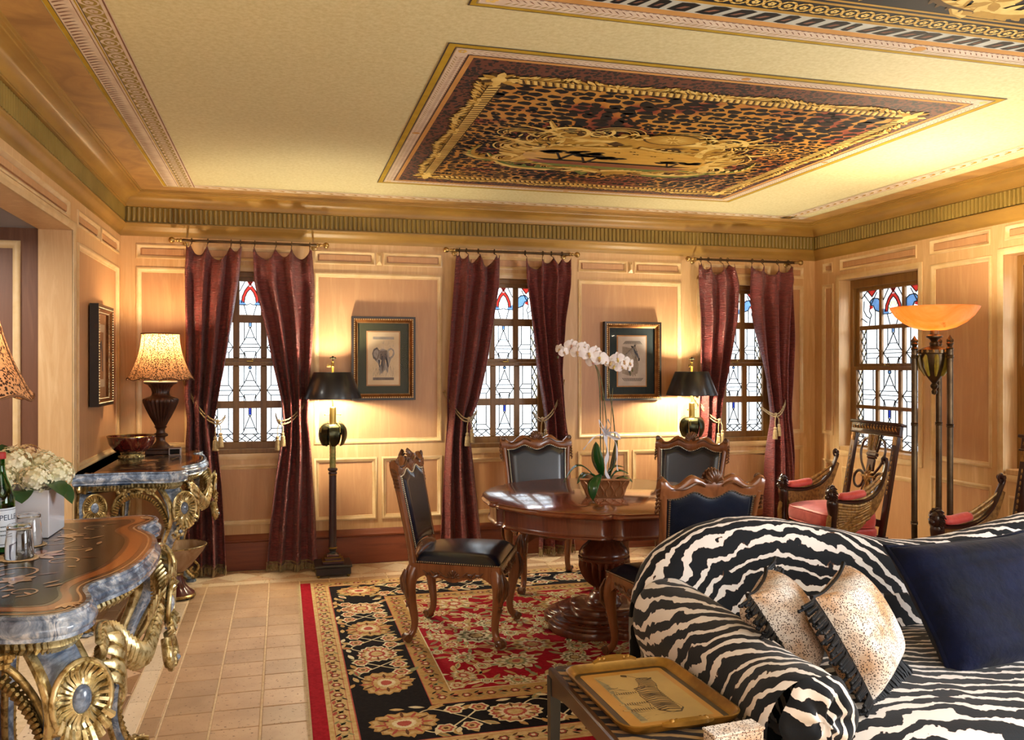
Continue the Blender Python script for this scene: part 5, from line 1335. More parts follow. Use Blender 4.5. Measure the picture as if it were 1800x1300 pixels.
# ---------------------------------------------------------------- table lamps with leopard shades
M['lampwood'] = simple('dark_reddish_brown_resin', S('#4A2A1C'), S('#33201A'), 14, rough=.35, bmp=.1, metal=.15)
M['trim_brown'] = simple('brown_braid_trim', S('#5A3A22'), S('#7A5230'), 60, rough=.8)
def table_lamp(label, loc):
    t = thing('table_lamp', label, 'table lamp', loc, .0, 'leopard-shaded urn table lamps')
    g = G(); g.box((0, 0, .014), (.175, .175, .028), 0, .004); g.box((0, 0, .036), (.150, .150, .018), 0, .004); g.obj('square_plinth', 'lampwood', t)
    g = G(); g.lathe([(.062, .044), (.060, .052), (.046, .066), (.032, .080), (.028, .095), (.030, .110), (.046, .118), (.049, .126), (.044, .134), (.030, .140), (.027, .158), (.033, .172), (.042, .180), (.036, .186)], 28); g.obj('pedestal', 'lampwood', t)
    g = G(); pr = [(.034, .184, .0), (.050, .215, .10), (.072, .255, .13), (.098, .310, .13), (.112, .345, .12), (.116, .362, .08), (.110, .372, .03), (.086, .382, 0), (.066, .388, 0), (.058, .398, 0), (.055, .412, .08), (.062, .440, .10), (.082, .466, .08), (.102, .474, .0), (.106, .480, 0), (.100, .486, 0), (.06, .488, 0)]
    g.lathe(pr, 96, fl=24); g.obj('urn_body', 'lampwood', t, ang=60)
    g = G(); g.tube([(.104*cos(a), .104*sin(a), .486) for a in [2*pi*k/32 for k in range(32)]], .005, 6, closed=True); g.obj('rope_rim', 'shade_in', t)
    N = 24*4; g = G(); pr = []
    for i in range(13):
        v = i/12; z = .505+.306*v; r = .122+(.214-.122)*(1-v)**1.9*1.0; pr.append((r, z))
    P = []
    for (r, z) in pr:
        for k in range(N):
            a = 2*pi*k/N; sc_ = 1-.035*(1-cos(pi*((k % 12)/12*2-1)*1))*.5 if True else 1
            P.append((r*sc_*cos(a), r*sc_*sin(a), z-(.008*cos(8*a) if z < .52 else 0)))
    g.add(P, [(i*N+k, i*N+(k+1) % N, (i+1)*N+(k+1) % N, (i+1)*N+k) for i in range(12) for k in range(N)])
    sh = g.obj('lamp_shade', 'leo_shade', t, ang=180)
    for nm, r, z, rr_ in (('top_trim', .122, .811, .0045), ('bottom_trim', .212, .506, .0035)):
        g = G(); g.tube([(r*cos(a), r*sin(a), z-(.008*cos(8*a) if z < .6 else 0)) for a in [2*pi*k/64 for k in range(64)]], rr_, 5, closed=True); g.obj(nm, 'trim_brown', sh)
    g = G()
    for k in range(8):
        a = 2*pi*k/8; g.tube([(r*1.0*cos(a), r*1.0*sin(a), z) for r, z in pr], .0018, 4)
    g.obj('panel_seams', 'trim_brown', sh, kind='stuff')
    g = G(); g.lathe([(.012, .486), (.012, .62), (.016, .63), (.016, .66)], 12); g.obj('socket', 'brass', t)
    g = G(); g.ball((0, 0, .70), (.028, .028, .038), n=14, k=9); g.obj('light_bulb', 'bulb', t)
    return t
tl1 = table_lamp('lit leopard-shaded urn lamp on the far console, next to the dark red bowl', (-.800, 6.205, .914))
tl2 = dup(tl1, (-.850, 2.49, .914), 0, 'leopard-shaded lamp standing on the console with the glasses, only its shade edge showing')
bulb('table_lamp_bulb', (-.800, 6.205, 1.675), 24, (1, .70, .38), .04)
bulb('table_lamp_bulb', (-.850, 2.49, 1.655), 12, (1, .70, .38), .04)

# ---------------------------------------------------------------- bowl, match holder, urn on the floor
def mat_glaze():
    m, nt, b = newmat('oxblood_glaze'); v = coords(nt, (1, 1, .25)); f = noise(nt, v, 26, 5, .6, 1.2)
    nt.links.new(ramp(nt, f, [(.35, S('#3A1210')), (.55, S('#5E1F1A')), (.72, S('#8A5236'))]), b.inputs['Base Color']); b.inputs['Roughness'].default_value = .12; b.inputs['Coat Weight'].default_value = 1; return m
M['glaze'] = mat_glaze()
t = thing('bowl', 'dark red glazed bowl on a small gilt foot on the far console', 'bowl', (-.945, 5.96, .913))
g = G(); g.lathe([(.0, .028), (.05, .028), (.085, .040), (.115, .062), (.134, .092), (.143, .128), (.146, .140), (.144, .144), (.140, .140), (.131, .100), (.110, .066), (.08, .046), (0, .038)], 40); g.obj('bowl_body', 'glaze', t, ang=60)
g = G(); g.tube([(.144*cos(a), .144*sin(a), .142) for a in [2*pi*k/40 for k in range(40)]], .003, 6, closed=True); g.obj('rim', 'brass', t)
g = G(); g.lathe([(.074, 0), (.078, .006), (.066, .012), (.060, .022), (.066, .028), (.05, .03)], 30)
for k in range(16): a = 2*pi*k/16; g.ball((.072*cos(a), .072*sin(a), .009), .009, n=7, k=5)
g.obj('gilt_foot', 'gilt', t)
M['pewter'] = simple('polished_pewter', S('#CFCACE'), S('#A8A3AA'), 14, rough=.25, metal=.6)
t = thing('matchbox_holder', 'small pewter matchbox holder in front of the lit table lamp', 'matchbox holder', (-.690, 6.05, .913), -.05)
g = G()
for (c, d) in (((0, 0, .004), (.074, .045, .007)), ((0, 0, .047), (.074, .045, .007)), ((-.034, 0, .026), (.007, .045, .05)), ((.034, 0, .026), (.007, .045, .05))): g.box(c, d, 0, .0015)
g.obj('case', 'pewter', t)
g = G(); g.box((0, .002, .026), (.058, .040, .030)); g.obj('matchbox', 'black_p', t)
g = G()
for i in range(12): g.box((-.033+.006*i, 0, .053), (.0035, .042, .006), 0, .001)
g.obj('match_heads', 'trim_brown', t, kind='stuff')
M['stone_urn'] = simple('veined_brown_stone', S('#8A6A4C'), S('#B29A80'), 8, (1, 1, .6), .4, dist=1.5)
M['wine_lac'] = simple('wine_red_lacquer', S('#5E2826'), S('#4A1E1E'), 7, rough=.3, coat=.4)
t = thing('footed_planter', 'wide stone bowl on a wine-red foot, standing on the floor by the far console', 'planter', (-.655, 5.90, 0))
g = G(); g.lathe([(.0, .168), (.03, .168), (.060, .190), (.10, .235), (.140, .285), (.170, .330), (.176, .342), (.170, .344), (.160, .335), (.125, .285), (.085, .240), (0, .20)], 40, fl=None); g.obj('bowl_body', 'stone_urn', t, ang=60)
g = G(); g.tube([(.174*cos(a), .174*sin(a), .343) for a in [2*pi*k/40 for k in range(40)]], .0045, 6, closed=True); g.lathe([(.03, .15), (.036, .157), (.034, .166), (.024, .170)], 20); g.obj('gilt_rim', 'gilt_d', t)
g = G(); pr = [(.103, .028, .0), (.100, .040, .04), (.070, .062, .10), (.046, .090, .14), (.034, .120, .14), (.028, .152, .06)]; g.lathe(pr, 48, fl=12); g.obj('fluted_foot', 'wine_lac', t, ang=60)
g = G(); g.lathe([(.098, .010), (.108, .014), (.110, .024), (.102, .032)], 32); g.obj('gilt_base_ring', 'gilt_d', t)
for k in range(4):
    a = pi/4+k*pi/2; g = G(); g.ball((.085*cos(a), .085*sin(a), .008), (.014, .014, .010), n=8, k=5); g.obj('foot', 'blackmetal', t)
for s_ in (-1, 1):
    g = G(); g.tube(smooth([(s_*.10, .0, .235), (s_*.125, 0, .20), (s_*.105, 0, .165), (s_*.075, 0, .18), (s_*.09, 0, .20)], 5), .0085, 7); g.obj('scroll_handle', 'gilt_d', t)

# ---------------------------------------------------------------- hydrangeas, bottle, glasses on the near console
M['vase_w'] = simple('white_glazed_ceramic', S('#DADCE4'), rough=.2, coat=.5)
M['petal_y'] = simple('cream_hydrangea_petal', S('#E8E6B8'), S('#F2EED6'), 20, rough=.7)
M['petal_p'] = simple('peach_hydrangea_petal', S('#E8C49A'), S('#E6D4A2'), 20, rough=.7)
M['leaf'] = simple('deep_green_leaf', S('#1F4426'), S('#2C5630'), 12, rough=.35)
t = thing('vase', 'white square ceramic vase holding the hydrangeas', 'vase', (-.873, 3.337, .913), radians(-1))
g = G(); a, b, h = .100, .078, .165
Pv = []
for (k, z) in ((.97, 0), (1, .006), (1.0, h), (.95, h), (.93, .02)): Pv += [(sx*a*k-(0), sy*a*k, z) for sx, sy in ((-1, -1), (1, -1), (1, 1), (-1, 1))]
g.add(Pv, [(k*4+j, k*4+(j+1) % 4, (k+1)*4+(j+1) % 4, (k+1)*4+j) for k in range(4) for j in range(4)]+[(3, 2, 1, 0), (16, 17, 18, 19)]); vo = g.obj('vase_body', 'vase_w', t, ang=30)
bv = vo.modifiers.new('b', 'BEVEL'); bv.width = .005; bv.segments = 3; bv.limit_method = 'ANGLE'
t = thing('hydrangea_bouquet', 'bunch of cream hydrangeas in the white vase', 'flowers', (-.873, 3.337, 1.078))
heads = [((-.035, -.02, .075), .070, 'petal_y'), ((-.105, .01, .060), .066, 'petal_p'), ((.050, .02, .065), .062, 'petal_y'), ((.100, -.01, .045), .058, 'petal_y'), ((-.02, .07, .085), .062, 'petal_p'), ((-.055, -.085, .040), .055, 'petal_y'), ((.05, -.075, .035), .055, 'petal_y'), ((-.135, -.06, .03), .05, 'petal_p')]
r = random.Random(9)
for c, R, mt in heads:
    g = G()
    g.ball(c, R*.72, n=10, k=7)
    for i in range(64):
        zz_ = 1-2*(i+.5)/64; ph = i*2.39996
        if zz_ < -.75: continue
        q = sqrt(1-zz_*zz_); n = Vector((q*cos(ph), q*sin(ph), zz_)); p = Vector(c)+n*R*r.uniform(.84, 1.0)
        u = n.cross(Vector((.3, .2, 1))).normalized(); v = n.cross(u); rot = r.uniform(0, 1.6)
        for k in range(4):
            a = rot+k*pi/2; d = u*cos(a)+v*sin(a); e = n.cross(d); s_ = R*r.uniform(.20, .26)
            g.add([p, p+d*s_*.55+e*s_*.42+n*s_*.22, p+d*s_*1.05+n*s_*.10, p+d*s_*.55-e*s_*.42+n*s_*.22], [(0, 1, 2, 3)])
    g.obj('flower_head', mt, t, ang=180)
def leaf(g, base, tip, w, droop=.02, n=8, fold=.25, m=0):
    b_, t_ = Vector(base), Vector(tip); d = t_-b_; s_ = d.cross(Vector((0, 0, 1)));
    if s_.length < 1e-4: s_ = Vector((1, 0, 0))
    s_.normalize(); u = s_.cross(d).normalized(); rows_ = []
    for i in range(n+1):
        q = i/n; c = b_+d*q+u*(droop*sin(pi*q)); ww = w*sin(pi*min(1, q*.92+.06))**.8 if q < 1 else 0.0005
        rows_.append((c-s_*ww+u*(ww*fold), c-s_*ww*.5+u*ww*fold*.4, c, c+s_*ww*.5+u*ww*fold*.4, c+s_*ww+u*(ww*fold)))
    P = [p for r_ in rows_ for p in r_]; g.add(P, [(i*5+j, (i+1)*5+j, (i+1)*5+j+1, i*5+j+1) for i in range(n) for j in range(4)], m)
for (b_, tp, w) in (((.07, -.04, .02), (.165, -.075, -.055), .045), ((.08, -.05, .02), (.15, -.13, -.02), .035), ((-.08, .03, .06), (-.10, .09, .145), .03), ((-.05, -.1, .0), (-.12, -.15, -.06), .045), ((.0, -.09, .0), (.03, -.16, -.035), .04), ((-.10, -.08, .0), (-.20, -.09, -.05), .04)):
    g = G(); leaf(g, b_, tp, w, .015); g.obj('leaf', 'leaf', t, ang=180)
def mat_glass(name, col, rough=.0, w=1.0):
    m, nt, b = newmat(name); b.inputs['Base Color'].default_value = col; b.inputs['Transmission Weight'].default_value = w; b.inputs['Roughness'].default_value = rough; b.inputs['IOR'].default_value = 1.45; return m
M['gl'] = mat_glass('clear_drinking_glass', (1, 1, 1, 1)); M['gl_green'] = mat_glass('green_bottle_glass', S('#3E8A3A'))
M['lab'] = simple('pale_blue_paper_label', S('#C8D6E6'), S('#D6E0EC'), 8, rough=.6); M['lab_ink'] = simple('dark_blue_label_ink', S('#1C2A4A'), rough=.6); M['lab_red'] = simple('red_label_star', S('#A82A28'), rough=.6)
M['lab_w'] = simple('white_label_paper', S('#E6E6E4'), rough=.6)
bx, by = -.872, 3.045
t = thing('water_bottle', 'green mineral water bottle at the edge beside the upturned glasses', 'bottle', (bx, by, .913)); t.scale = (1.05, 1.05, 1.1)
g = G(); pr = [(0, .002), (.036, .002), (.041, .010), (.042, .14), (.041, .155), (.032, .185), (.020, .215), (.0155, .24), (.0145, .268), (.0165, .272), (.0165, .280), (.0140, .282)]; g.lathe(pr+[(.0115, .280), (.0118, .24), (.016, .214), (.029, .184), (.038, .154), (.039, .14), (.038, .012), (0, .006)], 32); g.obj('bottle_glass', 'gl_green', t, ang=60)
g = G(); g.lathe([(.0172, .268), (.0178, .27), (.0178, .284), (.016, .287), (0, .288)], 20); g.obj('bottle_cap', 'lab_red', t)
g = G(); g.lathe([(.0425, .018), (.0425, .128)], 40, cap=False); lb = g.obj('paper_label', 'lab', t, ang=180)
g = G(); g.lathe([(.0428, .024), (.0428, .026)], 40, cap=False); g.lathe([(.0428, .122), (.0428, .1235)], 40, cap=False); g.obj('label_lines', 'lab_ink', lb, kind='stuff')
def cyl_text(txt, r, z, size, a_end, mat, parent, name):
    """lettering wrapped round a cylinder, ending at angle a_end"""
    cu = bpy.data.curves.new(name, 'FONT'); cu.body = txt; cu.size = size; cu.extrude = 0; cu.align_x = 'RIGHT'; cu.resolution_u = 3
    o = bpy.data.objects.new(name, cu); COL.objects.link(o); bpy.context.view_layer.update()
    dg = bpy.context.evaluated_depsgraph_get(); me = bpy.data.meshes.new_from_object(o.evaluated_get(dg)); bpy.data.objects.remove(o)
    for v_ in me.vertices:
        a = a_end+v_.co.x/r; v_.co = (r*cos(a), r*sin(a), z+v_.co.y)
    me.materials.clear(); me.materials.append(M[mat]); o = bpy.data.objects.new(name, me); COL.objects.link(o); o.parent = parent; return o
ac = atan2(-by, -bx)      # towards the viewer
cyl_text('S.PELLEGRINO', .0431, .094, .0225, ac+2.95, 'lab_ink', lb, 'label_lettering')
g = G()
for i in range(14):
    for k in range(3):
        a0 = ac-.9+.12*i; g.add([(.0431*cos(a0), .0431*sin(a0), .050+.012*k), (.0431*cos(a0+.09), .0431*sin(a0+.09), .050+.012*k), (.0431*cos(a0+.09), .0431*sin(a0+.09), .053+.012*k), (.0431*cos(a0), .0431*sin(a0), .053+.012*k)], [(0, 1, 2, 3)])
g.obj('fine_print', 'mat_teal', lb, kind='stuff')
g = G(); pts = []
for i in range(20): a = 2*pi*i/20; pts.append((ac+.15+.55*cos(a), .172+.022*sin(a)))
g.add([((.0375-.55*(z-.155))*1.04*cos(a), (.0375-.55*(z-.155))*1.04*sin(a), z) for a, z in pts], [tuple(range(20))]); g.obj('neck_label', 'lab_w', t)
g = G()
for i in range(5):
    a = ac+.15+2*pi*0; g.ball(((.0300)*1.02*cos(ac+.15+.12*cos(i*1.256)), .0306*sin(ac+.15+.12*cos(i*1.256)), .172+.005*sin(i*1.256)), .002, n=5, k=4)
g.obj('neck_emblem', 'lab_ink', t)
def tumbler():
    t = thing('drinking_glass', 'upturned clear tumbler nearest the console edge, on a paper coaster', 'glass', (0, 0, 0), 0, 'upturned tumblers on paper coasters')
    g = G(); N = 32
    pr = [(.040, .0), (.0405, .003), (.0385, .05), (.0355, .072), (.0345, .098), (.030, .104), (0, .105)]
    pi_ = [(0, .094), (.028, .093), (.0325, .086), (.034, .068), (.0368, .045), (.0385, .002), (.040, .0)]
    g.lathe(pr+pi_, N); g.obj('glass_body', 'gl', t, ang=60); return t
gl1 = tumbler(); gl1.location = (-.780, 2.914, .9155)
dup(gl1, (-.808, 3.125, .9155), 0, 'upturned clear tumbler directly in front of the white vase', None)
dup(gl1, (-.880, 2.925, .9155), 0, 'upturned clear tumbler close against the green bottle', None)
for i, ((x, y), lb_) in enumerate((((-.780, 2.914), 'round cream paper coaster under the tumbler nearest the console edge'), ((-.808, 3.125), 'round cream paper coaster under the tumbler before the vase'), ((-.880, 2.925), 'round cream paper coaster under the tumbler by the bottle'))):
    g = G(); N = 40; P = [(( .052+.0022*cos(20*2*pi*k/N))*cos(2*pi*k/N), (.052+.0022*cos(20*2*pi*k/N))*sin(2*pi*k/N)) for k in range(N)]; g.prism(P, 0, .0012)
    o = g.obj('paper_coaster', 'mat_tan' if False else 'paper_w', None, (x, y, .9135+.0003*i)); o['label'] = lb_; o['category'] = 'coaster'; o['group'] = 'paper coasters under the tumblers'

t = thing('wall_socket', 'small cream socket plate low on the wall beside the alcove opening', 'wall socket', (XL+.0125, 5.235, 1.02))
g = G(); g.box((.0035, 0, 0), (.007, .072, .115), 0, .002); g.obj('cover_plate', 'mould', t)
for z_ in (-.026, .026): g = G(); g.box((.0075, 0, z_), (.003, .034, .028), 0, .001); g.obj('socket_face', 'stile', t)
# ================================================================== RUG
M['r_red'] = simple('crimson_wool', S('#8A1420'), S('#A01C2A'), 60, rough=.95, spec=.08, bmp=.2, bscale=300)
M['r_navy'] = simple('blue_black_wool', S('#141216'), S('#1E1A1C'), 60, rough=.95, spec=.08, bmp=.2, bscale=300)
M['r_beige'] = simple('camel_wool', S('#B8945E'), S('#A5804C'), 40, rough=.95, spec=.08, bmp=.2, bscale=300)
M['r_sand'] = simple('sand_wool', S('#C9AE80'), S('#B4965F'), 40, rough=.95, spec=.08)
M['r_cream'] = simple('cream_wool', S('#DED2B0'), S('#CDBE98'), 40, rough=.95, spec=.08)
M['r_rose'] = simple('rose_wool', S('#B05A4E'), S('#A04A42'), 40, rough=.95, spec=.08)
M['r_green'] = simple('sage_wool', S('#8E8C66'), S('#7C7C5A'), 40, rough=.95, spec=.08)
M['r_brown'] = simple('umber_wool', S('#6A4630'), S('#5A3A28'), 40, rough=.95, spec=.08)
M['r_fr'] = simple('cream_cotton_fringe', S('#CDB894'), S('#BCA680'), 60, rough=.95, spec=.08)
RM = ['r_red', 'r_navy', 'r_beige', 'r_sand', 'r_cream', 'r_rose', 'r_green', 'r_brown']
rx0, rx1, ry0, ry1 = .118, 3.33, 3.205, 6.035
t = thing('rug', 'red and black floral rug under the dining table', 'rug', (0, 0, 0))
g = G(); g.box(((rx0+rx1)/2, (ry0+ry1)/2, .0045), (rx1-rx0, ry1-ry0, .007), 0, .002); g.obj('pile', 'r_red', t)
g = G(); Zr = .0083; r = random.Random(21)
RR = lambda x0, x1, y0, y1, lv, m: g.poly([(x0, y0), (x1, y0), (x1, y1), (x0, y1)], Zr+lv*.00012, m)
oX0, oX1, oY0, oY1 = .185, rx1-.07, ry0+.035, ry1-.004
RR(oX0, oX1, oY0, oY1, 0, 3)                       # outer guard
bX0, bX1, bY0, bY1 = .305, rx1-.19, 3.385, 5.905
RR(bX0-.006, bX1+.006, bY0-.006, bY1+.006, 1, 5); RR(bX0, bX1, bY0, bY1, 2, 1)      # dark main border
iX0, iX1, iY0, iY1 = .640, rx1-.525, 3.722, 5.560
RR(iX0-.004, iX1+.004, iY0-.004, iY1+.004, 3, 5); RR(iX0, iX1, iY0, iY1, 4, 2)      # inner guard
fX0, fX1, fY0, fY1 = .752, rx1-.637, 3.862, 5.430
RR(fX0-.006, fX1+.006, fY0-.006, fY1+.006, 5, 4); RR(fX0, fX1, fY0, fY1, 6, 0)
for d_, m_ in ((.018, 5), (.022, 3)): pass
def pet(x, y, R, n, k0, cols, lv, clip, sq=1.0, rot=0, tooth=.22):
    """palmette: nested lobed outlines"""
    for q, (f, m) in enumerate(cols):
        N = n*4; P = []
        for i in range(N):
            a = 2*pi*i/N; rad = R*f*(1-tooth*(.5-.5*cos(n*a)) + .05*sin(3*a+k0))
            px, py = rad*cos(a), rad*sin(a)*sq
            X, Y = x+px*cos(rot)-py*sin(rot), y+px*sin(rot)+py*cos(rot)
            P.append((min(max(X, clip[0]), clip[1]), min(max(Y, clip[2]), clip[3])))
        g.poly(P, Zr+(lv+q)*.00012, m)
def lf(x, y, a, L, w, m, lv, clip, vein=None):
    P = [(min(max(px, clip[0]), clip[1]), min(max(py, clip[2]), clip[3])) for px, py in leaf2(x, y, a, L, w)]
    g.poly(P, Zr+lv*.00012, m)
    if vein is not None:
        P = [(min(max(px, clip[0]), clip[1]), min(max(py, clip[2]), clip[3])) for px, py in leaf2(x+L*.15*cos(a), y+L*.15*sin(a), a, L*.7, w*.35)]; g.poly(P, Zr+(lv+1)*.00012, vein)
def vine(P, w, m, lv, clip):
    P = smooth([(p[0], p[1], 0) for p in P], 6)
    for a, b in zip(P, P[1:]):
        d = (b-a); 
        if d.length < 1e-6: continue
        n = Vector((-d.y, d.x, 0)).normalized()*w
        Q = [a-n, b-n, b+n, a+n]
        if any(not (clip[0] < q.x < clip[1] and clip[2] < q.y < clip[3]) for q in Q): continue
        g.poly([(q.x, q.y) for q in Q], Zr+lv*.00012, m)
fc = (fX0, fX1, fY0, fY1)
# field
pal = [[(1, 4), (.86, 3), (.70, 4), (.52, 6), (.36, 3), (.2, 5)], [(1, 3), (.84, 2), (.68, 4), (.46, 5), (.28, 3)], [(1, 4), (.8, 6), (.62, 4), (.42, 7), (.3, 3)], [(1, 3), (.82, 4), (.6, 3), (.4, 5), (.22, 4)]]
pts_ = []
for i in range(2400):
    R = r.choice((.13, .105, .085, .07)) if i < 900 else r.choice((.06, .05, .04))
    x, y = r.uniform(fX0+R*.5, fX1-R*.4), r.uniform(fY0+R*.4, fY1-R*.4)
    if all(hypot(x-a, y-b) > (R+c)*.98 for a, b, c in pts_): pts_.append((x, y, R))
for i in range(len(pts_)):
    x, y, R = pts_[i]
    near = sorted(pts_, key=lambda p: hypot(p[0]-x, p[1]-y))[1:4]
    for (a, b, c) in near[:2]: vine([(x, y), ((x+a)/2+r.uniform(-.05, .05), (y+b)/2+r.uniform(-.05, .05)), (a, b)], .0042, 3, 7, fc)
for (x, y, R) in pts_:
    a0 = r.uniform(0, 6.3)
    for k in range(6 if R > .06 else 3):
        a = a0+k*6.283/(6 if R > .06 else 3)+r.uniform(-.3, .3); lf(x+R*.8*cos(a), y+R*.8*sin(a), a+r.uniform(-.9, .9), r.uniform(.06, .10), r.uniform(.022, .034), r.choice((4, 3, 3, 2, 6)), 9+k % 3, fc, r.choice((2, 6, 5, None)))
    pet(x, y, R, r.choice((8, 10, 12)) if R > .05 else 6, a0, r.choice(pal), 14, fc, r.uniform(.75, 1), a0)
    if R > .06:
        for k in range(10):
            a = k*.628+a0; lf(x+R*.45*cos(a), y+R*.42*sin(a), a, R*.36, R*.10, r.choice((7, 5, 6)), 21+k % 2, fc)
# main border
bc = (bX0, bX1, bY0, bY1)
def border_side(P0, P1, w, flip):
    P0, P1 = Vector(P0), Vector(P1); L = (P1-P0).length; d = (P1-P0).normalized(); n_ = Vector((-d.y, d.x)); n = round(L/.46)
    for i in range(n+1):
        s = min(L-.02, max(.02, L*i/n)); c = P0+d*s; big = i % 2 == 0
        q = P0+d*min(L, s+L/n/2)
        for sg in (-1, 1):
            vine([c+n_*0, c+d*.12+n_*(sg*.12), q+n_*(sg*.02), q+d*.1-n_*(sg*.10)], .0040, 4, 7, bc)
            for k in range(4):
                p = c+d*(.11+.07*k)+n_*(sg*(.115-.02*k)); a = atan2(d.y, d.x)+sg*r.uniform(.2, 1.2); lf(p.x, p.y, a, r.uniform(.07, .10), .034, r.choice((3, 4, 6, 2)), 9+k % 3, bc, r.choice((5, 6, 2)))
                p = c+d*(.02+.09*k)+n_*(sg*.145); lf(p.x, p.y, a+2.4, r.uniform(.05, .08), .026, r.choice((3, 2, 4)), 12, bc)
        R = .150 if big else .125
        pet(c.x, c.y, R, 16, i, [(1, 2), (.90, 3), (.74, 2), (.60, 5), (.54, 3), (.36, 4), (.22, 5)] if big else [(1, 4), (.88, 5), (.80, 3), (.62, 4), (.44, 5), (.3, 3)], 14, bc, .84, atan2(d.y, d.x), .12)
        for k in range(12): a = k*.5236; lf(c.x+R*.45*cos(a), c.y+R*.38*sin(a), a, R*.4, R*.10, 7 if k % 2 else 5, 22, bc)
        for sg in (-1, 1):
            for ds in (-.02, .09):
                p = q+d*ds*sg+n_*(sg*.09); pet(p.x, p.y, .048, 6, i, [(1, 4), (.75, 5), (.5, 3), (.25, 7)], 15, bc)
mb = .5*(iX0-bX0)
xa, xb, ya, yb = bX0+mb, bX1-mb, bY0+mb, bY1-mb
border_side((xa, ya), (xb, ya), mb, 1); border_side((xa, yb), (xb, yb), mb, 1); border_side((xa, ya+.46), (xa, yb-.4), mb, 1); border_side((xb, ya+.46), (xb, yb-.4), mb, 1)
# guard borders: small rosettes and sprigs
def guard(X0, X1, Y0, Y1, step, lv):
    cl = (X0-.05, X1+.05, Y0-.05, Y1+.05)
    for (p0, p1) in (((X0, Y0), (X1, Y0)), ((X1, Y0), (X1, Y1)), ((X1, Y1), (X0, Y1)), ((X0, Y1), (X0, Y0))):
        P0, P1 = Vector(p0), Vector(p1); L = (P1-P0).length; d = (P1-P0)/L; n = round(L/step)
        for i in range(n):
            c = P0+d*(L*i/n); pet(c.x, c.y, .026, 6, i, [(1, 7), (.7, 5), (.4, 4)], lv+2, cl)
            for sg in (-1, 1):
                a = atan2(d.y, d.x)
                for e in (-1, 1): p = c+d*(step*.30*e)+Vector((-d.y, d.x))*(.012*sg); lf(p.x, p.y, a+sg*.7+(pi if e < 0 else 0), .04, .012, r.choice((7, 1, 6)), lv, cl)
            p = c+d*step*.5; lf(p.x-.02, p.y, r.uniform(-.5, .5)+atan2(d.y, d.x), .045, .018, 5, lv, cl)
            vine([c, c+d*step*.25+Vector((-d.y, d.x))*.02, c+d*step*.5, c+d*step*.75-Vector((-d.y, d.x))*.02, c+d*step], .0018, 6, lv, cl)
guard((oX0+bX0)/2, (oX1+bX1)/2, (oY0+bY0)/2, (oY1+bY1)/2, .125, 2)
guard((iX0+fX0)/2, (iX1+fX1)/2, (iY0+fY0)/2, (iY1+fY1)/2, .115, 7)
for (X0, X1, Y0, Y1, m) in ((oX0+.022, oX1-.022, oY0+.022, oY1-.018, 5), (bX0-.028, bX1+.028, bY0-.028, bY1+.028, 5)):
    w = .0025
    for (a, b, c, d) in ((X0, X0+w, Y0, Y1), (X1-w, X1, Y0, Y1), (X0, X1, Y0, Y0+w), (X0, X1, Y1-w, Y1)): RR(a, b, c, d, 1.5, m)
o = g.obj('woven_pattern', [M[k] for k in RM], t, kind='stuff')
g = G()
for xe, sg in ((rx0, -1), (rx1, 1)):
    for i in range(330):
        y = ry0+(ry1-ry0)*(i+.5)/330; e = .022+r.uniform(-.005, .006); g.add([(xe, y-.0034, .006), (xe, y+.0034, .006), (xe+sg*e, y+.002+r.uniform(-.003, .003), .0035), (xe+sg*e, y-.002, .0035)], [(0, 1, 2, 3)])
g.obj('end_fringe', 'r_fr', t, kind='stuff', ang=180)
RZ = .0105      # top of the pile

# ================================================================== DINING TABLE
M['tabletop'] = wood('flame_mahogany_top', S('#6E3620'), S('#804428'), S('#5C2C1A'), 'x', .5, .16, .7, .03)
M['mahog'] = wood('carved_mahogany', S('#5C2C1A'), S('#6E3822'), S('#482214'), 'z', .6, .25, .5)
M['walnut_c'] = simple('dark_glazed_walnut_carving', S('#4E2C18'), S('#6E4426'), 26, rough=.3, coat=.4)
M['walnut'] = wood('carved_walnut', S('#744426'), S('#84502E'), S('#5C341C'), 'z', .7, .26, .45)
TX, TY = 1.812, 4.655
def lobed(R, n=6, per=22, notch=.026, rot=radians(12.5), flare=.012):
    P = []
    for k in range(n):
        a0, a1 = rot+2*pi*k/n, rot+2*pi*(k+1)/n
        for i in range(per):
            q = i/per; x = 2*q-1
            rr_ = R-notch*exp(-((1-abs(x))/.045)**2)*.9+flare*exp(-((1-abs(x)-.13)/.08)**2)-.006*(1-x*x)*0
            P.append((rr_*cos(a0+(a1-a0)*q), rr_*sin(a0+(a1-a0)*q)))
    return P
t = thing('dining_table', 'lobed mahogany pedestal table bearing the orchid', 'table', (TX, TY, RZ))
def rings2(g, R, prof, **k):
    n0 = None; L = []
    for (d, z) in prof:
        P = lobed(R-d, **k); n0 = len(P); L += [(x, y, z) for x, y in P]
    g.add(L, [(q*n0+i, q*n0+(i+1) % n0, (q+1)*n0+(i+1) % n0, (q+1)*n0+i) for q in range(len(prof)-1) for i in range(n0)]); return n0, len(L)
RT = .715
g = G(); n0, L_ = rings2(g, RT, [(.03, .718), (.012, .720), (.002, .726), (0, .733), (.006, .740), (.010, .744), (.006, .749), (.012, .752)]); g.f.append(tuple(range(L_-n0, L_))); g.m.append(0)
g.obj('table_top', 'tabletop', t, ang=50)
g = G(); n0, L_ = rings2(g, RT-.045, [(.05, .612), (.0, .612), (-.008, .616), (-.008, .624), (.0, .630), (.004, .640), (.0, .72)]); g.f.append(tuple(reversed(range(n0)))); g.m.append(0)
g.obj('apron', 'mahog', t, ang=50)
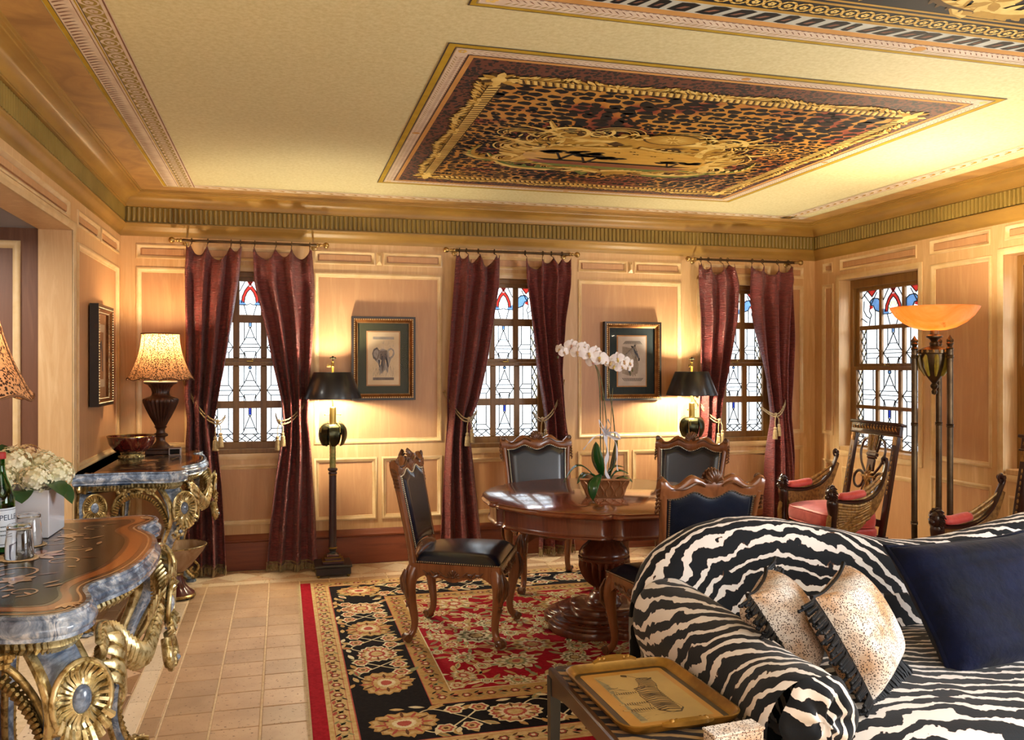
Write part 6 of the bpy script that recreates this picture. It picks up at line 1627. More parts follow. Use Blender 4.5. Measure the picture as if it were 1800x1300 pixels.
g = G(); pr = [(.20, .600, 0), (.20, .614, 0), (.105, .600, 0), (.098, .585, 0), (.072, .565, 0), (.064, .545, 0), (.066, .520, 0), (.080, .505, 0), (.086, .495, 0), (.080, .487, 0), (.098, .470, 0), (.130, .440, 0), (.146, .415, 0), (.148, .400, 0), (.142, .393, 0), (.150, .388, 0), (.150, .378, 0), (.144, .372, .0), (.148, .360, .16), (.148, .325, .30), (.134, .285, .32), (.111, .250, .30), (.088, .228, .2), (.070, .218, 0), (.062, .205, 0), (.060, .190, 0), (.070, .178, 0), (.086, .165, 0), (.098, .145, 0), (.102, .128, 0), (.108, .124, 0), (.108, .112, 0)]
pr = [(r_, z_, f_) for r_, z_, f_ in pr]; g.lathe(list(reversed(pr)), 132, fl=22); g.obj('fluted_pedestal', 'mahog', t, ang=50)
g = G()
def plinth(R, z0, z1, soft=.008):
    P = []
    for i in range(120):
        a = 2*pi*i/120; q = abs(((a-radians(35))/(pi/2)) % 1-.5)*2; rr_ = R*(.78+.22*(1-(1-q)**2)**.5 if q < .82 else .78+.22*.984-.0*q)
        P.append((rr_*cos(a), rr_*sin(a)))
    n = len(P); L = []
    for (k, z) in ((1, z0), (1, z1-soft), (1-soft*.4/R, z1-soft*.3), (1-soft/R, z1), (.80, z1+.002)): L += [(x*k, y*k, z) for x, y in P]
    g.add(L, [(q*n+i, q*n+(i+1) % n, (q+1)*n+(i+1) % n, (q+1)*n+i) for q in range(4) for i in range(n)]+[tuple(range(4*n, 5*n))])
for R, a, b in ((.372, 0.0, .040), (.350, .040, .058), (.335, .058, .066), (.285, .064, .088), (.210, .086, .116)): plinth(R, a, b)
g.obj('lobed_plinth', 'mahog', t, ang=45)

# ================================================================== DINING CHAIRS
M['leather'] = simple('blue_black_leather', S('#0A101C'), S('#101A2E'), 5, rough=.27, coat=.15, bmp=.08, bscale=160, bdist=.001, spec=.6)
M['nail'] = simple('silvered_nailheads', S('#C9BFA8'), rough=.25, metal=1)
def dining_chair(label):
    """faces +y, stands on z=0"""
    t = thing('dining_chair', label, 'chair', (0, 0, 0), 0, 'carved walnut dining chairs with blue-black leather')
    fx, rx_, fy, ry_ = .255, .215, .235, -.235
    for (sx, x, y, fr) in ((-1, -fx, fy, 1), (1, fx, fy, 1), (-1, -rx_, ry_, -1), (1, rx_, ry_, -1)):
        od = Vector((sx*.6, fr*.8, 0)).normalized(); b = Vector((x, y, 0)); g = G()
        P = smooth([b+od*(-.010)+Vector((0, 0, .405)), b+od*.008+Vector((0, 0, .36)), b+od*.018+Vector((0, 0, .30)), b+od*.004+Vector((0, 0, .21)), b-od*.012+Vector((0, 0, .12)), b-od*.006+Vector((0, 0, .065)), b+od*.020+Vector((0, 0, .030))], 4)
        tab = [(0, .036), (.16, .039), (.33, .036), (.5, .026), (.7, .020), (.85, .019), (1, .021)]; n = len(P)
        g.tube(P, [interp(tab, i/(n-1)) for i in range(n)], 10, up=od); leg = g.obj('leg', 'walnut', t, ang=60)
        g = G(); c = b+od*.030; s_ = od.cross(Vector((0, 0, 1)))
        for q in (-1, 1):        # volute of the scroll foot
            cc = c+s_*(.020*q)+Vector((0, 0, .026)); N = 16
            g.tube([cc+od*(rr_*cos(a))+Vector((0, 0, rr_*sin(a))) for a, rr_ in [(.3*k, .024-.0013*k) for k in range(16)]], .006, 5)
        g.tube([c-s_*.020+Vector((0, 0, .026)), c+s_*.020+Vector((0, 0, .026))], .0235, 12); g.obj('scroll_foot', 'walnut_c', leg, ang=60)
        g = G()                  # acanthus knee
        for k in range(6):
            off = (k-2.5)*.010; g.tube([b+od*.040+s_*off*.5+Vector((0, 0, .395)), b+od*.056+s_*off*1.3+Vector((0, 0, .345)), b+od*.050+s_*off*1.5+Vector((0, 0, .30-.006*abs(k-2.5))), b+od*.030+s_*off*.4+Vector((0, 0, .235))], [.004, .0065, .006, .003], 5)
        for k in range(3): g.tube([b+od*.028+s_*(-.018)+Vector((0, 0, .25-.022*k)), b+od*.034+Vector((0, 0, .24-.022*k)), b+od*.028+s_*.018+Vector((0, 0, .25-.022*k))], [.003, .006, .003], 5)
        g.obj('carved_knee', 'walnut_c', leg, ang=60)
    # seat rails with carved shell
    def rail(p0, p1):
        p0, p1 = Vector(p0), Vector(p1); L = (p1-p0).length; d = (p1-p0)/L; nrm = Vector((d.y, -d.x, 0)); g = G(); N = 40; P = []
        for i in range(N+1):
            u = 2*i/N-1; e = abs(u); zb = .360-.022*exp(-(e/.22)**2)-.034*exp(-((1-e)/.16)**2)+.012*exp(-((e-.62)/.14)**2)-.008*exp(-((e-.42)/.05)**2)
            P.append((u*L/2, zb))
        out = P+[(L/2, .432), (-L/2, .432)]; mid = (p0+p1)/2
        V = [mid+d*x+nrm*h+Vector((0, 0, z)) for h in (.016, -.012) for x, z in out]; n = len(out)
        g.add(V, [(i, (i+1) % n, n+(i+1) % n, n+i) for i in range(n)])
        for i in range(N):       # faces as quads down from the straight top edge
            xa_, za = P[i]; xb_, zb_ = P[i+1]
            for h, fl in ((.016, 0), (-.012, 1)):
                q = [mid+d*xa_+nrm*h+Vector((0, 0, za)), mid+d*xb_+nrm*h+Vector((0, 0, zb_)), mid+d*xb_+nrm*h+Vector((0, 0, .432)), mid+d*xa_+nrm*h+Vector((0, 0, .432))]; g.add(q, [(0, 1, 2, 3)])
        ro = g.obj('seat_rail', 'walnut', t, ang=35)
        g = G(); c = mid+nrm*.018+Vector((0, 0, .368))
        for k in range(9):
            a = pi*(.04+.92*k/8); g.tube([c+d*(.010*cos(a))+Vector((0, 0, .010*sin(a)-.004)), c+nrm*.006+d*(.028*cos(a))+Vector((0, 0, .030*sin(a)-.004)), c+d*(.038*cos(a))+Vector((0, 0, .040*sin(a)-.004))], [.003, .0052, .0035], 5)
        g.ball(c, (.010, .010, .008), n=8, k=5)
        for sg in (-1, 1):
            g.tube(smooth([c+d*sg*.030-Vector((0, 0, .006)), c+d*sg*.07+Vector((0, 0, .010)), c+d*sg*.11-Vector((0, 0, .004)), c+d*sg*.145+Vector((0, 0, .016))], 4), [.004]*4+[.006]*4+[.004]*3+[.003, .002], 5)
            for k in range(5):
                x = sg*(.055+.022*k); g.tube([c+d*x+Vector((0, 0, .002)), c+nrm*.005+d*(x+sg*.010)+Vector((0, 0, .018)), c+d*(x+sg*.026)+Vector((0, 0, .030-.012*(k % 2)))], [.003, .0055, .002], 5)
        g.obj('shell_carving', 'walnut_c', ro, ang=60)
    rail((-fx, fy+.01, 0), (fx, fy+.01, 0)) if False else None
    rail((fx, fy+.012, 0), (-fx, fy+.012, 0)); rail((-rx_, ry_-.006, 0), (rx_, ry_-.006, 0)); rail((-fx-.006, fy, 0), (-rx_-.006, ry_, 0)); rail((rx_+.006, ry_, 0), (fx+.006, fy, 0))
    for (x, y) in ((-fx, fy), (fx, fy)):
        g = G(); g.box((x, y, .415), (.055, .055, .045), 0, .008); g.obj('corner_block', 'walnut', t)
    # cushion
    def seat(u, v):
        y = lerp(ry_-.004, fy+.020, v); hw_ = lerp(rx_+.002, fx+.022, v); x = lerp(-hw_, hw_, u)
        e = min(1, min(u, 1-u)*9)**.5*min(1, min(v, 1-v)*9)**.5
        return (x, y, .434+.046*e+.018*sin(pi*u)*sin(pi*v))
    g = G(); g.grid(seat, 26, 26); B = [seat(u, v) for u, v in ((0, 0), (1, 0), (1, 1), (0, 1))]; g.obj('seat_cushion', 'leather', t, ang=180)
    g = G()
    def nails(p0, p1, n, dz=0):
        for i in range(n+1): g.ball(Vector(p0).lerp(Vector(p1), i/n), .0050, n=6, k=4)
    nails((-fx-.024, fy+.025, .438), (fx+.024, fy+.025, .438), 44); nails((-fx-.026, fy+.02, .438), (-rx_-.008, ry_, .438), 40); nails((fx+.026, fy+.02, .438), (rx_+.008, ry_, .438), 40); g.obj('seat_nailheads', 'nail', t, kind='stuff')
    # back, built flat in (x, h, n) then leaned
    A = Matrix.Translation((0, ry_+.012, .405)) @ Matrix.Rotation(radians(11), 4, 'X')      # local: x, y=normal(front +), z=h
    def top_h(x):
        e = abs(x); return .565+.038*exp(-((e-.105)/.050)**2)+.030*exp(-((e-.248)/.030)**2)-.012*exp(-((e-.185)/.04)**2)+.018*exp(-(e/.05)**2)
    def low_h(x):
        e = abs(x); return .500+.030*exp(-((e-.095)/.05)**2)-.004*exp(-(e/.04)**2)
    def bk(g, nm, mt, par, ang=50): g.xf(A); o = g.obj(nm, mt, par, ang=ang); return o
    for sx in (-1, 1):
        g = G(); P = smooth([(sx*.215, -.008, -.02), (sx*.218, 0, .12), (sx*.228, 0, .34), (sx*.243, 0, .52)], 4); g.tube(P, [.025, .024, .023, .022, .022, .021, .021, .021, .021, .021, .022, .023, .024][:len(P)], 8, flat=(.85, 1.0), up=(0, 1, 0)); st_ = bk(g, 'back_post', 'walnut', t)
        g = G()
        for k in range(6): g.tube([(sx*.262, -.014, .55-.020*k), (sx*.272, 0, .535-.020*k), (sx*.262, .016, .520-.020*k)], [.004, .0075, .004], 5)
        g.tube([(sx*.250+.013*cos(a), .022, .578+.013*sin(a)) for a in [2*pi*k/12 for k in range(12)]], .006, 6, closed=True); g.tube([(sx*.250, -.020, .578), (sx*.250, .026, .578)], .010, 8)
        bk(g, 'carved_ear', 'walnut_c', st_, 60)
    g = G(); N = 64; P = [(-.266+.532*i/N) for i in range(N+1)]
    V = [];
    for x in P:
        a, b = low_h(x), top_h(x)
        for (h, nn_) in ((a, .016), (a+.010, .022), ((a+b)/2, .026), (b-.012, .022), (b, .008), (b, -.010), (b-.012, -.020), ((a+b)/2, -.022), (a, -.018)): V.append((x, nn_, h))
    g.add(V, [(i*9+j, (i+1)*9+j, (i+1)*9+(j+1) % 9, i*9+(j+1) % 9) for i in range(N) for j in range(9)]+[tuple(range(8, -1, -1)), tuple(range(N*9, N*9+9))])
    cr = bk(g, 'crest_rail', 'walnut', t)
    g = G()
    for fr in (1, -1):
        for k in range(9):
            a = pi*(.06+.88*k/8); g.tube([(.012*cos(a), .020*fr, .565+.010*sin(a)), (.036*cos(a), .030*fr, .572+.038*sin(a)), (.046*cos(a), .014*fr, .576+.056*sin(a))], [.004, .0075, .005], 6)
        for sg in (-1, 1):
            g.tube(smooth([(sg*.045, .024*fr, .555), (sg*.09, .030*fr, .575), (sg*.15, .028*fr, .548), (sg*.21, .026*fr, .548)], 4), [.005, .006, .007, .007, .006, .006, .006, .006, .006, .005, .004, .003, .002], 5)
    bk(g, 'shell_crest', 'walnut_c', cr, 60)
    g = G(); V = []; N = 24
    for i in range(N+1):
        x = -.222+.444*i/N; a = .065+.030*(1-(x/.222)**2); 
        for (h, nn_) in ((a-.030, .020), (a, .020), (a+.012, .012), (a+.012, -.012), (a, -.018), (a-.03, -.018)): V.append((x, nn_, h))
    g.add(V, [(i*6+j, (i+1)*6+j, (i+1)*6+(j+1) % 6, i*6+(j+1) % 6) for i in range(N) for j in range(6)]); bk(g, 'lower_back_rail', 'walnut', t)
    for fr, nm in ((1, 'back_upholstery'), (-1, 'outside_back_leather')):
        g = G()
        def pn(u, v):
            hw0 = lerp(.198, .222, v); x = lerp(-hw0, hw0, u); a = .085+.030*(1-(x/.222)**2); b = low_h(x)+.004; h = lerp(a, b, v)
            e = min(1, min(u, 1-u)*10)**.6*min(1, min(v, 1-v)*10)**.6; return (x, fr*(.010+(.024 if fr > 0 else .008)*e), h)
        g.grid(pn, 26, 26); up = bk(g, nm, 'leather', t, 180)
        g = G(); q = []
        for i in range(37): q.append(pn(i/36, .985))
        for i in range(1, 40): q += [pn(.015, i/40), pn(.985, i/40)]
        for (x, y, z) in q: g.ball((x, fr*.020, z), .0052, n=6, k=4)
        bk(g, 'nailheads', 'nail', up)['kind'] = 'stuff'
    return t
ch1 = dining_chair('carved walnut dining chair drawn away from the table, seen side on')
ch1.location = (.985, 4.705, RZ-.001); ch1.rotation_euler = (0, 0, radians(-24-90))
dup(ch1, (1.785, 5.62, RZ-.001), pi, 'carved walnut dining chair behind the table, between the pedestal and the middle window')
dup(ch1, (2.58, 5.30, RZ-.001), radians(133), 'carved walnut dining chair in front of the second floor lamp')
dup(ch1, (1.905, 3.875, RZ-.001), radians(1), 'carved walnut dining chair with its back to the zebra sofa')

# ================================================================== ORCHID
M['pot'] = simple('bronze_lustre_ceramic', S('#9A6A44'), S('#B08058'), 14, rough=.22, metal=.55, coat=.5)
M['petal'] = simple('white_orchid_petal', S('#EFEAE6'), S('#E6DCDC'), 18, rough=.6, sss=.2)
M['lip'] = simple('yellow_orchid_lip', S('#D8C060'), S('#B88A8A'), 40, rough=.5)
M['oleaf'] = simple('glossy_orchid_leaf', S('#1A4A1E'), S('#245C24'), 6, (1, 1, 1), .25, coat=.4)
M['stem'] = simple('mottled_green_stem', S('#4A4A2C'), S('#6A6A3C'), 40, rough=.5)
M['bark'] = simple('orchid_bark', S('#3E2C1C'), S('#5C442C'), 60, rough=.9, bmp=.6, bscale=120)
M['ribbon'] = simple('white_satin_ribbon', S('#DDE0EC'), S('#CFD2E2'), 20, rough=.35, sheen=.4)
TZ = RZ+.752
OX, OY = 1.773, 4.54
t = thing('orchid_pot', 'bronze rectangular pot with wavy ribs on the dining table', 'plant pot', (OX, OY, TZ+.001), radians(-22))
g = G(); lv = [(.098, .052, 0), (.100, .054, .006), (.108, .060, .03), (.124, .074, .070), (.134, .082, .098), (.140, .088, .104), (.140, .088, .112), (.130, .078, .112), (.122, .072, .085)]
V = []
for a, b, z in lv: V += [(-a, -b, z), (a, -b, z), (a, b, z), (-a, b, z)]
g.add(V, [(k*4+j, k*4+(j+1) % 4, (k+1)*4+(j+1) % 4, (k+1)*4+j) for k in range(len(lv)-1) for j in range(4)]+[(3, 2, 1, 0)]); g.obj('pot_body', 'pot', t, ang=35)
g = G()
def ribs(p, q, n):      # wavy vertical ribs on a face
    for i in range(n):
        u = (i+.5)/n; pts = []
        for k in range(9):
            v = k/8; a_ = lerp(p[0], q[0], v); b_ = lerp(p[1], q[1], v); w_ = .34/n*sin(pi*v*2)*(1 if i % 2 else -1)
            pts.append((a_, b_, .008+.090*v, u+w_))
        yield pts
for side in range(4):
    n = 8 if side % 2 == 0 else 5
    for pts in ribs((.100, .054), (.134, .082), n):
        L = []
        for (a_, b_, z, u) in pts:
            bow = (z/.1)**1.5; aa, bb = .099+.035*bow+.003, .053+.029*bow+.003
            x, y = {0: (lerp(-aa, aa, u), -bb), 1: (aa, lerp(-bb, bb, u)), 2: (lerp(aa, -aa, u), bb), 3: (-aa, lerp(bb, -bb, u))}[side]; L.append((x, y, z))
        g.tube(L, [.0035, .005, .006, .006, .006, .006, .006, .005, .0035], 5)
g.obj('wavy_ribs', 'pot', t, kind='stuff', ang=60)
g = G(); g.grid(lambda u, v: (lerp(-.124, .124, u), lerp(-.073, .073, v), .088+.010*sin(17*u)*cos(13*v)), 16, 12); g.obj('bark_mulch', 'bark', t, ang=60)
t = thing('orchid_plant', 'white moth orchid with a satin bow on the dining table', 'orchid', (OX, OY, TZ+.098))
Rv = Vector((cos(radians(15.1)), -sin(radians(15.1)), 0)); Fv = Vector((sin(radians(15.1)), cos(radians(15.1)), 0))
def W3(a, b, z): return Rv*(a*(1.10 if z > .5 else 1))+Fv*b+Vector((0, 0, z*(1.13 if z > .3 else 1+.13*max(0, z)/.3)))
for (b_, tp, w, dr) in (((-.03, -.065, .035), (-.080, -.135, -.100), .036, .035), ((-.02, 0, .02), (-.055, -.03, .200), .046, -.02), ((.03, .02, .02), (.075, .03, .215), .040, -.015), ((-.05, 0, .0), (-.235, -.02, -.015), .026, .085), ((-.04, .02, .0), (-.16, -.04, -.02), .034, .04), ((.03, -.02, .0), (.13, -.03, .035), .034, .03), ((.02, .03, .03), (.115, .05, .060), .030, .02), ((.05, -.03, 0), (.145, -.08, -.005), .028, .02)):
    g = G(); leaf(g, W3(*b_), W3(*tp), w, dr, 12, .22); lo_ = g.obj('leaf', 'oleaf', t, ang=180); md = lo_.modifiers.new('th', 'SOLIDIFY'); md.thickness = .003
stems = [[(-.03, 0, .0), (-.025, 0, .20), (-.028, 0, .42), (-.040, -.01, .545), (-.085, -.03, .625), (-.15, -.04, .655), (-.22, -.05, .66)],
         [(.0, .0, .0), (.012, 0, .22), (-.008, 0, .43), (-.035, -.005, .55), (-.075, -.02, .60), (-.11, -.03, .628)],
         [(.03, .02, .0), (.060, .02, .16), (.050, .02, .32), (.028, .02, .44), (.020, .02, .53), (.040, .02, .575), (.09, .02, .59)]]
for s_ in stems:
    g = G(); P = smooth([W3(*p) for p in s_], 6); g.tube(P, [.0036-.0016*i/len(P) for i in range(len(P))], 6)
    for i in range(5, len(P)-3, 7): g.ball(P[i], .0052, n=6, k=4)
    g.obj('flower_stem', 'stem', t)
for (x, z) in ((-.012, .43), (.046, .46)):
    g = G(); g.tube([W3(x*.4, .01, 0), W3(x, .01, z)], .0022, 5); g.obj('support_stake', 'stem', t)
def blossom(c, face, s, tilt=0):
    n = Vector(face).normalized(); u = n.cross(Vector((0, 0, 1))).normalized(); v = u.cross(n)
    if tilt: u, v = u*cos(tilt)+v*sin(tilt), v*cos(tilt)-u*sin(tilt)
    c = Vector(c); g = G()
    def petal(a, L, w, cup):
        d = u*cos(a)+v*sin(a); e = n.cross(d); rows_ = []
        for i in range(7):
            q = i/6; ww = w*sin(pi*min(.96, q*.85+.12))**.7*(q > 0 or .25); p = c+d*(L*q)+n*(cup*sin(pi*q*.8)-.012*q*q)
            rows_.append([p-e*ww+n*.003, p-e*ww*.5, p, p+e*ww*.5, p+e*ww+n*.003])
        P = [x for r_ in rows_ for x in r_]; g.add(P, [(i*5+j, (i+1)*5+j, (i+1)*5+j+1, i*5+j+1) for i in range(6) for j in range(4)])
    for a in (pi/2, pi/2+2.2, pi/2-2.2): petal(a, .040*s, .016*s, .002)
    for a in (.15, pi-.15): petal(a, .046*s, .030*s, .006)
    f = g.obj('blossom', 'petal', t, ang=180)
    g = G(); g.ball(c+n*.008*s, (.008*s, .008*s, .008*s), n=7, k=5); g.tube([c+n*.006*s, c+n*.016*s-v*.012*s, c+n*.010*s-v*.022*s], [.006*s, .0075*s, .002*s], 6); g.obj('lip', 'lip', f)
cf = -Fv
for (a, z, s, fx_, tl, b) in ((-.235, .655, .8, -.7, .2, -.05), (-.215, .640, .75, .2, -.4, -.06), (-.175, .672, 1.05, .0, .1, -.05), (-.145, .640, 1.1, -.2, 0, -.075), (-.115, .662, 1.0, .3, .3, -.05), (-.090, .632, 1.15, .2, -.1, -.07), (-.055, .645, .9, .5, .2, -.05), (-.035, .612, 1.2, .15, .1, -.06), (-.065, .598, 1.1, -.3, -.2, -.05), (-.005, .600, .9, .7, 0, -.04),
                          (.030, .590, 1.05, -.2, .2, .0), (.065, .608, 1.05, .1, -.1, 0), (.050, .570, .9, -.4, .4, -.01), (.098, .595, 1.0, .4, 0, .01), (.085, .568, .85, .2, -.5, 0), (.130, .585, .85, .7, .1, .02), (.120, .562, .6, .3, .3, .01)):
    blossom(W3(a, b, z), cf+Rv*fx_+Vector((0, 0, -.05+rnd.uniform(-.2, .2))), s*.92, tl)
for (a, z) in ((-.245, .615), (.128, .535), (.14, .55)):
    g = G(); g.ball(W3(a, -.03, z), (.006, .006, .009), n=7, k=5); g.obj('bud', 'stem', t)
g = G()
def rib_strip(P, w, sd):
    P = smooth(P, 6); V = []
    for i, p in enumerate(P): V += [p-Vector(sd)*w*(.6+.4*sin(i*.9)), p+Vector(sd)*w*(.6+.4*cos(i*.7))]
    g.add(V, [(2*i, 2*i+1, 2*i+3, 2*i+2) for i in range(len(P)-1)])
rib_strip([W3(.0, -.02, .235), W3(.012, -.03, .15), W3(.0, -.035, .08), W3(.015, -.04, .01)], .012, Rv)
rib_strip([W3(.01, -.02, .235), W3(.06, -.03, .19), W3(.065, -.03, .10), W3(.07, -.03, .05)], .005, Rv)
rib_strip([W3(-.01, -.02, .235), W3(-.06, -.03, .225), W3(-.10, -.03, .19), W3(-.125, -.02, .16)], .007, Vector((0, 0, 1)))
rib_strip([W3(0, -.02, .24), W3(-.035, -.05, .275), W3(-.03, -.03, .295), W3(0, -.02, .25)], .018, Vector((0, .5, .8)))
rib_strip([W3(0, -.02, .24), W3(.05, -.05, .245), W3(.085, -.03, .215), W3(.03, -.02, .225), W3(0, -.02, .24)], .016, Vector((0, .5, .8)))
rib_strip([W3(0, -.02, .24), W3(.025, -.06, .275), W3(.012, -.02, .30), W3(0, -.02, .25)], .014, Vector((0, .5, .8)))
g.obj('ribbon_bow', 'ribbon', t, ang=180)
# ================================================================== RED ARMCHAIRS WITH LYRE BACKS
M['ebony'] = simple('dark_mahogany_frame', S('#2A1613'), S('#3A1E18'), 10, (1, 1, .3), .28, coat=.5)
M['armgilt'] = simple('worn_gilt_carving', S('#AA8448'), S('#7A5A34'), 40, rough=.38, metal=.45, lo=.4, hi=.62)
M['redsilk'] = simple('coral_red_damask', S('#C23A36'), S('#D4524C'), 9, rough=.48, sheen=.4, detail=3, dist=1.5, bmp=.05)
def armchair(label):
    """faces +y, origin on the floor"""
    t = thing('armchair', label, 'armchair', (0, 0, 0), 0, 'dark mahogany armchairs with winged arms and red seats')
    hw_ = .33
    # seat frame
    for nm, c, d in (('front_rail', (0, .255, .335), (.60, .035, .065)), ('rear_rail', (0, -.235, .335), (.56, .035, .065)), ('side_rail', (-.295, .01, .335), (.035, .50, .065)), ('side_rail', (.295, .01, .335), (.035, .50, .065))):
        g = G(); g.box(c, d, 0, .005)
        if nm == 'front_rail':
            for i in range(22): g.ball((-.26+.52*i/21, .275, .34), (.009, .006, .016), 1, n=6, k=5)
        g.obj(nm, ['ebony', 'armgilt'], t)
    for sx in (-1, 1):
        g = G(); g.tube(smooth([(sx*.285, -.24, .37), (sx*.285, -.25, .2), (sx*.29, -.30, .02)], 4), [.026]*4+[.022]*4+[.019], 8); g.obj('leg', 'ebony', t)
        g = G(); g.tube(smooth([(sx*.31, .27, .34), (sx*.315, .285, .24), (sx*.31, .27, .12), (sx*.31, .285, .05)], 4), [.036]*4+[.030]*4+[.024]*4+[.026], 8)
        lgo = g.obj('leg', 'ebony', t)
        g = G(); g.ball((sx*.31, .30, .022), (.036, .048, .024), n=12, k=7)
        for k in (-1, 0, 1): g.ball((sx*.31+.022*k, .338, .014), (.011, .016, .013), n=7, k=5)
        g.obj('paw_foot', 'ebony', lgo)
    # lower upholstery and loose cushion
    def puff(zb, zt, x, y0, y1, r_, crown):
        g = G()
        def f(u, v):
            a = 2*pi*u; cx, cy = x, (y1-y0)/2; e = .32
            ca, sa = cos(a), sin(a); px = cx*(abs(ca)**e)*(1 if ca >= 0 else -1); py = cy*(abs(sa)**e)*(1 if sa >= 0 else -1)
            w = (v*2-1); k = (1-abs(w)**3.0)**.5 if abs(w) < 1 else 0
            s_ = (1-r_)+r_*k
            return (px*s_, (y0+y1)/2+py*s_, (zb+zt)/2+(zt-zb)/2*w)
        nu, nv = 44, 9; g.grid(f, nu, nv, cu=True)
        top = [f(i/nu, 1) for i in range(nu)]; c0 = (y0+y1)/2; prev = [i*nv+nv-1 for i in range(nu)]
        for k in (.75, .5, .25):
            cur = []
            for p in top: cur.append(len(g.v)); g.v.append((p[0]*k, c0+(p[1]-c0)*k, p[2]+crown*(1-k*k)))
            for i in range(nu): g.f.append((prev[i], prev[(i+1) % nu], cur[(i+1) % nu], cur[i])); g.m.append(0)
            prev = cur
        cc = len(g.v); g.v.append((0, c0, top[0][2]+crown))
        for i in range(nu): g.f.append((prev[i], prev[(i+1) % nu], cc)); g.m.append(0)
        return g, f
    g, f = puff(.355, .425, .278, -.22, .275, .05, 0); g.obj('seat_base', 'redsilk', t, ang=60)
    g, f = puff(.420, .535, .287, -.205, .315, .10, .040); cu = g.obj('seat_cushion', 'redsilk', t, ang=180)
    g = G(); g.tube([f(k/60, .88) for k in range(60)], .0045, 6, closed=True); g.tube([f(k/60, .12) for k in range(60)], .0045, 6, closed=True); g.obj('piping', 'redsilk', cu)['kind'] = 'stuff'
    # front posts with lion masks
    for sx in (-1, 1):
        g = G(); g.tube(smooth([(sx*.315, .275, .33), (sx*.32, .292, .42), (sx*.322, .288, .50), (sx*.320, .292, .58), (sx*.320, .296, .63)], 4), [.034, .034, .036, .036, .034, .032, .030, .030, .031, .033, .036, .040, .042, .044, .044, .042, .038][:17], 10); po = g.obj('arm_post', 'ebony', t)
        g = G(); c = Vector((sx*.320, .305, .665)); g.ball(c, (.042, .040, .046), n=14, k=10); g.ball(c+Vector((0, .036, -.014)), (.022, .018, .018), n=10, k=7); g.ball(c+Vector((0, .050, -.008)), (.010, .008, .007), n=7, k=5)
        for s2 in (-1, 1):
            g.ball(c+Vector((s2*.016, .034, .010)), .0065, n=6, k=4); g.ball(c+Vector((s2*.034, .006, .034)), (.011, .008, .013), n=7, k=5); g.tube([c+Vector((s2*.006, .044, .020)), c+Vector((s2*.026, .032, .022))], .005, 5)
        for k in range(22):      # mane locks
            a = 2*pi*k/22; rr_ = .044+.006*(k % 2); g.tube([c+Vector((rr_*.8*cos(a), .008, rr_*sin(a))), c+Vector((rr_*1.18*cos(a+.15), -.006, rr_*1.2*sin(a+.15))), c+Vector((rr_*1.1*cos(a+.4), -.026, rr_*1.2*sin(a+.4)))], [.008, .010, .004], 5)
        g.obj('lion_mask', 'ebony', po)
        g = G()
        for k in range(5): g.tube(smooth([(sx*(.300+.010*k), .318, .55-.01*abs(k-2)), (sx*(.302+.009*k), .330, .46), (sx*(.300+.010*k), .315, .38)], 3), [.004, .006, .008, .009, .008, .006, .004], 5)
        g.ball((sx*.32, .322, .395), (.030, .016, .028), n=10, k=6); g.obj('acanthus_bracket', 'armgilt', po)
        # sweeping arm
        g = G(); P = smooth([(sx*.325, .275, .625), (sx*.335, .10, .615), (sx*.330, -.06, .640), (sx*.315, -.17, .715), (sx*.300, -.235, .83), (sx*.292, -.250, .875)], 6); n = len(P)
        g.tube(P, [.020-.004*i/n for i in range(n)], 8, flat=(1.35, .8)); ar = g.obj('arm_rail', 'ebony', t)
        g = G(); e = P[-1]; g.tube([e+Vector((0, .018+(.030-.0022*k)*cos(-1.2+.45*k), .010+(.030-.0022*k)*sin(-1.2+.45*k))) for k in range(13)], .009, 6); g.tube([e+Vector((-.026, .018, .010)), e+Vector((.026, .018, .010))], .014, 10); g.obj('arm_scroll', 'ebony', ar)
        # wing feathers beneath the arm, in three overlapping rows
        for row_, (L0, k0, m_) in enumerate(((.26, 10, 'armgilt'), (.20, 10, 'armgilt'), (.13, 9, 'armgilt'))):
            for k in range(k0):
                q = k/(k0-1); s0 = int((n-1)*(.02+.10*row_)*.5); b0 = Vector((sx*(.338+.004*row_), .285-.012*row_, .605-q*(.215-.03*row_)+.0*row_))
                # feathers fan back from the post and rise along the rail
                tip_i = (n-1)*(.30+.55*(1-q))*(1-.22*row_); ti = int(tip_i); tp = P[ti]+Vector((0, 0, -.030-.13*q*(1-.25*row_)))
                mid = b0.lerp(tp, .55)+Vector((sx*.010, 0, -.020*(1-q)-.012)); g = G()
                C = smooth([b0, mid, tp], 5); m2 = len(C); g.tube(C, [.008+.008*sin(pi*min(1, .25+i/m2)) for i in range(m2)], 6, flat=(.55, 1.15), up=(0, 0, 1)); g.obj('wing_feather', m_, ar, ang=60)
        g = G(); V = []; m_ = n-6       # carved plate behind the feathers
        for i in range(m_): 
            q = i/(m_-1); p = P[i]; h = lerp(.225, .03, q**.8); V += [(p.x+sx*.004, p.y, p.z), (p.x+sx*.004, p.y-.05*(1-q), p.z-h*.5), (p.x+sx*.002, p.y+.01*(1-q)-.03, p.z-h)]
        V2 = [(x-sx*.014, y, z) for x, y, z in V]; L_ = len(V)
        F_ = [(i*3+j, (i+1)*3+j, (i+1)*3+j+1, i*3+j+1) for i in range(m_-1) for j in range(2)]
        g.add(V+V2, F_+[tuple(x+L_ for x in reversed(f)) for f in F_]+[(i*3+2, (i+1)*3+2, L_+(i+1)*3+2, L_+i*3+2) for i in range(m_-1)]); g.obj('wing_plate', 'armgilt', ar, ang=60)
        g = G()
        for k in range(26): p = P[int(k/25*(n-8))]; g.ball((p.x+sx*.018, p.y, p.z-.012), .0052, n=6, k=4)
        g.obj('gilt_beading', 'armgilt', ar, kind='stuff')
        g = G()
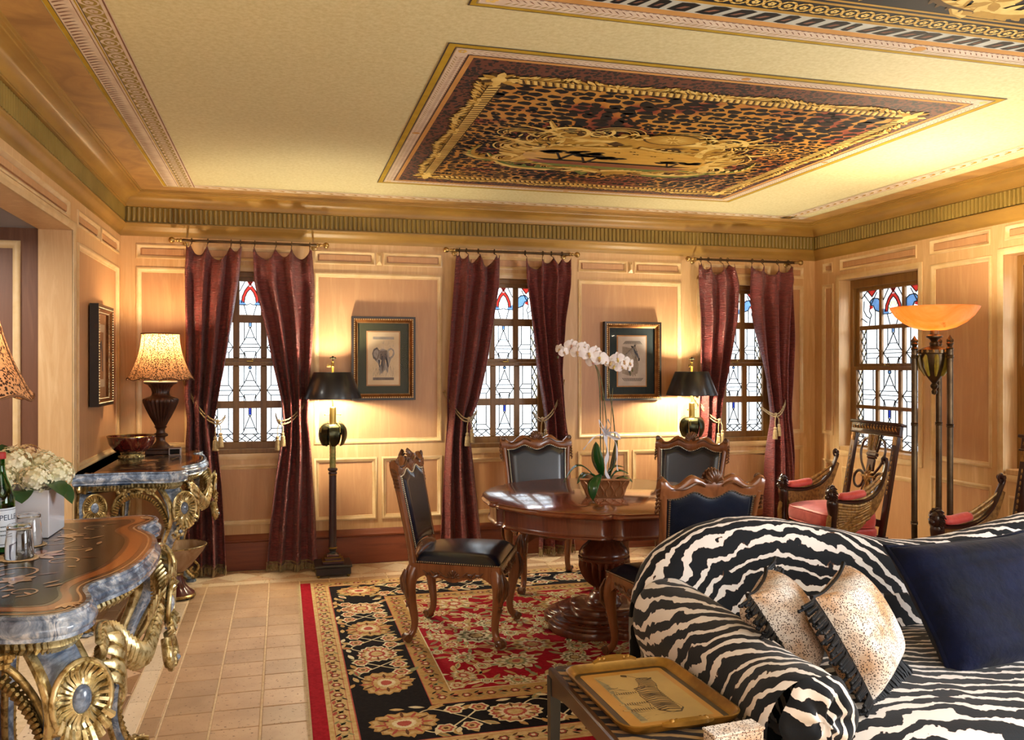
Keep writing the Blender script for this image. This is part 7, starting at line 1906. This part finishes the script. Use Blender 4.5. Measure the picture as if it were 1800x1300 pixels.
        def pad(u, v):
            a = 2*pi*u; y = lerp(.255, -.015, v); e = (1-abs(2*v-1)**6)**.5 if 0 < v < 1 else .0; z0 = .648+.022*max(0, v-.4)*1.6; return (sx*.330+.040*e*cos(a), y, z0+.034*e*max(-.35, sin(a)))
        g.grid(pad, 16, 16, cu=True); g.obj('arm_pad', 'redsilk', t, ang=180)
    # back, leaning
    A = Matrix.Translation((0, -.245, .36)) @ Matrix.Rotation(radians(13), 4, 'X')
    def bk(g, nm, mt, par=t, ang=45): g.xf(A); return g.obj(nm, mt, par, ang=ang)
    for sx in (-1, 1):
        g = G(); g.box((sx*.243, 0, .33), (.058, .036, .72), 0, .006); st_ = bk(g, 'back_stile', 'ebony')
        for k in range(9): g = G(); g.ball((sx*.243, .018, .30+.034*k), (.010-.0006*k, .006, .014), n=7, k=5); bk(g, 'gilt_husk', 'armgilt', st_)
        g = G(); g.box((sx*.243, .019, .655), (.044, .006, .060), 0, .002); bk(g, 'gilt_panel', 'armgilt', st_)
    g = G(); g.box((0, 0, .725), (.560, .042, .075), 0, .006); g.box((0, 0, .768), (.600, .062, .018), 0, .004); g.box((0, .003, .690), (.565, .050, .010), 0, .003); tr = bk(g, 'top_rail', 'ebony')
    g = G()
    for k in range(15):
        x = -.245+.035*k; g.tube([(x-.012, .024, .715), (x, .030, .735), (x+.012, .024, .718)], [.003, .0065, .003], 5); g.ball((x, .028, .748), .005, n=6, k=4)
    bk(g, 'gilt_foliate_band', 'armgilt', tr)['kind'] = 'stuff'
    g = G(); g.box((0, 0, .085), (.45, .034, .05), 0, .005); bk(g, 'lower_back_rail', 'ebony')
    # lyre splat
    g = G(); g.box((0, 0, .645), (.115, .022, .085), 0, .004)
    g.prism([(-.072, .685), (.072, .685), (.062, .600), (.046, .560), (-.046, .560), (-.062, .600)], -.012, .012, axis='y'); g.box((0, 0, .545), (.118, .030, .024), 0, .004); g.box((0, 0, .523), (.098, .026, .016), 0, .003)
    lp = bk(g, 'lyre_capital', 'ebony')
    g = G()
    for k in range(6): g.tube([(-.050+.020*k, .016, .680), (-.040+.016*k, .018, .570)], [.0065, .004], 5)
    bk(g, 'gilt_reeding', 'armgilt', lp)['kind'] = 'stuff'
    for sx in (-1, 1):
        g = G(); g.tube(smooth([(sx*.055, 0, .662), (sx*.115, 0, .640), (sx*.140, 0, .570), (sx*.118, 0, .490), (sx*.065, 0, .425), (sx*.020, 0, .385)], 5), .0105, 8); bk(g, 'lyre_arm', 'ebony')
        g = G(); g.tube([(sx*(.118)+.056*cos(a), 0, .360+.058*sin(a)) for a in [2*pi*k/26 for k in range(26)]], .0105, 8, closed=True); bk(g, 'lyre_ring', 'ebony')
        g = G(); g.prism([(sx*.02, .385), (sx*.052, .330), (sx*.085, .190), (sx*.115, .120), (sx*.055, .112), (sx*.03, .2)], -.010, .010, axis='y'); fix = bk(g, 'lyre_foot', 'ebony'); fix_normals(fix)
    g = G(); g.box((0, 0, .47), (.085, .022, .09), 0, .006); bk(g, 'lyre_neck', 'ebony')
    g = G()
    for k in range(12):
        a = 2*pi*k/12; L = .085 if k % 3 == 0 else .055; g.tube([(.008*cos(a), .014, .385+.008*sin(a)), (L*.6*cos(a), .020, .385+L*.6*sin(a)), (L*cos(a), .012, .385+L*sin(a))], [.007, .010, .003], 6)
    g.ball((0, .018, .385), (.020, .014, .020), n=10, k=6); bk(g, 'gilt_palmette', 'armgilt')
    g = G()
    for k in range(-2, 3): g.tube([(0, .010, .36), (.020*k, .018, .24), (.012*k, .012, .13)], [.006, .013, .005], 6)
    bk(g, 'gilt_lower_fan', 'armgilt')
    return t
am1 = armchair('red-seated armchair with a lyre back, standing before the window by the corner')
am1.location = (3.665, 5.01, 0); am1.rotation_euler = (0, 0, radians(84))
am1.location = (3.70, 5.10, 0); am1.rotation_euler = (0, 0, radians(88)); am1.scale = (.93, .78, 1.0)
dup(am1, (3.70, 3.60, 0), radians(91), 'red-seated armchair cut off by the picture edge, behind the zebra sofa')

# ================================================================== TORCHIERE
M['bronze'] = simple('aged_bronze', S('#6A5A44'), S('#4A3C2C'), 9, rough=.34, metal=.85)
M['enamel'] = simple('mustard_marbled_enamel', S('#A08A2E'), S('#7C6A24'), 16, rough=.3, dist=1)
def mat_alab():
    m, nt, b = newmat('amber_alabaster'); v = coords(nt); f = noise(nt, v, 5, 6, .6, 1.8)
    col = ramp(nt, f, [(.35, S('#E8A860')), (.6, S('#F0C088')), (.7, S('#C87830'))]); nt.links.new(col, b.inputs['Base Color']); b.inputs['Roughness'].default_value = .3
    tr = nd(nt, 'ShaderNodeBsdfTranslucent'); nt.links.new(col, tr.inputs[0]); ms = nd(nt, 'ShaderNodeMixShader'); ms.inputs[0].default_value = .6
    nt.links.new(b.outputs[0], ms.inputs[1]); nt.links.new(tr.outputs[0], ms.inputs[2]); nt.links.new(ms.outputs[0], nt.nodes['Material Output'].inputs[0]); return m
M['alab'] = mat_alab()
t = thing('torchiere', 'tall bronze torchiere with a lit alabaster bowl, between the armchairs', 'floor lamp', (3.628, 4.10, 0), radians(1))
g = G(); N = 48
pr = [(.02, 1.712), (.07, 1.714), (.13, 1.728), (.19, 1.758), (.235, 1.795), (.262, 1.832), (.268, 1.844), (.262, 1.846), (.226, 1.803), (.182, 1.768), (.125, 1.738), (.07, 1.724), (.02, 1.722)]; pr = [(r_*.885, z_) for r_, z_ in pr]
g.lathe(pr, N); g.obj('alabaster_bowl', 'alab', t, ang=60)
g = G(); g.lathe([(.020, 1.62), (.026, 1.628), (.026, 1.64), (.018, 1.65), (.030, 1.665), (.044, 1.672), (.044, 1.680), (.024, 1.688), (.022, 1.712)], 24); g.obj('bowl_holder', 'bronze', t)
g = G(); g.lathe([(.0, 1.34), (.012, 1.345), (.016, 1.36), (.010, 1.372), (.020, 1.384), (.022, 1.395), (.012, 1.408), (.020, 1.418), (.044, 1.45), (.066, 1.50), (.076, 1.55), (.078, 1.575), (.084, 1.58), (.084, 1.60), (.060, 1.612), (.034, 1.620), (.020, 1.625)], 32); ur = g.obj('urn_body', 'bronze', t)
g = G()
for k in range(8):
    a = 2*pi*k/8+.2; 
    g.tube([(r_*cos(a), r_*sin(a), z) for r_, z in ((.070, 1.57), (.080, 1.548), (.070, 1.50), (.046, 1.45))], [.010, .014, .014, .006], 6)
g.obj('enamel_gores', 'enamel', ur, kind='stuff')
g = G()
for k in range(16): a = 2*pi*k/16; g.ball((.084*cos(a), .084*sin(a), 1.590), (.008, .008, .010), n=6, k=5)
g.obj('gilt_studs', 'armgilt', ur, kind='stuff')
for k in range(3):
    a = radians(35)+2*pi*k/3; px, py = .108*cos(a), .108*sin(a)
    g = G(); g.tube([(px, py, .05), (px, py, .72), (px, py, 1.60)], .0165, 14)
    for z in (.60, 1.17, 1.56): g.lathe([(.0165, z-.010), (.021, z-.007), (.0185, z), (.021, z+.007), (.0165, z+.010)], 14, (px, py, 0))
    g.obj('column', 'bronze', t)
    g = G(); g.lathe([(.018, 1.60), (.021, 1.606), (.012, 1.616), (.016, 1.626), (.020, 1.634), (.014, 1.644), (.017, 1.652), (.012, 1.664), (.007, 1.672), (.0, 1.684)], 12, (px, py, 0))
    for q in range(6): b_ = q*pi/3; g.ball((px+.014*cos(b_), py+.014*sin(b_), 1.65), (.006, .006, .011), n=6, k=5)
    g.obj('acorn_finial', 'bronze', t)
    g = G(); g.tube([(px, py, 1.585), (.08*cos(a), .08*sin(a), 1.588)], .010, 8); g.obj('urn_bracket', 'bronze', t)
g = G(); P = [(.19*cos(2*pi*k/3+radians(35)+d)*m_, .19*sin(2*pi*k/3+radians(35)+d)*m_) for k in range(3) for d, m_ in ((-.25, 1), (.25, 1), (pi/3, .62))]; g.prism(P, .018, .052); g.prism([(x*.85, y*.85) for x, y in P], .052, .07); bo = g.obj('tripod_base', 'bronze', t)
for k in range(3): a = radians(35)+2*pi*k/3; g = G(); g.ball((.165*cos(a), .165*sin(a), .012), (.02, .02, .012), n=8, k=5); g.obj('bun_foot', 'bronze', t)
g = G()
for k in range(3): a = k*2.1; g.ball((.05*cos(a), .05*sin(a), 1.765), (.02, .02, .024), n=10, k=6)
g.obj('light_bulbs', 'bulb', t, kind='stuff')
bulb('torchiere_bulb', (3.628, 4.10, 1.800), 120, (1, .82, .55), .06)

# ================================================================== ZEBRA SOFA
def mat_zebra(name, base=S('#E8E2DC'), dark=S('#14171C'), rim=S('#6E4C34'), amt=1.0, rough=.72, off=.12):
    m, nt, b = newmat(name); at = nd(nt, 'ShaderNodeAttribute', attribute_name='phase'); v = coords(nt)
    n1 = noise(nt, v, 5.5, 3, .5, .6); n2 = noise(nt, v, 17, 3, .55, .4); n3 = noise(nt, v, 7.5, 2, .5)
    def mth(op, a, b_=None, c=None):
        n = nd(nt, 'ShaderNodeMath', operation=op)
        for i, x in enumerate((a, b_, c)):
            if x is None: continue
            if isinstance(x, (int, float)): n.inputs[i].default_value = x
            else: nt.links.new(x, n.inputs[i])
        return n.outputs[0]
    ph = mth('ADD', at.outputs['Fac'], mth('MULTIPLY', mth('SUBTRACT', n1, .5), 14*amt)); ph = mth('ADD', ph, mth('MULTIPLY', mth('SUBTRACT', n2, .5), 3.6*amt))
    s_ = mth('SINE', ph); s_ = mth('SUBTRACT', s_, mth('MULTIPLY', mth('SUBTRACT', n3, .5), 3.2))
    f = mth('ADD', mth('MULTIPLY', s_, .5), .5)
    col = ramp(nt, f, [(.54+off, dark), (.575+off, rim), (.60+off, base)])
    nt.links.new(col, b.inputs['Base Color']); b.inputs['Roughness'].default_value = rough; b.inputs['Sheen Weight'].default_value = .12; b.inputs['Specular IOR Level'].default_value = .15
    bump(nt, b, noise(nt, v, 160, 3), .25, .002); return m
M['zebra'] = mat_zebra('zebra_print_velvet')
def add_phase(o, fn):
    me = o.data; at = me.attributes.new('phase', 'FLOAT', 'POINT')
    at.data.foreach_set('value', [fn(v.co) for v in me.vertices])
def zt(x):
    tab = [(1.315, .56), (1.335, .64), (1.37, .715), (1.42, .770), (1.50, .825), (1.60, .868), (1.72, .890), (1.85, .893), (1.97, .878), (2.10, .852), (2.25, .822), (2.40, .785), (2.52, .762), (2.63, .753), (2.78, .762), (2.96, .790), (3.12, .822), (3.28, .852), (3.42, .880), (3.55, .890), (3.66, .868), (3.78, .80), (3.86, .70), (3.90, .60)]
    return interp(tab, x)
t = thing('sofa', 'zebra-print camelback sofa with rolled arms', 'sofa', (0, 0, 0))
g = G(); NU, NV = 120, 46
bp = [(-.36, .38, 0), (-.30, .46, 0), (-.245, .58, .25), (-.21, 0, .72), (-.175, 0, .90), (-.13, 0, .985), (-.07, 0, 1.0), (-.02, 0, .975), (.012, 0, .90), (.02, 0, .78), (.01, .45, 0), (.0, .25, 0), (-.01, .10, 0)]
def backf(u, v):
    x = lerp(1.315, 3.90, u); T_ = zt(x); i = v*(len(bp)-1); k = min(len(bp)-2, int(i)); f = i-k; f = f*f*(3-2*f)
    def pt(q): return (q[0], q[1] if q[2] == 0 else (q[2]*T_ if q[1] == 0 else max(q[1], q[2]*T_)))
    a, b_ = pt(bp[k]), pt(bp[k+1]); y, z = lerp(a[0], b_[0], f), lerp(a[1], b_[1], f)
    edge = min(u, 1-u)*2.585; sq = min(1, edge/.16); ym = -.13+.01; y = ym+(y-ym)*(.35+.65*sin(pi/2*sq)**.7); z = min(z, T_)
    return (x, 3.19+y, z)
g.grid(backf, NU, NV); so = g.obj('sofa_back', 'zebra', t, ang=180)
for k_ in range(3):
    me = so.data
sm_ = so.modifiers.new('s', 'SMOOTH'); sm_.factor = .5; sm_.iterations = 4
def ph_back(c):
    s_ = max(0, c.z-.40)+max(0, (c.y-3.05))*1.5; dx = c.x-1.86
    if dx < 0: d = sqrt((dx*1.0)**2+(s_*1.05)**2)
    else:
        d = sqrt((dx*.62)**2+(s_*1.05)**2)
        q = min(1, max(0, (dx-.35)/.6)); d = lerp(d, s_*1.0+.20*c.x-.1, q)
    return d*2*pi/.060
add_phase(so, ph_back)
# seat
g = G()
def seatf(u, v):
    x = lerp(1.50, 3.76, u); q = v
    y = interp([(0, 2.90), (.62, 2.10), (.74, 1.985), (.82, 1.955), (.90, 1.975), (1, 1.99)], q); z = interp([(0, .455), (.25, .478), (.5, .480), (.62, .472), (.70, .455), (.76, .43), (.84, .38), (.90, .345), (1, .33)], q)
    return (x, y+.012*sin((x-1.5)*3), z+.010*sin(pi*u*3)**2-.03*max(0, 1-min(u, 1-u)*14)**2)
g.grid(seatf, 70, 44); so = g.obj('seat_cushion', 'zebra', t, ang=180); add_phase(so, lambda c: (c.y*1.0+.30*(c.x-2)**2+.16*c.x+(.48-c.z)*.9)*2*pi/.054)
g = G(); g.box((2.63, 2.55, .22), (2.35, 1.10, .24), 0, .02); so = g.obj('sofa_frame', 'zebra', t); add_phase(so, lambda c: (c.x+c.z*.5)*2*pi/.08)
for sx in (0, 1):
    def mir(p): return p if sx == 0 else (5.215-p[0], p[1], p[2])
    # arm: roll swept from the back to the front, panel down to the floor
    prof = [(-.03, .10), (-.050, .28), (-.085, .375), (-.130, .435), (-.155, .505), (-.158, .575), (-.135, .635), (-.085, .678), (-.015, .692), (.050, .680), (.088, .640), (.104, .590), (.100, .53), (.085, .46), (.08, .38)]
    PR = smooth([(a, b_, 0) for a, b_ in prof], 3)
    def armf(u, v):
        i = v*(len(PR)-1); k = min(len(PR)-2, int(i)); f = i-k; px = lerp(PR[k].x, PR[k+1].x, f); pz = lerp(PR[k].y, PR[k+1].y, f)
        y = lerp(3.16, 2.005, u); sw = .03*(1-u)-.0
        r_ = 1+.10*exp(-((u-1)/.12)**2)-.05*exp(-((u-.8)/.12)**2)
        e = min(1, u/.14); dz = -.05*(1-e)**1.3
        x = 1.445-.045*u**1.5+px*r_*(.55+.45*e)+.03*(1-e); z = .585+(pz-.585)*r_+dz*(pz > .45)-.03*u*(pz > .4)
        rd = max(0, u-.93)/.07; x = lerp(x, 1.40+(x-1.40)*.9, rd*rd); z = lerp(z, .55+(z-.55)*.92, rd*rd) if pz > .45 else z
        return mir((x, y, z))
    g = G(); g.grid(armf, 60, 60); so = g.obj('rolled_arm', 'zebra', t, ang=180)
    def ph_arm(c, s_=sx):
        x = c.x if s_ == 0 else 5.215-c.x; a = atan2(x-1.40, c.z-.48)
        q = max(0, (2.45-c.y)); return ((c.y*.55+a*.115)*(1)+.25*q*q+.15*sin(c.y*3))*2*pi/.058
    add_phase(so, ph_arm)
    # scroll front: disc with pleats and a facing panel
    g = G(); c = Vector((1.398, 2.0, .548)); R_ = .118
    def front(u, v):
        a = 2*pi*u; rr_ = v; pl = 1+.05*cos(6*a)*min(1, v*1.5); x = c.x+R_*1.0*rr_*cos(a)*pl; z = c.z+R_*1.03*rr_*sin(a)*pl; y = c.y-.035*sqrt(max(0, 1-v**2.4))-.016*cos(v*7+a*1.0)*(1-v)*1.0+.016*cos(6*a)*(v*(1-v))*2.6
        return mir((x, y, z))
    g.grid(front, 70, 18, cu=True); so = g.obj('pleated_scroll', 'zebra', t, ang=180); add_phase(so, lambda q, s_=sx: (((q.x if s_ == 0 else 5.215-q.x)-c.x)*.9+(q.z-c.z)*.35+hypot(q.z-c.z, q.x-mir(tuple(c))[0])*.8)*2*pi/.055+1.5)
    g = G(); P = [(1.355, .10), (1.36, .40), (1.335, .46), (1.40, .50), (1.47, .46), (1.478, .38), (1.478, .10)]
    P = [(p[0], p[1]) for p in P]
    if sx: P = [(5.215-a, b_) for a, b_ in P]
    g.prism(P, 1.985, 2.03, axis='y'); so = g.obj('arm_front_panel', 'zebra', t, ang=45); fix_normals(so); add_phase(so, lambda q: (q.x*1.0+q.z*.15)*2*pi/.055)
    g = G(); g.tube(smooth([mir((1.37+.01*k, 1.988, .10+.052*k)) for k in range(8)], 2), .009, 6); so = g.obj('welt', 'zebra', t); add_phase(so, lambda q: q.z*2*pi/.05)
for (x, y) in ((1.43, 2.06), (3.80, 2.06), (1.43, 3.05), (3.80, 3.05)):
    g = G(); g.lathe([(.018, 0), (.022, .01), (.024, .04), (.034, .07), (.034, .105)], 16, (x, y, .0)); g.obj('leg', 'ebony', t)

# ================================================================== CUSHIONS
M['navyvel'] = simple('midnight_navy_velvet', S('#040819'), S('#081030'), 7, rough=.75, spec=.12, sheen=.08, bmp=.5, bscale=22, bdist=.01)
M['blackrope'] = simple('black_rope_fringe', S('#07080B'), S('#0E1016'), 60, rough=.6, spec=.3)
def pillow(g, w, h, d, n=30, pinch=.10, e=.5):
    def f(side):
        def q(u, v):
            a, b_ = 2*u-1, 2*v-1; k = max(0, (1-a**4)*(1-b_**4))**e
            s_ = 1-pinch*(1-abs(a)**3)*(abs(b_)**2)*.5; s2 = 1-pinch*(1-abs(b_)**3)*(abs(a)**2)*.5
            return (a*w/2*s2, side*d/2*k*(1+.05*sin(5*u+7*v)), b_*h/2*s_)
        return q
    o = len(g.v); g.grid(f(-1), n, n); g.grid(f(1), n, n); return f(-1)
def place(o, c, ax, up):
    """o's local x -> ax, z -> up (orthonormalised)"""
    X = Vector(ax).normalized(); Z_ = Vector(up); Z_ = (Z_-X*Z_.dot(X)).normalized(); Y = Z_.cross(X); m = Matrix((X, Y, Z_)).transposed().to_4x4(); m.translation = Vector(c); o.matrix_world = m
t = thing('cushion', 'large quilted navy velvet cushion leaning on the sofa back', 'cushion', (0, 0, 0))
g = G(); pf = pillow(g, .66, .50, .20, pinch=.16); 
for i in range(len(g.v)):
    x, y, z = g.v[i]; q = abs(((z+.25) % .125)-.0); g.v[i] = (x, y*(1-.10*exp(-(min(q, .125-q)/.010)**2)), z)
g.obj('quilted_cover', 'navyvel', t, ang=180)
g = G(); ed_ = [pf(u, 0) for u in [k/24 for k in range(24)]]+[pf(1, v) for v in [k/24 for k in range(24)]]+[pf(1-u, 1) for u in [k/24 for k in range(24)]]+[pf(0, 1-v) for v in [k/24 for k in range(24)]]
g.tube(ed_, .009, 7, closed=True); g.obj('velvet_piping', 'navyvel', t, ang=60)
place(t, (2.49, 2.535, .648), (.985, .03, .03), (.0, .60, .80))
def leo_pillow(label, c, ax, up, s, sides):
    t = thing('cushion', label, 'cushion', (0, 0, 0), 0, 'leopard cushions with black rope fringe'); g = G(); pf = pillow(g, s, s, .19, pinch=.22); g.obj('leopard_cover', 'leo_pillow', t, ang=180)
    ed_ = {'b': [pf(k/60, 0) for k in range(61)], 't': [pf(k/60, 1) for k in range(61)], 'l': [pf(0, k/60) for k in range(61)], 'r': [pf(1, k/60) for k in range(61)]}
    dr = {'b': (0, 0, -1), 't': (0, 0, 1), 'l': (-1, 0, 0), 'r': (1, 0, 0)}; r = random.Random(len(label))
    for sd in 'btlr':
        g = G(); L = ed_[sd]
        g.tube(L, .0075, 6); 
        if sd in sides:
            d = Vector(dr[sd])
            for k in range(2, 60, 1):
                b_ = Vector(L[k]); j = Vector((r.uniform(-.012, .012), r.uniform(-.022, .004), r.uniform(-.012, .012))); ln = r.uniform(.085, .12)
                gy = (t_dn[sd] if False else Vector((0, 0, 0)))
                P = smooth([b_, b_+d*ln*.45+j*.4+Vector((0, -.012, 0)), b_+d*ln+j], 3); g.tube(P, [.0042+.0009*(i % 2) for i in range(len(P))], 5); g.ball(P[-1], .0062, n=6, k=4)
        g.obj('rope_fringe' if sd in sides else 'rope_edge', 'blackrope', t, ang=60, kind='stuff')
    place(t, c, ax, up); return t
leo_pillow('leopard cushion with fringe lying against the navy cushion', (1.790, 2.36, .655), (.76, .60, .12), (-.40, .30, .86), .35, 'bl')
leo_pillow('leopard cushion with fringe tucked behind its twin, against the sofa arm', (1.615, 2.50, .640), (.66, .74, .05), (-.40, .34, .84), .33, 'rl')

# ================================================================== SIDE TABLE AND TRAY
M['tbl_dark'] = simple('dark_brown_table_wood', S('#3A2418'), S('#4A2E1C'), 10, (1, .3, 1), .3, coat=.4)
M['tbl_black'] = simple('black_table_leg', S('#141416'), S('#1C1C20'), 10, rough=.35, coat=.3)
M['tort'] = mat_zebra('zebra_painted_lacquer_top', S('#A88450'), S('#1C120C'), S('#3A2414'), .5, .2, .02)
M['traygold'] = simple('antique_gilt_tray', S('#A87C30'), S('#7A561E'), 9, rough=.34, metal=.55, coat=.2)
M['tray_in'] = simple('honey_painted_tray', S('#B8863A'), S('#A87630'), 5, rough=.35, coat=.3)
M['tray_dk'] = simple('black_brown_rim_paint', S('#241A12'), S('#32261A'), 12, rough=.3, coat=.3)
M['tray_pic'] = simple('sallow_painted_ground', S('#B89A5C'), S('#A58A54'), 4, (1, 1, 1), .4, coat=.2, detail=6)
TH = .530
t = thing('side_table', 'dark side table with a zebra-striped top beside the sofa arm', 'side table', (1.028, 2.285, 0))
g = G(); g.box((0, 0, TH-.012), (.36, .66, .012), 0, .003); so = g.obj('striped_top', 'tort', t); add_phase(so, lambda c: (c.y*1.0+c.x*.5)*2*pi/.05)
for s_ in (-1, 1):
    g = G(); g.box((s_*.185, 0, TH-.018), (.022, .70, .030), 0, .005); g.obj('rim_rail', 'tbl_dark', t); g = G(); g.box((0, s_*.343, TH-.018), (.348, .022, .030), 0, .005); g.obj('rim_rail', 'tbl_dark', t)
    g = G(); P = [(-.33, TH-.03)]+[(.33*sin(pi/2*q), TH-.035-.040*abs(sin(pi/2*q))**4) for q in [k/10-1 for k in range(21)]]+[(.33, TH-.03)]; P = [(-.33, TH-.03), (-.33, TH-.09)]+[(lerp(-.31, .31, k/14), TH-.055-.03*abs(2*k/14-1)**3) for k in range(15)]+[(.33, TH-.09), (.33, TH-.03)]
    g.prism(P, s_*.185-.009, s_*.185+.009, axis='x'); fix_normals(g.obj('curved_apron', 'tbl_dark', t, ang=40))
    for s2 in (-1, 1):
        g = G(); g.tube([(s_*.180, s2*.335, TH-.03), (s_*.181, s2*.337, .25), (s_*.178, s2*.333, 0)], [.026, .021, .017], 4, up=(0, 1, 0)); g.obj('leg', 'tbl_black', t, ang=20)
def rrect(a, b, r_, n=6):
    P = []
    for (cx, cy, a0) in ((a-r_, b-r_, 0), (-a+r_, b-r_, pi/2), (-a+r_, -b+r_, pi), (a-r_, -b+r_, 3*pi/2)):
        P += [(cx+r_*cos(a0+pi/2*k/n), cy+r_*sin(a0+pi/2*k/n)) for k in range(n+1)]
    return P
t = thing('serving_tray', 'gilt tray painted with a zebra, lying on the side table', 'tray', (1.040, 2.318, TH-.004), radians(1.5))
hx, hy = .168, .232
g = G(); V = []; prof = [(0.012, 0), (-.002, .004), (-.014, .022), (-.016, .027), (-.010, .028), (.004, .010), (.012, .006), (.02, .0055)]
for d, z in prof: V += [(x, y, z) for x, y in rrect(hx-d, hy-d, max(.01, .045-d))]
n = 28; g.add(V, [(q*n+i, q*n+(i+1) % n, (q+1)*n+(i+1) % n, (q+1)*n+i) for q in range(len(prof)-1) for i in range(n)]+[tuple(reversed(range(n)))]); g.obj('tray_rim', 'traygold', t, ang=60)
g = G(); g.poly(rrect(hx-.010, hy-.010, .03), .0062, 0); g.poly(rrect(hx-.030, hy-.030, .012), .0068, 1); g.poly([(-hx+.066, -hy+.056), (hx-.050, -hy+.056), (hx-.050, hy-.056), (-hx+.066, hy-.056)], .0072, 2); g.obj('painted_tray_floor', [M['tray_dk'], M['tray_in'], M['tray_pic']], t)
# painted zebra (its feet point to the sofa's far side, -x; head towards the window, +y)
g = G(); zz = .0076
def Zp(pts, lv, m): g.poly([(p[0], p[1]) for p in pts], zz+.0002*lv, m)
body = [(-.030, -.090), (.010, -.125), (.040, -.128), (.058, -.105), (.050, -.060), (.040, -.01), (.050, .04), (.062, .075), (.062, .105), (.048, .120), (.038, .118), (.005, .160), (-.010, .166), (-.014, .155), (.010, .120), (.018, .095), (.004, .070), (-.014, .045), (-.022, .0), (-.020, -.05)]
OL = lambda P, k=.0035: [(x+k*(x-sum(p[0] for p in P)/len(P))/.05, y+k*(y-sum(p[1] for p in P)/len(P))/.08) for x, y in P]
Zp(OL(body), -.6, 1); Zp(body, 0, 0)
for P in ([(-.014, .045), (-.060, .075), (-.098, .062), (-.098, .056), (-.062, .062), (-.018, .028)], [(-.018, .03), (-.055, .035), (-.102, .035), (-.102, .028), (-.055, .022), (-.022, .008)], [(-.028, -.07), (-.062, -.040), (-.108, -.045), (-.108, -.052), (-.060, -.056), (-.030, -.09)], [(-.028, -.088), (-.07, -.095), (-.115, -.082), (-.115, -.090), (-.068, -.108), (-.015, -.105)], [(.035, -.125), (-.01, -.140), (-.05, -.135), (-.012, -.133)]): Zp([(x+(.003 if x > -.06 else -.003), y+(.0025 if i_ % 2 else -.0025)) for i_, (x, y) in enumerate(P)], -.6, 1); Zp(P, 0, 0)
for i in range(17):
    y = -.118+.0105*i; b_ = .006*sin(i*.9); Zp([(-.020+.004*(i < 3)*(3-i), y), (.015, y+.006+b_), (.050, y-.004), (.050, y+.0015), (.014, y+.0125+b_), (-.020, y+.006)], 2, 1)
for i in range(9): y = .052+.0085*i; Zp([(.004+.0015*i, y), (.03, y+.008), (.060, y+.004), (.060, y+.008), (.03, y+.0125), (.004+.0015*i, y+.004)], 3, 1)
for i in range(10): x = -.095+.0075*i; Zp([(x, .034), (x+.003, .034), (x+.003, .022), (x, .022)], 3, 1); Zp([(x, -.045), (x+.003, -.042), (x+.003, -.056), (x, -.054)], 3, 1); Zp([(x, -.085), (x+.003, -.087), (x+.003, -.104), (x, -.098)], 3, 1)
Zp([(-.014, .155), (-.010, .168), (.004, .162), (.0, .148)], 4, 1); Zp([(.052, .118), (.072, .126), (.066, .112)], 4, 1)
Zp([(-.100, -.165), (-.078, -.165), (-.094, -.02), (-.080, .10), (-.098, .165), (-.100, .165)], -1, 2)
for i in range(30): x, y = rnd.uniform(-.10, -.075), rnd.uniform(-.16, .16); Zp([(x, y), (x+.002, y+.002), (x+rnd.uniform(.005, .02), y+rnd.uniform(-.01, .01))], 5, 1)
g.obj('zebra_painting', [M['tray_pic'], M['tray_dk'], simple('grey_green_scumble', S('#8A7E5A'), S('#7A7050'), 12, rough=.4)], t)
for s_ in (-1, 1):
    g = G(); P = smooth([(-.075, s_*(hy+.012), .026), (-.045, s_*(hy+.022), .030), (0, s_*(hy+.026), .032), (.045, s_*(hy+.022), .030), (.075, s_*(hy+.012), .026)], 4); g.tube(P, [.006, .007, .009, .010, .011, .011, .012, .012, .012, .012, .012, .011, .011, .010, .009, .007, .006], 6)
    for x in (-.05, -.035, .035, .05): g.ball((x, s_*(hy+.020), .034), .009, n=8, k=6)
    g.obj('tray_handle', 'traygold', t)
t = thing('trinket_box', 'small leopard-print box at the near end of the side table', 'box', (1.125, 1.972, TH-.005), .1)
g = G(); g.box((0, 0, .020), (.15, .055, .038), 0, .004); g.obj('box_body', 'leo_pillow', t); g = G(); g.box((0, 0, .0425), (.154, .059, .007), 0, .002); g.obj('box_lid', 'leo_pillow', t)
bpy.context.view_layer.update()
